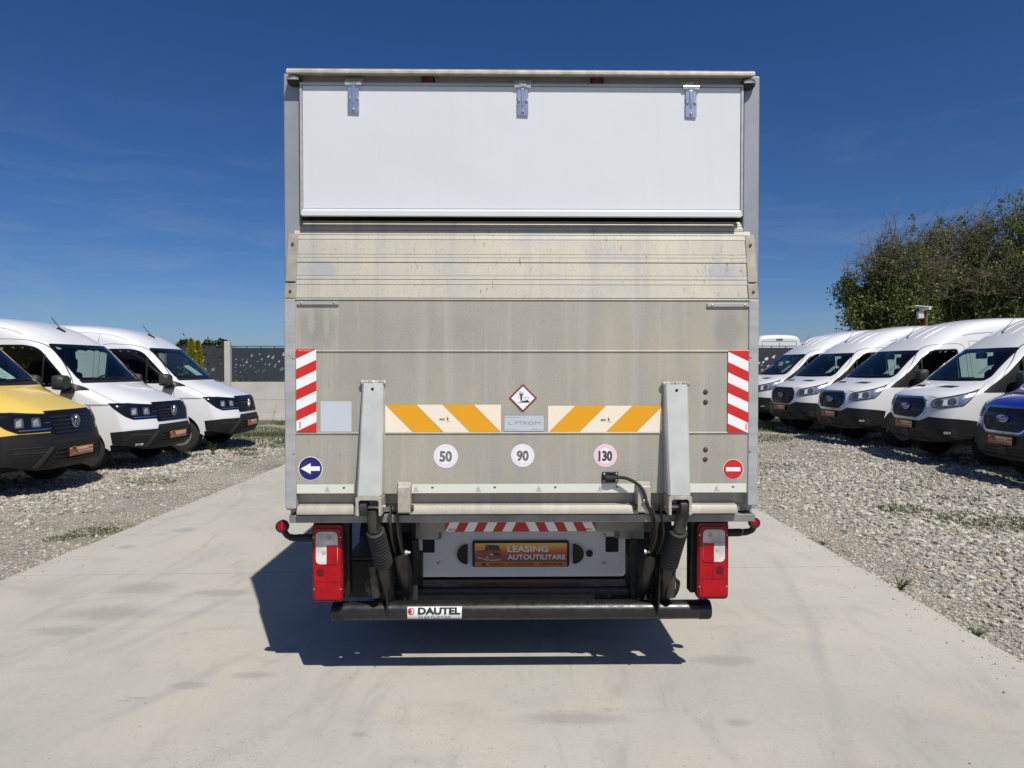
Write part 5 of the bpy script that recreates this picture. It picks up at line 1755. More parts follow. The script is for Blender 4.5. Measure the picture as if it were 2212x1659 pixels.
def sp2(pts, k=6):
    return [(q.x, q.y) for q in spline([(a, b, 0) for a, b in pts], k)]
class Shell:
    """smooth van skin plus tools that lay panels, windows and lamps onto it"""
    def __init__(s, rows, wz, taper, sill, ku=5, kv=4, fan=((0, 0), (.35, .05), (.65, .22), (.86, .52), (.965, .80))):
        P = []
        for (y, z, xe, dy, dz, yb) in rows:
            r = []
            for fx, fd in fan:
                r.append((xe * fx, y + dy * fd, z - dz * fd))
            ye, ze = y + dy, z - dz
            zb = sill
            for v in (.035, .12, .26, .42, .58, .74, .88, 1.0):
                yy = ye + (yb - ye) * v; zz = ze + (zb - ze) * v
                w = np.interp(zz, [a for a, b in wz], [b for a, b in wz]) * np.interp(yy, [a for a, b in taper], [b for a, b in taper])
                r.append((w, yy, zz))
            P.append(r)
        P = np.array(P)
        A, B = bs_matrix(P.shape[0], ku), bs_matrix(P.shape[1], kv)
        G = np.einsum('ia,abk,jb->ijk', A, P, B)
        s.nu, s.nv = G.shape[:2]
        half = G.reshape(-1, 3)
        mir = half * np.array([-1, 1, 1])
        s.V = np.concatenate([half, mir])
        s.F = []
        o = len(half)
        for i in range(s.nu - 1):
            for j in range(s.nv - 1):
                a, b, c, d = i * s.nv + j, i * s.nv + j + 1, (i + 1) * s.nv + j + 1, (i + 1) * s.nv + j
                s.F.append((a, b, c, d)); s.F.append((o + d, o + c, o + b, o + a))
        # rear wall
        rear = [(s.nu - 1) * s.nv + j for j in range(s.nv)]
        s.F.append(tuple(rear[::-1] + [o + q for q in rear[1:]]))
        s.V = s.V
        s.bvh = BVHTree.FromPolygons([Vector(p) for p in s.V], [f for f in s.F])
        s.cen = np.array([s.V[list(f)].mean(0) for f in s.F])
        s.cut = np.zeros(len(s.F), bool)
        s.L = rows[-1][0]
    # projections -> (point, outward normal)
    def hit(s, mode, a, b, side=1):
        if mode == 'front':
            th = math.atan2(a, 1.2)
            o = Vector((4 * math.sin(th), 1.2 - 4 * math.cos(th), b)); d = Vector((-math.sin(th), math.cos(th), 0))
        elif mode == 'face':
            o = Vector((a, -3, b)); d = Vector((0, 1, 0))
        elif mode == 'side':
            o = Vector((4 * side, a, b)); d = Vector((-side, 0, 0))
        elif mode == 'top':
            o = Vector((a, b, 6)); d = Vector((0, 0, -1))
        elif mode == 'rear':
            o = Vector((a, s.L + 3, b)); d = Vector((0, -1, 0))
        h = s.bvh.ray_cast(o, d)
        if h[0] is None and mode == 'front':
            for k in range(1, 9):                      # below the skin: hang straight down from the lowest edge
                h = s.bvh.ray_cast(o + Vector((0, 0, .02 * k)), d)
                if h[0] is not None:
                    n = h[1] if h[1].dot(d) < 0 else -h[1]
                    return Vector((h[0].x, h[0].y, b)), n
        if h[0] is None:
            h = s.bvh.find_nearest(o + d * 3)
            p, n = h[0], h[1]
        else:
            p, n = h[0], h[1]
        if n.dot(d) > 0: n = -n
        return p, n
    def remove(s, mode, poly, side=0):
        c = s.cen
        if mode == 'face': k = inpoly(c[:, 0], c[:, 2], poly) & (c[:, 1] < 2.3)
        elif mode == 'side': k = inpoly(c[:, 1], c[:, 2], poly) & (c[:, 0] * side > .55)
        s.cut |= k
    def body(s, name, mat, parent, y1=None):
        keep = [i for i in range(len(s.F)) if not s.cut[i] and (y1 is None or s.cen[i][1] < y1)]
        mb = MB()
        mb.add([tuple(p) for p in s.V], [s.F[i] for i in keep])
        o = mb.build(name, mat, parent, smooth_angle=50, recalc=False)
        weld(o)
        return o
    def lining(s, name, mat, parent, y1):
        nrm = np.zeros_like(s.V)
        for f in s.F[:-1]:
            p = s.V[list(f)]
            n = np.cross(p[2] - p[0], p[3] - p[1])
            for i in f: nrm[i] += n
        nrm /= np.linalg.norm(nrm, axis=1, keepdims=True) + 1e-9
        sgn = np.sign((nrm * (s.V - np.array([0, 1.6, 1.0]))).sum(1, keepdims=True))
        W = s.V - nrm * sgn * .03
        keep = [i for i in range(len(s.F) - 1) if not s.cut[i] and .75 < s.cen[i][1] < y1 and s.cen[i][2] > .5]
        mb = MB(); mb.add([tuple(p) for p in W], [s.F[i] for i in keep])
        o = mb.build(name, mat, parent, smooth_angle=50, recalc=False); weld(o)
        return o
    def patch(s, mode, poly, off=.004, side=1, step=.07, skirt=.014, mb=None, m=0):
        mb = mb or MB()
        poly = dens(poly, step)
        bm = bmesh.new()
        vs = [bm.verts.new((p[0], p[1], 0)) for p in poly]
        bm.faces.new(vs)
        for ax in (0, 1):
            lo = min(p[ax] for p in poly); hi = max(p[ax] for p in poly)
            k = int((hi - lo) / step)
            for i in range(1, k + 1):
                c = [0, 0, 0]; c[ax] = lo + (hi - lo) * i / (k + 1)
                n = [0, 0, 0]; n[ax] = 1
                bmesh.ops.bisect_plane(bm, geom=list(bm.verts) + list(bm.edges) + list(bm.faces), plane_co=c, plane_no=n)
        bm.verts.index_update()
        pos, low = [], []
        for v in bm.verts:
            p, n = s.hit(mode, v.co.x, v.co.y, side)
            pos.append(p + n * off); low.append(p - n * skirt)
        F = [tuple(v.index for v in f.verts) for f in bm.faces]
        nV = len(pos)
        for e in bm.edges:
            if len(e.link_faces) == 1:
                a, b = e.verts[0].index, e.verts[1].index
                F.append((a, b, nV + b, nV + a))
        bm.free()
        mb.add(pos + low, F, m)
        return mb
    def ring(s, mode, poly, width, off=.004, side=1, step=.05, mb=None, m=0, skirt=.014):
        mb = mb or MB()
        po = dens(poly, step)
        pi = inset(po, width)
        n = len(po)
        V, F = [], []
        lv = [0, .5, 1]
        for t in lv:
            for a, b in zip(po, pi):
                p, nn = s.hit(mode, a[0] + (b[0] - a[0]) * t, a[1] + (b[1] - a[1]) * t, side)
                V.append(p + nn * off)
        for q in (po, pi):
            for a in q:
                p, nn = s.hit(mode, a[0], a[1], side)
                V.append(p - nn * skirt)
        for k in range(len(lv) - 1):
            for i in range(n):
                F.append((k * n + i, k * n + (i + 1) % n, (k + 1) * n + (i + 1) % n, (k + 1) * n + i))
        for k, j in ((0, 3), (2, 4)):
            for i in range(n):
                F.append((k * n + i, k * n + (i + 1) % n, j * n + (i + 1) % n, j * n + i))
        mb.add(V, F, m)
        return mb
    def rib(s, mode, pts, r, sink, side=1, mb=None):
        mb = mb or MB()
        P = []
        for a, b in sp2(pts, 5):
            h, nn = s.hit(mode, a, b, side)
            P.append(h - nn * sink)
        k = len(P)
        return mb.tube(P, [r * min(1, .45 + 3 * min(i, k - 1 - i) / k) for i in range(k)], 12)
    def line(s, mode, pts, w=.006, off=.0015, side=1, mb=None, step=.05, m=0, closed=False):
        """dark joint line laid on the skin"""
        mb = mb or MB()
        P = []
        src = list(pts) + ([pts[0]] if closed else [])
        for a, b in zip(src[:-1], src[1:]):
            a, b = Vector(a), Vector(b)
            k = max(1, int((b - a).length / step))
            P += [a.lerp(b, i / k) for i in range(k)]
        P.append(Vector(src[-1]))
        V, F = [], []
        for i, p in enumerate(P):
            t = (P[min(i + 1, len(P) - 1)] - P[max(i - 1, 0)]).normalized()
            nrm = Vector((-t.y, t.x)) * w / 2
            for q in (p + nrm, p - nrm):
                h, nn = s.hit(mode, q.x, q.y, side)
                V.append(h + nn * off)
        for i in range(len(P) - 1):
            F.append((2 * i, 2 * i + 1, 2 * i + 3, 2 * i + 2))
        mb.add(V, F, m)
        return mb
def weld(o):
    bm = bmesh.new(); bm.from_mesh(o.data)
    bmesh.ops.remove_doubles(bm, verts=bm.verts, dist=1e-5)
    loose = [v for v in bm.verts if not v.link_faces]
    bmesh.ops.delete(bm, geom=loose, context='VERTS')
    bm.to_mesh(o.data); bm.free()
    o.data.update()
def pbuild(mb, name, mat, parent, **kw):
    kw.setdefault('recalc', False); kw.setdefault('smooth_angle', 40)
    return mb.build(name, mat, parent, **kw)

def frame_at(sh, mode, a, b, side=1):
    p, n = sh.hit(mode, a, b, side)
    up = Vector((0, 0, 1)); up = (up - n * up.dot(n)).normalized()
    rt = up.cross(n).normalized()          # picture-right when looking at the panel
    return p, n, rt, up

def interior(sh, parent, ycowl, zdash, ytop, yback):
    sh.lining('cab_lining', M['interior'], parent, yback)
    d = MB().prism([(ycowl + .02, .75), (ycowl + .02, zdash - .05), (ycowl + .10, zdash), (ycowl + .38, zdash - .01), (ycowl + .46, zdash - .10), (ycowl + .42, .75)], 'x', -.84, .84)
    db = pbuild(d, 'dashboard', M['interior'], parent, bevel=.03, recalc=True)
    # steering wheel on the left-hand side of the vehicle (vehicle faces -y: its left is +x)
    c = Vector((.40, ycowl + .56, zdash - .02)); ax = Vector((0, .75, .55)).normalized()
    u = Vector((1, 0, 0)); w = ax.cross(u)
    pts = [c + (u * math.cos(t) + w * math.sin(t)) * .19 for t in np.linspace(0, 2 * math.pi, 25)]
    m = MB().tube(pts, .016, 8, cap=False)
    m.cyl(c, c + ax * -.25, .03, 8)
    for t in (0, 2.1, 4.2): m.cyl(c, c + (u * math.cos(t) + w * math.sin(t)) * .185, .014, 6)
    pbuild(m, 'steering_wheel', M['interior'], parent, recalc=True)
    for x, wd in ((.42, .25), (-.18, .22), (-.58, .20)):
        y = yback - .42
        sm = MB().prism([(y - .42, .70), (y - .44, .88), (y - .05, .84), (y + .02, 1.52), (y + .12, 1.52), (y + .12, .70)], 'x', x - wd, x + wd)
        st = pbuild(sm, 'seat', M['seat'], parent, bevel=.05, seg=3, recalc=True)
        pbuild(MB().box(x - .13, x + .13, y + .02, y + .11, 1.56, 1.76), 'headrest', M['seat'], st, bevel=.04, seg=3, recalc=True)
    pbuild(MB().box(-.80, .80, yback, yback + .03, .5, 1.45), 'bulkhead', M['interior'], parent, recalc=True)
    pbuild(MB().box(-.72, .72, yback, yback + .03, 1.45, 2.12), 'bulkhead', M['interior'], parent, recalc=True)
    pbuild(MB().box(-.86, .86, ycowl, yback + 3.0, .40, .50), 'cab_floor', M['interior'], parent, recalc=True)

def mirror_unit(sh, parent, base, y, z, side, tri, size=(.125, .165), folded=False):
    b = pbuild(sh.patch('side', rpoly(tri, .02), .010, side, .06), 'mirror_base', M['black_plastic'], parent)
    p, n = sh.hit('side', y, z, side)
    c = p + (Vector((side * .07, .22, .08)) if folded else Vector((side * .20, .03, .07)))
    arm = MB().tube([p + Vector((side * -.02, .0, -.06)), p + Vector((side * .08, .0, -.06)), c + Vector((side * -.02, .02, -.14))], [.045, .04, .035], 10)
    pbuild(arm, 'mirror_arm', M['black_plastic'], b, recalc=True)
    h = MB()
    w, d, hh = size[0], .075, size[1]
    v, f = [], []
    # rounded housing
    h.lathe([(.02, -.085), (.72, -.075), (.95, -.03), (1.0, .03), (.96, .075), (.90, .078)], (0, 0, 0), (0, 1, 0), 20)
    def sq(p):
        x, yv, zz = p
        r = math.hypot(x, zz)
        if r > 1e-6:
            a = math.atan2(zz, x); k = 1 / max(abs(math.cos(a)), abs(math.sin(a)))
            k = 1 + (k - 1) * .72
            x, zz = x * k, zz * k
        if folded: return (c.x + yv * side * .6, c.y + x * w, c.z + zz * hh)
        return (c.x + x * w, c.y + yv, c.z + zz * hh)
    h.v = [sq(p) for p in h.v]
    hs = pbuild(h, 'mirror_housing', M['grey_plastic'], b, recalc=True)
    if not folded: pbuild(MB().box(c.x - w * .85, c.x + w * .85, c.y + .0775, c.y + .081, c.z - hh * .85, c.z + hh * .85), 'mirror_glass', M['chrome'], b, recalc=True)

def vw_badge(sh, parent, z, r):
    p, n, rt, up = frame_at(sh, 'face', 0, z)
    p = p + n * .028
    n = Vector((0, -1, 0)).lerp(n, .4).normalized(); rt = Vector((1, 0, 0)); up = n.cross(rt) * -1
    if up.z < 0: up = -up
    rt = up.cross(n)
    e = pbuild(MB().lathe([(r * .98, -.03), (r * .98, .004), (r * .9, .006)], p, n, 28), 'emblem', M['solar'], parent, recalc=True)
    m = MB()
    m.tube([p + n * .006 + (rt * math.cos(t) + up * math.sin(t)) * r * .92 for t in np.linspace(0, 2 * math.pi, 33)], r * .075, 6, cap=False)
    def bar(a, b, w=.095):
        A = p + n * .006 + rt * a[0] * r + up * a[1] * r; B = p + n * .006 + rt * b[0] * r + up * b[1] * r
        d = (B - A).normalized(); s_ = d.cross(n) * w * r
        v = [A + s_, A - s_, B - s_, B + s_]
        m.add([q for q in v] + [q + n * .006 for q in v], [(0, 1, 2, 3), (7, 6, 5, 4), (0, 4, 5, 1), (1, 5, 6, 2), (2, 6, 7, 3), (3, 7, 4, 0)])
    for sx in (-1, 1):
        bar((sx * .36, .84), (0, .12)); bar((sx * .82, .40), (sx * .40, -.72)); bar((sx * .40, -.72), (0, .02))
    pbuild(m, 'emblem_mark', M['chrome'], e, recalc=True)
def ford_badge(sh, parent, z, r, mat='blue'):
    p, n, rt, up = frame_at(sh, 'face', 0, z)
    p = p + n * .026
    n = Vector((0, -1, .08)).normalized(); rt = Vector((-1, 0, 0)); up = rt.cross(n); up = up if up.z > 0 else -up
    rt = up.cross(n)
    m = MB()
    ov = lambda k, o: [p + n * o + rt * math.cos(t) * r * k + up * math.sin(t) * r * k * .42 for t in np.linspace(0, 2 * math.pi, 33)[:-1]]
    A, B = ov(1, -.012), ov(1, .002)
    m.add(A + B, [tuple(range(31, -1, -1)), tuple(range(32, 64))] + [(i, (i + 1) % 32, 32 + (i + 1) % 32, 32 + i) for i in range(32)])
    e = pbuild(m, 'emblem', M['blue_paint'] if mat == 'blue' else M['gloss_black'], parent, recalc=True)
    q = MB().tube(ov(.93, .004) + ov(.93, .004)[:1], .007, 6, cap=False)
    pbuild(q, 'emblem_rim', M['chrome'], e, recalc=True)
    s_ = Sticker(lambda u, v, l: p + n * .006 + rt * u + up * v)
    s_.text('Ford', 0, -r * .20, r * .42, (.7, .72, .75), 0, .01, w=r * 1.15, shear=.35, align='C')
    s_.build('emblem_script', e)

def plate_on(sh, parent, z, words, w=.50, h=.105, off=.02, x=0.0):
    p, n, rt, up = frame_at(sh, 'face', x, z)
    n = Vector((0, -1, 0)); rt = Vector((1, 0, 0)); up = Vector((0, 0, 1))
    y = p.y - off
    b = pbuild(MB().prism(rrect(x - w / 2 - .008, x + w / 2 + .008, z - h / 2 - .008, z + h / 2 + .008, .008), 'y', y, p.y + .04), 'number_plate', M['black_plastic'], parent, recalc=True)
    # vehicle faces -y, so picture-right for a viewer in front is -x mirrored: viewer looks along +y, right is +x
    s_ = Sticker(lambda u, v, l: (x + u, y - .0015 - .0008 * l, z + v))
    plate_print(s_, w, h, words)
    s_.build('plate_print', b)

def paper(parent, p, u, v, w, h, lines=True):
    """note behind the windscreen; p = centre, u/v = directions"""
    u, v = u.normalized(), v.normalized(); n = u.cross(v)
    s_ = Sticker(lambda a, b, l: p + u * a + v * b - n * .0012 * l * (1 if n.y > 0 else -1))
    s_.poly([(-w / 2, -h / 2), (w / 2, -h / 2), (w / 2, h / 2), (w * .2, h / 2 - .01), (-w * .2, h / 2), (-w / 2, h / 2 - .008)], (.78, .80, .82), 0)
    for k in range(7):
        zz = h * .36 - k * h * .115
        s_.poly([(-w * .40, zz), (w * (.40 - .25 * ((k * 37) % 5) / 5), zz), (w * (.40 - .25 * ((k * 37) % 5) / 5), zz + h * .035), (-w * .40, zz + h * .035)], (.30, .32, .36), 1)
    s_.build('price_note', parent)

# ---------------------------------------------------------------- type A: van with slatted grille
def van_a(name, paint, black_front, words, label, note=False, sticker=False):
    rows = [(0.16, 0.27, 0.8, 0.34, 0, 0.62), (0.05, 0.31, 0.86, 0.34, 0, 0.62), (0.015, 0.42, 0.885, 0.34, 0, 0.62), (0.0, 0.54, 0.895, 0.34, 0, 0.62), (0.005, 0.64, 0.9, 0.34, 0, 0.62), (0.035, 0.72, 0.905, 0.34, 0, 0.66), (0.06, 0.82, 0.91, 0.34, 0, 0.7), (0.09, 0.94, 0.91, 0.34, 0.0, 0.75), (0.115, 1.01, 0.905, 0.34, 0, 0.8), (0.16, 1.055, 0.87, 0.3, 0.02, 0.85), (0.26, 1.1, 0.855, 0.3, 0.035, 0.9), (0.52, 1.2, 0.86, 0.2, 0.06, 0.98), (0.8, 1.295, 0.865, 0.11, 0.07, 1.08), (0.93, 1.335, 0.865, 0.1, 0.05, 1.14), (0.99, 1.365, 0.855, 0.09, 0.03, 1.18), (1.06, 1.43, 0.845, 0.08, 0.02, 1.24), (1.2, 1.57, 0.82, 0.08, 0.02, 1.34), (1.4, 1.77, 0.79, 0.08, 0.02, 1.48), (1.57, 1.94, 0.765, 0.08, 0.02, 1.62), (1.64, 2.005, 0.755, 0.08, 0.02, 1.7), (1.72, 2.07, 0.745, 0.09, 0.03, 1.8), (1.9, 2.19, 0.73, 0.11, 0.05, 1.95), (2.2, 2.315, 0.72, 0.1, 0.06, 2.25), (2.6, 2.395, 0.72, 0.05, 0.06, 2.62), (3.1, 2.43, 0.72, 0, 0.06, 3.1), (4.0, 2.445, 0.72, 0, 0.06, 4.0), (5.0, 2.445, 0.72, 0, 0.06, 5.0), (5.75, 2.44, 0.72, 0, 0.06, 5.75), (5.9, 2.42, 0.715, 0, 0.06, 5.88), (5.94, 2.36, 0.7, 0, 0.05, 5.92), (5.95, 2.3, 0.69, 0, 0.04, 5.94)]
    wz = [(.27, .94), (.5, .965), (.75, .975), (1.0, .972), (1.25, .955), (1.45, .93), (1.9, .865), (2.2, .815), (2.45, .77)]
    taper = [(.0, .86), (.2, .90), (.4, .945), (.7, .985), (1.0, 1.0), (5.5, 1.0), (6, .98)]
    sh = Shell(rows, wz, taper, .36, fan=((0, 0), (.30, .012), (.56, .07), (.80, .46), (.95, .80)))
    root = empty(name)
    root['label'] = label
    # openings
    ws = rpoly([(-.815, 1.395), (.815, 1.395), (.715, 1.975), (-.715, 1.975)], [.07, .07, .05, .05])
    sw = rpoly([(1.13, 1.30), (1.72, 1.90), (1.95, 1.955), (2.38, 1.955), (2.40, 1.30)], [.03, .12, .15, .05, .04])
    sh.remove('face', inset(ws, .03))
    for sd in (-1, 1): sh.remove('side', inset(sw, .03), sd)
    for yc in (1.0, 4.64):
        for sd in (-1, 1): sh.remove('side', [(yc + .40 * math.cos(t), .34 + .40 * math.sin(t)) for t in np.linspace(0, 6.28, 30)[:-1]], sd)
    sh.cut |= (sh.cen[:, 2] < .40) & (sh.cen[:, 1] < .62)
    body = sh.body('body', paint, root)
    interior(sh, root, 1.05, 1.33, 1.6, 2.46)
    pbuild(sh.ring('face', ws, .045, .002), 'windscreen_seal', M['gloss_black'], root)
    pbuild(sh.patch('face', inset(ws, .035), .003, step=.12, skirt=0), 'windscreen', M['glass'], root)
    pbuild(sh.patch('face', [(-.80, 1.355), (.80, 1.355), (.808, 1.40), (-.808, 1.40)], .006, step=.1), 'wiper_cowl', M['black_plastic'], root)
    for x0, x1 in ((-.55, .10), (.05, .65)):
        m = MB(); q = [sh.hit('face', x0 + (x1 - x0) * t, 1.405 + .03 * t)[0] + Vector((0, -.025, .012)) for t in np.linspace(0, 1, 8)]
        m.tube(q, .008, 6); pbuild(m, 'wiper', M['black_plastic'], root, recalc=True)
    for sd in (-1, 1):
        pbuild(sh.ring('side', sw, .04, .002, sd), 'window_seal', M['gloss_black'], root)
        pbuild(sh.patch('side', inset(sw, .03), .003, sd, .12, 0), 'side_window', M['dark_glass'], root)
        pbuild(sh.line('side', [(1.62, 1.30), (1.62, 1.80)], .03, .006, sd), 'window_bar', M['black_plastic'], root)
        mirror_unit(sh, root, None, 1.12, 1.30, sd, [(.92, 1.245), (1.24, 1.24), (1.30, 1.31), (1.245, 1.44), (1.18, 1.37)], (.135, .115), sd > 0)
        pg = sh.line('side', sp2([(1.10, .62), (1.09, .95), (1.10, 1.20), (1.14, 1.36), (1.30, 1.57), (1.50, 1.79), (1.68, 1.945), (1.90, 2.02), (2.15, 2.04), (2.40, 2.04), (2.50, 1.97), (2.52, 1.6), (2.52, 1.0), (2.50, .5)]), .007, .0018, sd)
        sh.line('side', [(2.62, .45), (2.62, 1.93), (2.7, 2.0), (3.75, 2.0), (3.8, 1.95), (3.8, .45)], .006, .0018, sd, pg)
        sh.line('side', [(2.56, 2.06), (2.56, 2.34)], .007, .0015, sd, pg)
        pbuild(pg, 'door_gap', M['gap'], root)
        pbuild(sh.line('side', [(2.5, 1.02), (1.1, 1.02), (.55, 1.02)], .022, .004, sd), 'waist_line', M['gap'] if False else M['grey_frame'], root)
        pbuild(sh.patch('side', rrect(2.22, 2.42, 1.06, 1.13, .02), .02, sd), 'door_handle', M['black_plastic'], root)
        pbuild(sh.patch('side', [(1.46, .36), (4.2, .36), (4.2, .52), (1.46, .52)], .012, sd, .15), 'sill_cladding', M['black_plastic'], root)
        pbuild(sh.line('side', sp2([(2.05, 2.12), (2.3, 2.20), (2.6, 2.245), (3.0, 2.265), (4.2, 2.27), (5.7, 2.27)], 8), .006, .002, sd), 'roof_channel', M['grey_frame'], root)
        for yc in (1.0, 4.64):
            arc = [(yc + .415 * math.cos(t), .34 + .415 * math.sin(t)) for t in np.linspace(-.12, math.pi + .12, 30)]
            pbuild(sh.line('side', arc, .07, .008, sd, step=.06), 'wheel_arch', paint, root)
            wheel('wheel', root, sd * .815, yc, .335, .335, .215, sd)
            a, b = sorted((sd * .60, sd * .93))
            well = MB()
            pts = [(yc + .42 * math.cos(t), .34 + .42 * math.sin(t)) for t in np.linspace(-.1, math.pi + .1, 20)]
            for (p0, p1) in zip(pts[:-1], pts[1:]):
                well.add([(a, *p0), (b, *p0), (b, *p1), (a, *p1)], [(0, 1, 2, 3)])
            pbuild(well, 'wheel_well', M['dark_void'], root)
    # nose
    gr = [(-.55, 1.016), (.55, 1.016), (.53, .87), (.47, .735), (-.47, .735), (-.53, .87)]
    g = pbuild(sh.patch('front', gr, .007, step=.035), 'grille', M['gloss_black'], root)
    for k in range(5):
        z = .752 + .049 * k; w = .405 + .088 * (z - .735) / .27
        pbuild(sh.patch('front', [(-w, z), (w, z), (w + .01, z + .027), (-w - .01, z + .027)], .020, step=.12, skirt=.01), 'grille_slat', M['black_plastic'], g)
    hood_trim = sh.patch('front', [(-.52, 1.012), (.52, 1.012), (.53, 1.042), (-.53, 1.042)], .006)
    pbuild(hood_trim, 'grille_trim', M['gloss_black'], root)
    vw_badge(sh, root, .885, .088)
    for sg in (-1, 1):
        hl = [(.50, .985), (.62, 1.015), (1.25, 1.04), (1.80, 1.045), (1.55, .96), (1.22, .84), (1.0, .785), (.46, .79)]
        hl = [(sg * a, b) for a, b in hl]
        if sg < 0: hl = hl[::-1]
        L = pbuild(sh.patch('front', rpoly(hl, .02, 2), .006, step=.035), 'headlight', M['gloss_black'], root)
        for q, w in ((.98, .085), (.70, .075)):
            pbuild(sh.patch('front', rpoly([(sg * (q - w), .85), (sg * (q + w), .85), (sg * (q + w * .9), .968), (sg * (q - w * .9), .968)][::sg], .03), .010, step=.03), 'lamp_bowl', M['lamp_bowl'], L)
            pbuild(sh.patch('front', rpoly([(sg * (q - w * .55), .87), (sg * (q + w * .7), .865), (sg * (q + w * .6), .93), (sg * (q - w * .4), .955)][::sg], .02), .013, step=.03), 'lamp_reflector', M['lamp_reflector'], L)
        pbuild(sh.patch('front', [(sg * .52, .815), (sg * 1.0, .81), (sg * 1.0, .822), (sg * .52, .828)][::sg], .011), 'daylight_strip', M['chrome'], L)
        pbuild(sh.patch('front', [(sg * .52, .99), (sg * 1.1, 1.02), (sg * 1.3, 1.022), (sg * 1.3, 1.035), (sg * 1.1, 1.038), (sg * .52, 1.008)][::sg], .010), 'lamp_brow', M['solar'], L)
        for z in (.895, .82):
            pbuild(sh.patch('front', [(sg * .475, z), (sg * .565, z - .002), (sg * .57, z + .008), (sg * .478, z + .008)][::sg], .011), 'trim_blade', M['chrome'], L)
    top = .775 if black_front else .625
    bq = [(-1.62, .41), (-1.15, .385), (-.72, .315), (.72, .315), (1.15, .385), (1.62, .41), (1.70, top - .03), (.98, top), (.50, top)] + ([(.42, .735), (-.42, .735)] if black_front else [(.46, .69), (-.46, .69)]) + [(-.50, top), (-.98, top), (-1.70, top - .03)]
    bp = pbuild(sh.patch('front', bq, .007, step=.05), 'bumper', M['black_plastic'], root)
    pbuild(sh.patch('front', [(-.46, .63), (.46, .63), (.47, .672), (-.47, .672)], .010), 'bumper_slot', M['dark_void'], bp)
    pbuild(sh.patch('front', [(-.52, .385), (.52, .385), (.42, .60), (-.42, .60)], .010), 'lower_grille', M['dark_void'], bp)
    for k in range(4):
        z = .40 + .052 * k; w = .52 - .10 * (z - .385) / .215
        pbuild(sh.patch('front', [(-w, z), (w, z), (w, z + .026), (-w, z + .026)], .020, step=.14, skirt=.01), 'bumper_bar', M['black_plastic'], bp)
    for sg in (-1, 1):
        pbuild(sh.patch('front', [(sg * .58, .50), (sg * 1.12, .50), (sg * 1.08, .585), (sg * .52, .585)][::sg], .010), 'fog_recess', M['dark_void'], bp)
        pbuild(sh.patch('front', [(sg * .58, .535), (sg * 1.10, .535), (sg * 1.10, .548), (sg * .57, .548)][::sg], .016, skirt=.01), 'recess_bar', M['grey_plastic'], bp)
        pbuild(sh.patch('front', [(sg * .70, .36), (sg * .78, .36), (sg * .53, .60), (sg * .47, .60)][::sg], .024, step=.05), 'bumper_fin', M['grey_plastic'], bp)
        pbuild(sh.line('front', [(sg * .55, .605), (sg * 1.15, .605)], .010, .014), 'recess_bar', M['grey_plastic'], bp)
    if words[0] == 'REZERVAT':
        s_ = Sticker(lambda u, v, l: sh.hit('front', -.98 + u, .375 + v)[0] + Vector((0, -.012 - .001 * l, 0)))
        s_.text('FP-TEP', 0, 0, .035, (.7, .72, .78), 0, .03, w=.18); s_.build('bumper_sticker', bp)
    plate_on(sh, root, .505, words, off=.035)
    # bonnet lines
    for sg in (-1, 1):
        pbuild(sh.line('top', sp2([(sg * .84, .40), (sg * .84, .60), (sg * .82, .92)]), .007, .0018, 1), 'bonnet_gap', M['gap'], root)
    # aerial
    p, n = sh.hit('top', 0.0, 1.98)
    a = MB().prism([(p.y - .10, p.z - .10), (p.y - .06, p.z + .0), (p.y + .04, p.z + .055), (p.y + .09, p.z + .03)], 'x', -.022, .022)
    ao = pbuild(a, 'aerial_base', M['black_plastic'], root, bevel=.008, recalc=True)
    pbuild(MB().tube([(0, p.y + .02, p.z + .04), (0, p.y + .17, p.z + .22)], [.008, .006], 6), 'aerial_rod', M['black_plastic'], ao, recalc=True)
    if note:
        pt, nn = sh.hit('face', .30, 1.56)
        paper(root, pt + Vector((.02, .10, -.02)), Vector((1, 0, .1)), Vector((-.2, .75, .6)), .22, .34)
    if sticker:
        pt, nn = sh.hit('face', -.60, 1.91)
        paper(root, pt + Vector((0, .012, 0)), Vector((1, 0, 0)), Vector((0, .7, .7)), .09, .06)
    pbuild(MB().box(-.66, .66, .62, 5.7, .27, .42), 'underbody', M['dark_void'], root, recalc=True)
    return root, sh

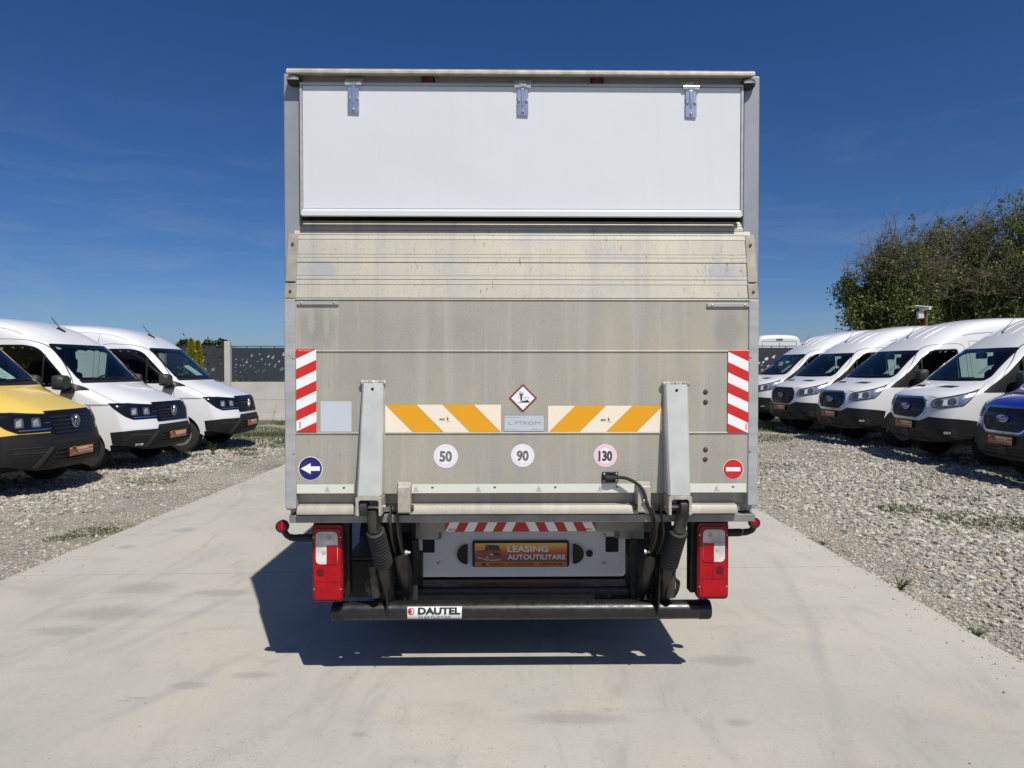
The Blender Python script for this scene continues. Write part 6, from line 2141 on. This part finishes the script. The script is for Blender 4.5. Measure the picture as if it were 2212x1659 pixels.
# ---------------------------------------------------------------- type B: van with oval-cornered grille
def van_b(name, paint, words, bar_grille, label, chrome_rim=True, fog=True):
    rows = [(.17, .31, .80, .22, 0, .50), (.06, .345, .85, .20, 0, .53), (.02, .45, .875, .21, 0, .56), (.0, .56, .885, .22, 0, .60), (.0, .66, .885, .23, 0, .63), (.012, .75, .885, .24, 0, .66), (.025, .85, .88, .25, 0, .70),
            (.04, .95, .87, .27, 0, .75), (.065, 1.04, .86, .29, 0, .80), (.10, 1.10, .85, .30, .0, .85), (.17, 1.145, .84, .28, .01, .9), (.36, 1.205, .85, .20, .03, .96), (.56, 1.265, .865, .15, .03, 1.02),
            (.66, 1.295, .875, .14, .01, 1.06), (.71, 1.33, .865, .13, .0, 1.10), (.78, 1.39, .85, .12, -.01, 1.14), (.93, 1.53, .82, .11, 0, 1.22), (1.15, 1.715, .785, .10, .01, 1.36), (1.33, 1.86, .755, .10, .02, 1.5),
            (1.39, 1.91, .745, .10, .02, 1.58), (1.48, 1.98, .735, .11, .03, 1.68), (1.70, 2.14, .715, .13, .05, 1.86), (2.0, 2.315, .70, .14, .06, 2.12), (2.4, 2.45, .695, .10, .07, 2.46), (2.9, 2.525, .695, .04, .07, 2.92), (3.4, 2.55, .70, 0, .07, 3.4),
            (4.2, 2.56, .70, 0, .07, 4.2), (5.2, 2.56, .70, 0, .07, 5.2), (5.70, 2.55, .70, 0, .07, 5.70), (5.84, 2.52, .69, 0, .07, 5.82), (5.88, 2.46, .68, 0, .05, 5.86), (5.90, 2.40, .67, 0, .04, 5.88)]
    wz = [(.30, .95), (.55, .975), (.8, .985), (1.05, .98), (1.3, .955), (1.6, .90), (1.9, .85), (2.2, .80), (2.55, .745)]
    taper = [(.0, .86), (.2, .91), (.4, .955), (.7, .985), (1.0, 1.0), (5.4, 1.0), (6, .97)]
    sh = Shell(rows, wz, taper, .38)
    root = empty(name)
    root['label'] = label
    ws = rpoly([(-.80, 1.335), (0, 1.315), (.80, 1.335), (.845, 1.40), (.715, 1.875), (-.715, 1.875), (-.845, 1.40)], [.05, .5, .05, .08, .04, .04, .08])
    sw = rpoly([(.86, 1.22), (1.45, 1.80), (1.62, 1.88), (2.12, 1.90), (2.14, 1.24), (1.3, 1.20)], [.02, .10, .10, .06, .05, .1])
    sh.remove('face', inset(ws, .035))
    sh.remove('side', inset(sw, .03), -1); sh.remove('side', inset(sw, .03), 1)
    for yc in (1.0, 4.55):
        for sd in (-1, 1): sh.remove('side', [(yc + .40 * math.cos(t), .345 + .40 * math.sin(t)) for t in np.linspace(0, 6.28, 30)[:-1]], sd)
    sh.cut |= (sh.cen[:, 2] < .46) & (sh.cen[:, 1] < .62)
    body = sh.body('body', paint, root)
    interior(sh, root, .80, 1.29, 1.4, 2.25)
    pbuild(sh.ring('face', ws, .05, .002), 'windscreen_seal', M['gloss_black'], root)
    pbuild(sh.patch('face', [(-.705, 1.80), (.705, 1.80), (.69, 1.85), (-.69, 1.85)], .0035, step=.12, skirt=0), 'windscreen_band', M['gloss_black'], root)
    pbuild(sh.patch('face', inset(ws, .04), .003, step=.12, skirt=0), 'windscreen', M['glass'], root)
    for x0, x1 in ((-.62, .02), (.0, .60)):
        m = MB(); q = [sh.hit('face', x0 + (x1 - x0) * t, 1.36 + .02 * t)[0] + Vector((0, -.022, .010)) for t in np.linspace(0, 1, 8)]
        m.tube(q, .008, 6); pbuild(m, 'wiper', M['black_plastic'], root, recalc=True)
    for sd in (-1, 1):
        pbuild(sh.ring('side', sw, .04, .002, sd), 'window_seal', M['gloss_black'], root)
        pbuild(sh.patch('side', inset(sw, .03), .003, sd, .12, 0), 'side_window', M['dark_glass'], root)
        pbuild(sh.line('side', [(1.36, 1.22), (1.36, 1.70)], .03, .006, sd), 'window_bar', M['black_plastic'], root)
        mirror_unit(sh, root, None, 1.16, 1.30, sd, [(.70, 1.16), (1.22, 1.165), (1.30, 1.24), (1.28, 1.62), (1.10, 1.46)], (.105, .135), sd < 0)
        pg = sh.line('side', sp2([(1.04, .82), (1.0, 1.0), (.99, 1.2), (1.03, 1.42), (1.22, 1.65), (1.42, 1.86), (1.60, 1.96), (1.85, 1.99), (2.15, 1.995), (2.25, 1.92), (2.28, 1.6), (2.28, 1.0), (2.27, .5)]), .007, .0018, sd)
        sh.line('side', [(2.36, .46), (2.36, 2.05), (3.62, 2.05), (3.62, .46)], .006, .0018, sd, pg)
        pbuild(pg, 'door_gap', M['gap'], root)
        pbuild(sh.line('side', sp2([(2.25, 2.16), (2.5, 2.20), (2.9, 2.225), (3.5, 2.23), (5.6, 2.23)], 6), .014, .003, sd), 'roof_channel', M['grey_frame'], root)
        pbuild(sh.patch('side', rrect(1.98, 2.18, 1.04, 1.10, .02), .02, sd), 'door_handle', M['black_plastic'], root)
        pbuild(sh.patch('side', [(1.46, .38), (4.1, .38), (4.1, .56), (1.46, .56)], .012, sd, .15), 'sill_cladding', M['black_plastic'], root)
        for yc in (1.0, 4.55):
            arc = [(yc + .425 * math.cos(t), .345 + .425 * math.sin(t)) for t in np.linspace(-.12, math.pi + .12, 30)]
            pbuild(sh.line('side', arc, .085, .010, sd, step=.06), 'wheel_arch', M['black_plastic'], root)
            wheel('wheel', root, sd * .825, yc, .34, .34, .22, sd)
            a, b = sorted((sd * .60, sd * .94))
            well = MB()
            pts = [(yc + .42 * math.cos(t), .345 + .42 * math.sin(t)) for t in np.linspace(-.1, math.pi + .1, 20)]
            for (p0, p1) in zip(pts[:-1], pts[1:]):
                well.add([(a, *p0), (b, *p0), (b, *p1), (a, *p1)], [(0, 1, 2, 3)])
            pbuild(well, 'wheel_well', M['dark_void'], root)
    # grille
    gr = rpoly([(-.43, 1.065), (.43, 1.065), (.54, .95), (.515, .81), (.36, .695), (-.36, .695), (-.515, .81), (-.54, .95)], [.05] * 8)
    g = pbuild(sh.patch('front', gr, .006), 'grille', M['gloss_black'], root)
    pbuild(sh.ring('front', gr, .026, .020), 'grille_rim', M['chrome'] if chrome_rim else M['black_plastic'], g)
    zs = [.745, .805, .865, .925, .985] if bar_grille else [.775, .875, .975]
    for z in zs:
        t = (z - .695) / .37
        w = .33 + .40 * min(t, .45) * 1.0 - max(0, t - .72) * .35
        hh = .026 if bar_grille else .045
        pbuild(sh.patch('front', [(-w, z), (w, z), (w, z + hh), (-w, z + hh)], .016, step=.14, skirt=.01), 'grille_slat', M['grey_plastic'] if bar_grille else M['black_plastic'], g)
    ford_badge(sh, root, .895, .115, 'black' if bar_grille else 'blue')
    for sg in (-1, 1):
        hl = [(.62, .965), (.64, 1.015), (.72, 1.045), (1.15, 1.10), (2.05, 1.205), (1.75, 1.09), (1.40, .945), (.80, .885), (.66, .895)]
        hl = [(sg * a, b) for a, b in hl]
        if sg < 0: hl = hl[::-1]
        hl = rpoly(hl, .03, 2)
        L = pbuild(sh.patch('front', hl, .005, step=.035), 'headlight', M['lamp_reflector'], root)
        pbuild(sh.ring('front', hl, .014, .010), 'lamp_rim', M['gloss_black'], L)
        for q, z, rx, rz in ((.80, .972, .105, .055), (1.10, 1.0, .11, .058)):
            pbuild(sh.patch('front', circle(sg * q, z, rx, 16, rz)[::sg], .009, step=.03), 'lamp_bowl', M['lamp_bowl'], L)
        pbuild(sh.patch('front', [(sg * .88, .935), (sg * .99, .94), (sg * .96, 1.03), (sg * .90, 1.02)][::sg], .011, step=.03), 'painted_highlight', M['lamp_white'], L)  # white patch between the bowls, a highlight painted into the headlight
        pbuild(sh.patch('front', [(sg * 1.26, .96), (sg * 1.38, .965), (sg * 1.85, 1.165), (sg * 1.60, 1.135), (sg * 1.28, 1.08)][::sg], .009, step=.03), 'indicator', M['hinge_steel'], L)
        for k in range(4):
            z = .975 + .035 * k; q = 1.36 + .075 * k
            pbuild(sh.patch('front', [(sg * (q - .09), z), (sg * (q + .02), z + .004), (sg * (q + .04), z + .018), (sg * (q - .09), z + .014)][::sg], .013), 'lamp_blade', M['chrome'], L)
        pbuild(sh.patch('front', hl, .016, step=.05), 'lamp_cover', M['lamp_glass'], L)
    # bumper
    bq = [(-1.75, .43), (-1.2, .405), (-.8, .352), (.8, .352), (1.2, .405), (1.75, .43), (1.95, .70), (1.2, .735), (.60, .745), (.40, .675), (-.40, .675), (-.60, .745), (-1.2, .735), (-1.95, .70)]
    bp = pbuild(sh.patch('front', bq, .008, step=.05), 'bumper', M['black_plastic'], root)
    pbuild(sh.patch('front', rpoly([(-.50, .405), (.50, .405), (.46, .50), (-.46, .50)], .03), .011), 'lower_intake', M['dark_void'], bp)
    for k in range(2):
        z = .425 + .04 * k
        pbuild(sh.patch('front', [(-.46, z), (.46, z), (.46, z + .012), (-.46, z + .012)], .016, step=.14, skirt=.01), 'intake_bar', M['black_plastic'], bp)
    pbuild(sh.patch('front', [(-.10, .40), (.10, .40), (.10, .52), (-.10, .52)], .018), 'sensor_block', M['black_plastic'], bp)
    pbuild(sh.patch('front', [(-.62, .35), (.62, .35), (.55, .395), (-.55, .395)], .022), 'bumper_lip', M['grey_plastic'], bp)
    for sg in (-1, 1):
        fr = rpoly([(sg * .74, .55), (sg * .86, .455), (sg * 1.22, .455), (sg * 1.28, .52), (sg * 1.20, .575)][::sg], .03)
        f = pbuild(sh.patch('front', fr, .011), 'fog_recess', M['dark_void'], bp)
        if fog:
            pbuild(sh.patch('front', rrect(*(sorted((sg * .95, sg * 1.10))), .49, .528, .015), .016, step=.04), 'fog_lamp', M['lamp_reflector'], bp)
        pbuild(sh.line('front', [(sg * .84, .452), (sg * 1.24, .450)], .012, .020), 'recess_bar', M['grey_plastic'], bp)
        pbuild(sh.line('front', [(sg * 1.45, .475), (sg * 1.75, .48)], .012, .012), 'recess_bar', M['grey_plastic'], bp)
        # bonnet air vents
        vp = [(sg * .18, .42), (sg * .52, .46), (sg * .58, .56), (sg * .28, .52)]
        pbuild(sh.patch('top', vp[::sg], .004, step=.05), 'bonnet_vent', M['dark_void'], root)
        pbuild(sh.line('front', [(sg * .55, 1.075), (sg * .72, 1.055)], .006, .002), 'bonnet_gap', M['gap'], root)
        pbuild(sh.line('top', [(sg * .93, .58), (sg * .90, .70), (sg * .86, .78)], .006, .002), 'bonnet_gap', M['gap'], root)
        for x0 in (.16, .42):
            pbuild(sh.rib('top', [(sg * x0, 1.60), (sg * (x0 * .98), 1.8), (sg * (x0 * .97), 2.0), (sg * (x0 * .96), 2.35)], .030, .018), 'roof_rib', paint, root, recalc=True, smooth_angle=80)
    plate_on(sh, root, .60, words, off=.025)
    p, n = sh.hit('top', -.10, 1.72)
    pbuild(MB().lathe([(.02, -.01), (.018, .015), (.008, .03)], p, n, 10), 'aerial_base', M['black_plastic'], root, recalc=True)
    pbuild(MB().tube([p + Vector((0, 0, .02)), p + Vector((0, .20, .26))], [.006, .004], 6), 'aerial_rod', M['black_plastic'], root, recalc=True)
    pt, nn = sh.hit('face', .48, 1.52)
    paper(root, pt + Vector((0, .07, -.02)), Vector((1, .0, .12)), Vector((-.22, .78, .52)), .22, .30)
    pt, nn = sh.hit('face', 0, 1.78)
    pbuild(MB().box(-.10, .10, pt.y + .02, pt.y + .10, 1.70, 1.80), 'camera_box', M['interior'], root, bevel=.015, recalc=True)
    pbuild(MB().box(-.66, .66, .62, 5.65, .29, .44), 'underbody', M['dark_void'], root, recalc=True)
    return root, sh

def park(root, front, heading_deg, group, label, cat='van'):
    """front = world x, y of the middle of the front bumper; heading = direction the nose points"""
    a = R(heading_deg)
    d = Vector((math.cos(a), math.sin(a)))
    root.rotation_euler = (0, 0, a + math.pi / 2)
    root.location = (front[0], front[1], 0)
    mid = (front[0] - d.x * 1.0, front[1] - d.y * 1.0)
    root.location.z = gz(*mid) + .012
    tag(root, label, cat, group)

GL = 'panel vans parked on the left side of the yard'
GR_ = 'panel vans parked on the right side of the yard'
LA = ('LEASING', 'AUTOUTILITARE')
va, sha = van_a('panel_van', M['yellow_paint'], True, LA, '', note=True)
park(va, (-5.80, 9.35), 0, GL, 'yellow panel van with a black front bumper and slatted grille')
vb, shb = van_a('panel_van', M['white_paint'], False, ('REZERVAT',), '', sticker=True)
park(vb, (-5.66, 11.75), -3, GL, 'white panel van with a REZERVAT plate beside the yellow van')
vc, shc = van_a('panel_van', M['white_paint'], False, LA, '', note=True)
park(vc, (-5.36, 14.25), 1, GL, 'white panel van parked next to the wall and golden conifers')
wb, shd = van_b('panel_van', M['white_paint'], LA, False, '')
park(wb, (6.62, 12.15), 180.5, GR_, 'white panel van right beside the blue van, yellow paper on its dashboard')
# yellow leaflet on its dashboard
s_ = Sticker(lambda u, v, l: (.48 + u, .94 + v, 1.305 + .001 * l))
s_.poly([(-.14, -.06), (.14, -.06), (.14, .06), (-.14, .06)], (.70, .62, .08), 0)
s_.poly([(-.04, -.04), (.11, -.04), (.11, .04), (-.04, .04)], (.7, .7, .65), 1)
s_.build('leaflet', wb)
def again(src, front, hd, label):
    c = copy_tree(src)
    for ch in list(c.children):
        if ch.name.startswith('leaflet'):
            bpy.data.objects.remove(ch)
    park(c, front, hd, GR_, label)
    return c
again(wb, (6.38, 14.55), 184.5, 'white panel van between the bar-grilled van and the van next to the blue one')
we, she = van_b('panel_van', M['white_paint'], LA, True, '', chrome_rim=False, fog=False)
park(we, (6.27, 16.95), 187.5, GR_, 'white panel van with a black grille of five horizontal bars')
again(wb, (6.15, 19.4), 184, 'white panel van half hidden by the truck, last in the right row')
wf, shf = van_b('panel_van', M['blue_paint'], LA, False, '')
park(wf, (6.70, 9.85), 179, GR_, 'deep blue panel van')

# white van outside the fence, seen from behind
wg = copy_tree(wb)
for ch in list(wg.children):
    if ch.name.split('.')[0] in ('leaflet', 'price_note', 'number_plate', 'emblem', 'grille', 'bonnet_vent'):
        for g in list(ch.children): bpy.data.objects.remove(g)
        bpy.data.objects.remove(ch)
bp = at_depth(1684, 719, 26.2)
wg.rotation_euler = (0, 0, math.pi)           # nose pointing away from the camera
wg.location = (bp.x, 26.2 + 5.9, bp.z - 2.60)
tag(wg, 'white van outside the fence showing its rear doors and roof brake light', 'van')
sr = shd
pbuild(sr.patch('rear', rrect(-.12, .12, 2.33, 2.375, .01), .012), 'brake_light', M['dark_red_lens'], wg)
rg = sr.line('rear', [(0, .6), (0, 2.30)], .012, .004)
sr.line('rear', [(-.66, .6), (-.62, 2.29), (.62, 2.29), (.66, .6)], .012, .004, 1, rg)
sr.line('rear', [(-.66, 1.98), (.66, 1.98)], .008, .004, 1, rg)
pbuild(rg, 'door_gap', M['gap'], wg)

# truck cab: the forward part of the same kind of skin
cab_ = empty('cab', (0, 6.05, 0), math.pi, parent=truck)
sha.body('cab_shell', M['white_paint'], cab_, 2.0)
for ch in list(vb.children):
    if ch.name.split('.')[0] in ('windscreen', 'windscreen_seal', 'side_window', 'window_seal', 'headlight', 'grille', 'bumper', 'dashboard', 'mirror_base', 'cab_lining', 'seat'):
        c = ch.copy(); col.objects.link(c); c.parent = cab_
# ================================================================== TREES
def leaf_mesh(name, C, size, mat, parent, aspect=.55, droop=.35, seed=1):
    """C = (n,3) leaf positions; one bent four-sided leaf at each"""
    r = np.random.default_rng(seed)
    n = len(C)
    d = r.normal(size=(n, 3)); d[:, 2] -= droop; d /= np.linalg.norm(d, axis=1, keepdims=True)
    q = r.normal(size=(n, 3)); s = np.cross(d, q); s /= np.linalg.norm(s, axis=1, keepdims=True) + 1e-9
    nn = np.cross(d, s)
    L = (size * r.uniform(.6, 1.25, n))[:, None]
    V = np.stack([C, C + d * L * .45 + s * L * aspect * .5 + nn * L * .06, C + d * L - nn * L * .08, C + d * L * .45 - s * L * aspect * .5 + nn * L * .06], 1)
    F = (np.arange(n)[:, None] * 4 + np.array([[0, 1, 2, 3]]))
    rn = np.repeat(r.beta(1.6, 2.2, n), 4)
    return raw_mesh(name, V.reshape(-1, 3), F, mat, parent, rn)

def bent(p0, p1, k, amp, r):
    P = [p0 + (p1 - p0) * t for t in np.linspace(0, 1, k)]
    off = r.normal(size=3) * amp
    return [p + off * math.sin(math.pi * i / (k - 1)) * np.linalg.norm(p1 - p0) for i, p in enumerate(P)]

def broadleaf(base, trunk_h, lobes, nlimb, label, seed, leaf=.12, per=36, bare=40, bare_lobes=None, mat='leaf', group=None):
    """lobes = ellipsoids (centre, radii) relative to the base that the crown fills"""
    r = np.random.default_rng(seed)
    root = empty('broadleaf_tree', base)
    tag(root, label, 'tree', group)
    tr, lb, tw = MB(), MB(), MB()
    vol = np.array([np.prod(l[1]) ** .75 for l in lobes]); vol /= vol.sum()
    top = np.array([0, 0, trunk_h])
    pts = bent(np.zeros(3), top, 6, .04, r)
    tr.tube([tuple(p) for p in pts], list(np.linspace(.24, .15, 6)), 10)
    tr.build('trunk', M['bark'], root)
    leaves = []
    for k in range(nlimb):
        li = r.choice(len(lobes), p=vol)
        c, rad = np.array(lobes[li][0]), np.array(lobes[li][1])
        d = r.normal(size=3); d /= np.linalg.norm(d)
        end = c + d * rad * r.uniform(.45, .95) ** .6
        st = pts[r.integers(3, 6)] if r.uniform() < .7 else pts[5]
        mid = st * .45 + end * .55 + r.normal(size=3) * .25
        P = spline([tuple(st), tuple((st + mid) / 2 + r.normal(size=3) * .12), tuple(mid), tuple((mid + end) / 2 + r.normal(size=3) * .12), tuple(end)], 3)
        lb.tube(P, list(np.linspace(.055, .010, len(P))), 5, cap=False)
        for q in range(7):
            o = np.array(P[int(len(P) * r.uniform(.45, .98))][:])
            e = o + (r.normal(size=3) * .5 + (o - c) / (rad + .01) * .35 + np.array([0, 0, .18])) * r.uniform(.5, 1.0) * min(1.2, rad.min() * .55)
            S = bent(o, e, 4, .12, r)
            lb.tube([tuple(p) for p in S], [.010, .007, .005, .003], 3, cap=False)
            m = per
            t = r.uniform(.1, 1.05, m)
            cl = o + (e - o) * t[:, None] + r.normal(size=(m, 3)) * r.uniform(.08, .17)
            leaves.append(cl)
        # upright leafy shoot that breaks the outline
        if r.uniform() < .55:
            e2 = end + np.array([r.normal() * .15, r.normal() * .15, r.uniform(.3, .8)])
            m = int(per * .9)
            t = r.uniform(0, 1, m)
            leaves.append(end + (e2 - end) * t[:, None] + r.normal(size=(m, 3)) * (.11 * (1.15 - t))[:, None])
            lb.tube([tuple(end), tuple(e2)], [.008, .003], 3, cap=False)
    lb.build('limbs', M['bark'], root, recalc=False)
    for k in range(bare):
        L = bare_lobes or lobes
        c, rad = L[r.integers(len(L))]
        c, rad = np.array(c), np.array(rad)
        d = r.normal(size=3); d[2] = abs(d[2]) * .8 + .1; d[1] = -abs(d[1]); d /= np.linalg.norm(d)
        o = c + d * rad * r.uniform(.25, .70)
        e = o + (d * .85 + r.normal(size=3) * .35 + np.array([0, -.25, .12])) * r.uniform(.6, 1.35)
        S = bent(o, e, 6, .12, r)
        tw.tube([tuple(p) for p in S], list(np.linspace(.020, .005, 6)), 3, cap=False)
        for q in range(12):
            a = S[r.integers(1, 6)]
            b = a + (d * .4 + r.normal(size=3) * .55 + np.array([0, 0, .2])) * r.uniform(.2, .7)
            tw.tube([tuple(p) for p in bent(a, b, 3, .15, r)], [.007, .005, .0025], 3, cap=False)
    if bare:
        tw.build('bare_twigs', M['twig'], root, recalc=False)
    leaf_mesh('crown', np.concatenate(leaves), leaf, M[mat], root, seed=seed)
    return root

D0 = 27.0
def lobe(X, Y, wpx, hpx, d, base, dep=None):
    """crown lobe seen at picture X,Y with half sizes in picture pixels"""
    c = at_depth(X, Y, d)
    s = d / FD
    return ((c.x - base[0], c.y - base[1], c.z - base[2]), (wpx * s, dep or wpx * s * .9, hpx * s))
b1 = (at_depth(1925, 700, D0).x, D0, 0.0)
broadleaf(b1, 2.6, [lobe(1850, 655, 50, 60, D0, b1), lobe(1885, 610, 55, 65, D0, b1), lobe(1945, 560, 55, 60, D0, b1), lobe(1930, 650, 80, 60, D0, b1), lobe(1990, 600, 60, 80, D0, b1), lobe(1835, 615, 22, 30, D0, b1), lobe(1958, 520, 22, 26, D0, b1)], 130,
          'leafy tree with grey bare twigs on its left flank behind the lamp post', 3, bare=110,
          bare_lobes=[lobe(1905, 570, 38, 38, D0, b1), lobe(1960, 590, 60, 50, D0, b1), lobe(1880, 610, 35, 30, D0, b1), lobe(1990, 640, 60, 60, D0, b1)], group='trees behind the right row of vans')
D1 = 28.5
b2 = (at_depth(2080, 700, D1).x, D1, 0.0)
broadleaf(b2, 3.0, [lobe(2045, 540, 60, 60, D1, b2), lobe(2060, 620, 80, 80, D1, b2), lobe(2110, 580, 70, 90, D1, b2), lobe(2020, 510, 25, 35, D1, b2), lobe(2130, 520, 40, 50, D1, b2), lobe(2110, 670, 80, 40, D1, b2)], 130,
          'middle tree full of olive-brown dead twigs over the white vans', 5, bare=170,
          bare_lobes=[lobe(2050, 555, 50, 45, D1, b2), lobe(2090, 610, 90, 60, D1, b2), lobe(2050, 640, 90, 40, D1, b2), lobe(2085, 540, 40, 35, D1, b2)], group='trees behind the right row of vans')
D2 = 27.5
b3 = (at_depth(2235, 700, D2).x, D2, 0.0)
broadleaf(b3, 3.4, [lobe(2190, 500, 55, 75, D2, b3), lobe(2250, 520, 90, 110, D2, b3), lobe(2180, 590, 60, 80, D2, b3), lobe(2150, 490, 30, 45, D2, b3), lobe(2230, 640, 90, 60, D2, b3), lobe(2320, 560, 90, 110, D2, b3)], 140,
          'tallest dense green tree above the blue van', 8, bare=30,
          bare_lobes=[lobe(2170, 640, 60, 50, D2, b3)], group='trees behind the right row of vans')
# greenery low behind the fence
def shrub(x, y, h, w, label, seed, mat='leaf', leaf=.10, n=1500, group=None):
    r = np.random.default_rng(seed)
    root = empty('shrub', (x, y, 0))
    tag(root, label, 'shrub', group)
    st = MB(); C = []
    for k in range(14):
        e = np.array([r.normal() * w * .45, r.normal() * w * .4, h * r.uniform(.5, 1)])
        st.tube([tuple(p) for p in bent(np.array([r.normal() * .1, r.normal() * .1, 0]), e, 4, .1, r)], [.03, .02, .012, .006], 4, cap=False)
        m = n // 14
        t = r.uniform(.25, 1.0, m)
        C.append(e * t[:, None] + r.normal(size=(m, 3)) * .22)
    st.build('stem', M['bark'], root, recalc=False)
    leaf_mesh('foliage', np.concatenate(C), leaf, M[mat], root, seed=seed)
for k, (X, d, h) in enumerate(((520, 25, 1.9), (560, 24.6, 2.0), (600, 25.5, 2.0), (640, 25, 1.8), (455, 26, 1.9))):
    p = at_depth(X, 780, d)
    shrub(p.x, p.y, h, 1.3, 'green bush outside the fence showing through the leaf cut-outs', 40 + k, group='bushes outside the fence')

# distant tree line above the left fence
def far_tree(X, Ytop, d, wpx, label, seed):
    p = at_depth(X, Ytop, d)
    r = np.random.default_rng(seed)
    root = empty('distant_tree', (p.x, d, 0)); tag(root, label, 'tree', 'distant trees over the left fence')
    h = p.z; w = wpx * d / FD
    MB().tube([(0, 0, 0), (0, 0, h * .85)], [.25, .08], 6).build('trunk', M['bark'], root)
    C = []
    for k in range(26):
        c = np.array([r.normal() * w * .5, r.normal() * w * .5, h * r.uniform(.45, .97)])
        c[:2] *= 1.25 - .75 * (c[2] / h - .45) / .5 * .8
        C.append(c + r.normal(size=(70, 3)) * np.array([w * .20, w * .20, h * .05]))
    leaf_mesh('crown', np.concatenate(C), .42, M['leaf_far'], root, seed=seed)
far_tree(395, 737, 75, 16, 'dark distant tree just over the van roof', 61)
far_tree(452, 739, 80, 14, 'low distant trees behind the golden conifers', 62)
far_tree(543 - 0, 742, 80, 10, 'small distant tree over the dark fence', 63) if False else None
far_tree(478, 735, 70, 10, 'round distant tree left of the concrete post', 64)
far_tree(425, 741, 85, 14, 'hazy distant tree partly behind the golden conifers', 65)

# golden columnar conifers in front of the fence
def conifer(X, Ytop, d, w, label, seed):
    p = at_depth(X, Ytop, d)
    r = np.random.default_rng(seed)
    root = empty('golden_conifer', (p.x, d, 0)); tag(root, label, 'conifer', 'golden conifers by the fence')
    h = p.z
    MB().tube([(0, 0, -.05), (0, 0, h * .9)], [.05, .012], 6).build('trunk', M['bark'], root)
    n = 9000
    t = r.uniform(0, 1, n) ** .9
    a = r.uniform(0, 6.283, n)
    rad = w * (1 - t) ** .75 * (.6 + .4 * r.uniform(0, 1, n)) * (1 + .28 * np.sin(a * 3 + t * 17) * np.sin(t * 31 + a))
    C = np.stack([rad * np.cos(a), rad * np.sin(a), .05 + t * h * .97], -1)
    m = leaf_mesh('foliage', C, .085, M['leaf_gold'], root, aspect=.4, droop=-1.1, seed=seed)
conifer(413, 734, 20.6, .40, 'taller golden conifer of the pair by the fence', 71)
conifer(427, 738, 20.9, .36, 'shorter golden conifer of the pair by the fence', 72)

# ================================================================== LAMP POST
lp = at_depth(2000, 690, 23.0)
lamp = empty('lamp_post', (lp.x, lp.y, 0))
tag(lamp, 'rusty pole with a white solar floodlight in front of the trees', 'lamp')
hz = at_depth(2000, 668, 23.0).z
MB().cyl((0, 0, -.1), (0, 0, hz), .055, 12).build('pole', M['rust'], lamp)
ar = MB().cyl((.05, -.05, hz + .03), (-.22, -.05, hz - .03), .05, 12).box(-.02, .12, -.09, 0, hz - .02, hz + .09)
ar.build('lamp_arm', M['lamp_white'], lamp, bevel=.01)
m = MB().prism([(-.50, hz + .085), (.06, hz + .035), (.06, hz + .055), (-.50, hz + .105)], 'y', -.28, .22)
sp_ = m.build('solar_panel', M['lamp_white'], lamp, bevel=.004)
MB().prism([(-.48, hz + .1085), (.04, hz + .0615), (.04, hz + .0635), (-.48, hz + .1105)], 'y', -.26, .20).build('solar_cells', M['solar'], sp_)
fl = MB().prism([(-.31, hz - .32), (-.13, hz - .30), (-.15, hz - .06), (-.33, hz - .08)], 'y', -.14, -.04).build('floodlight', M['lamp_white'], lamp, bevel=.01)
MB().prism([(-.295, hz - .30), (-.145, hz - .285), (-.165, hz - .085), (-.315, hz - .10)], 'y', -.146, -.1405).build('led_panel', M['led'], fl)
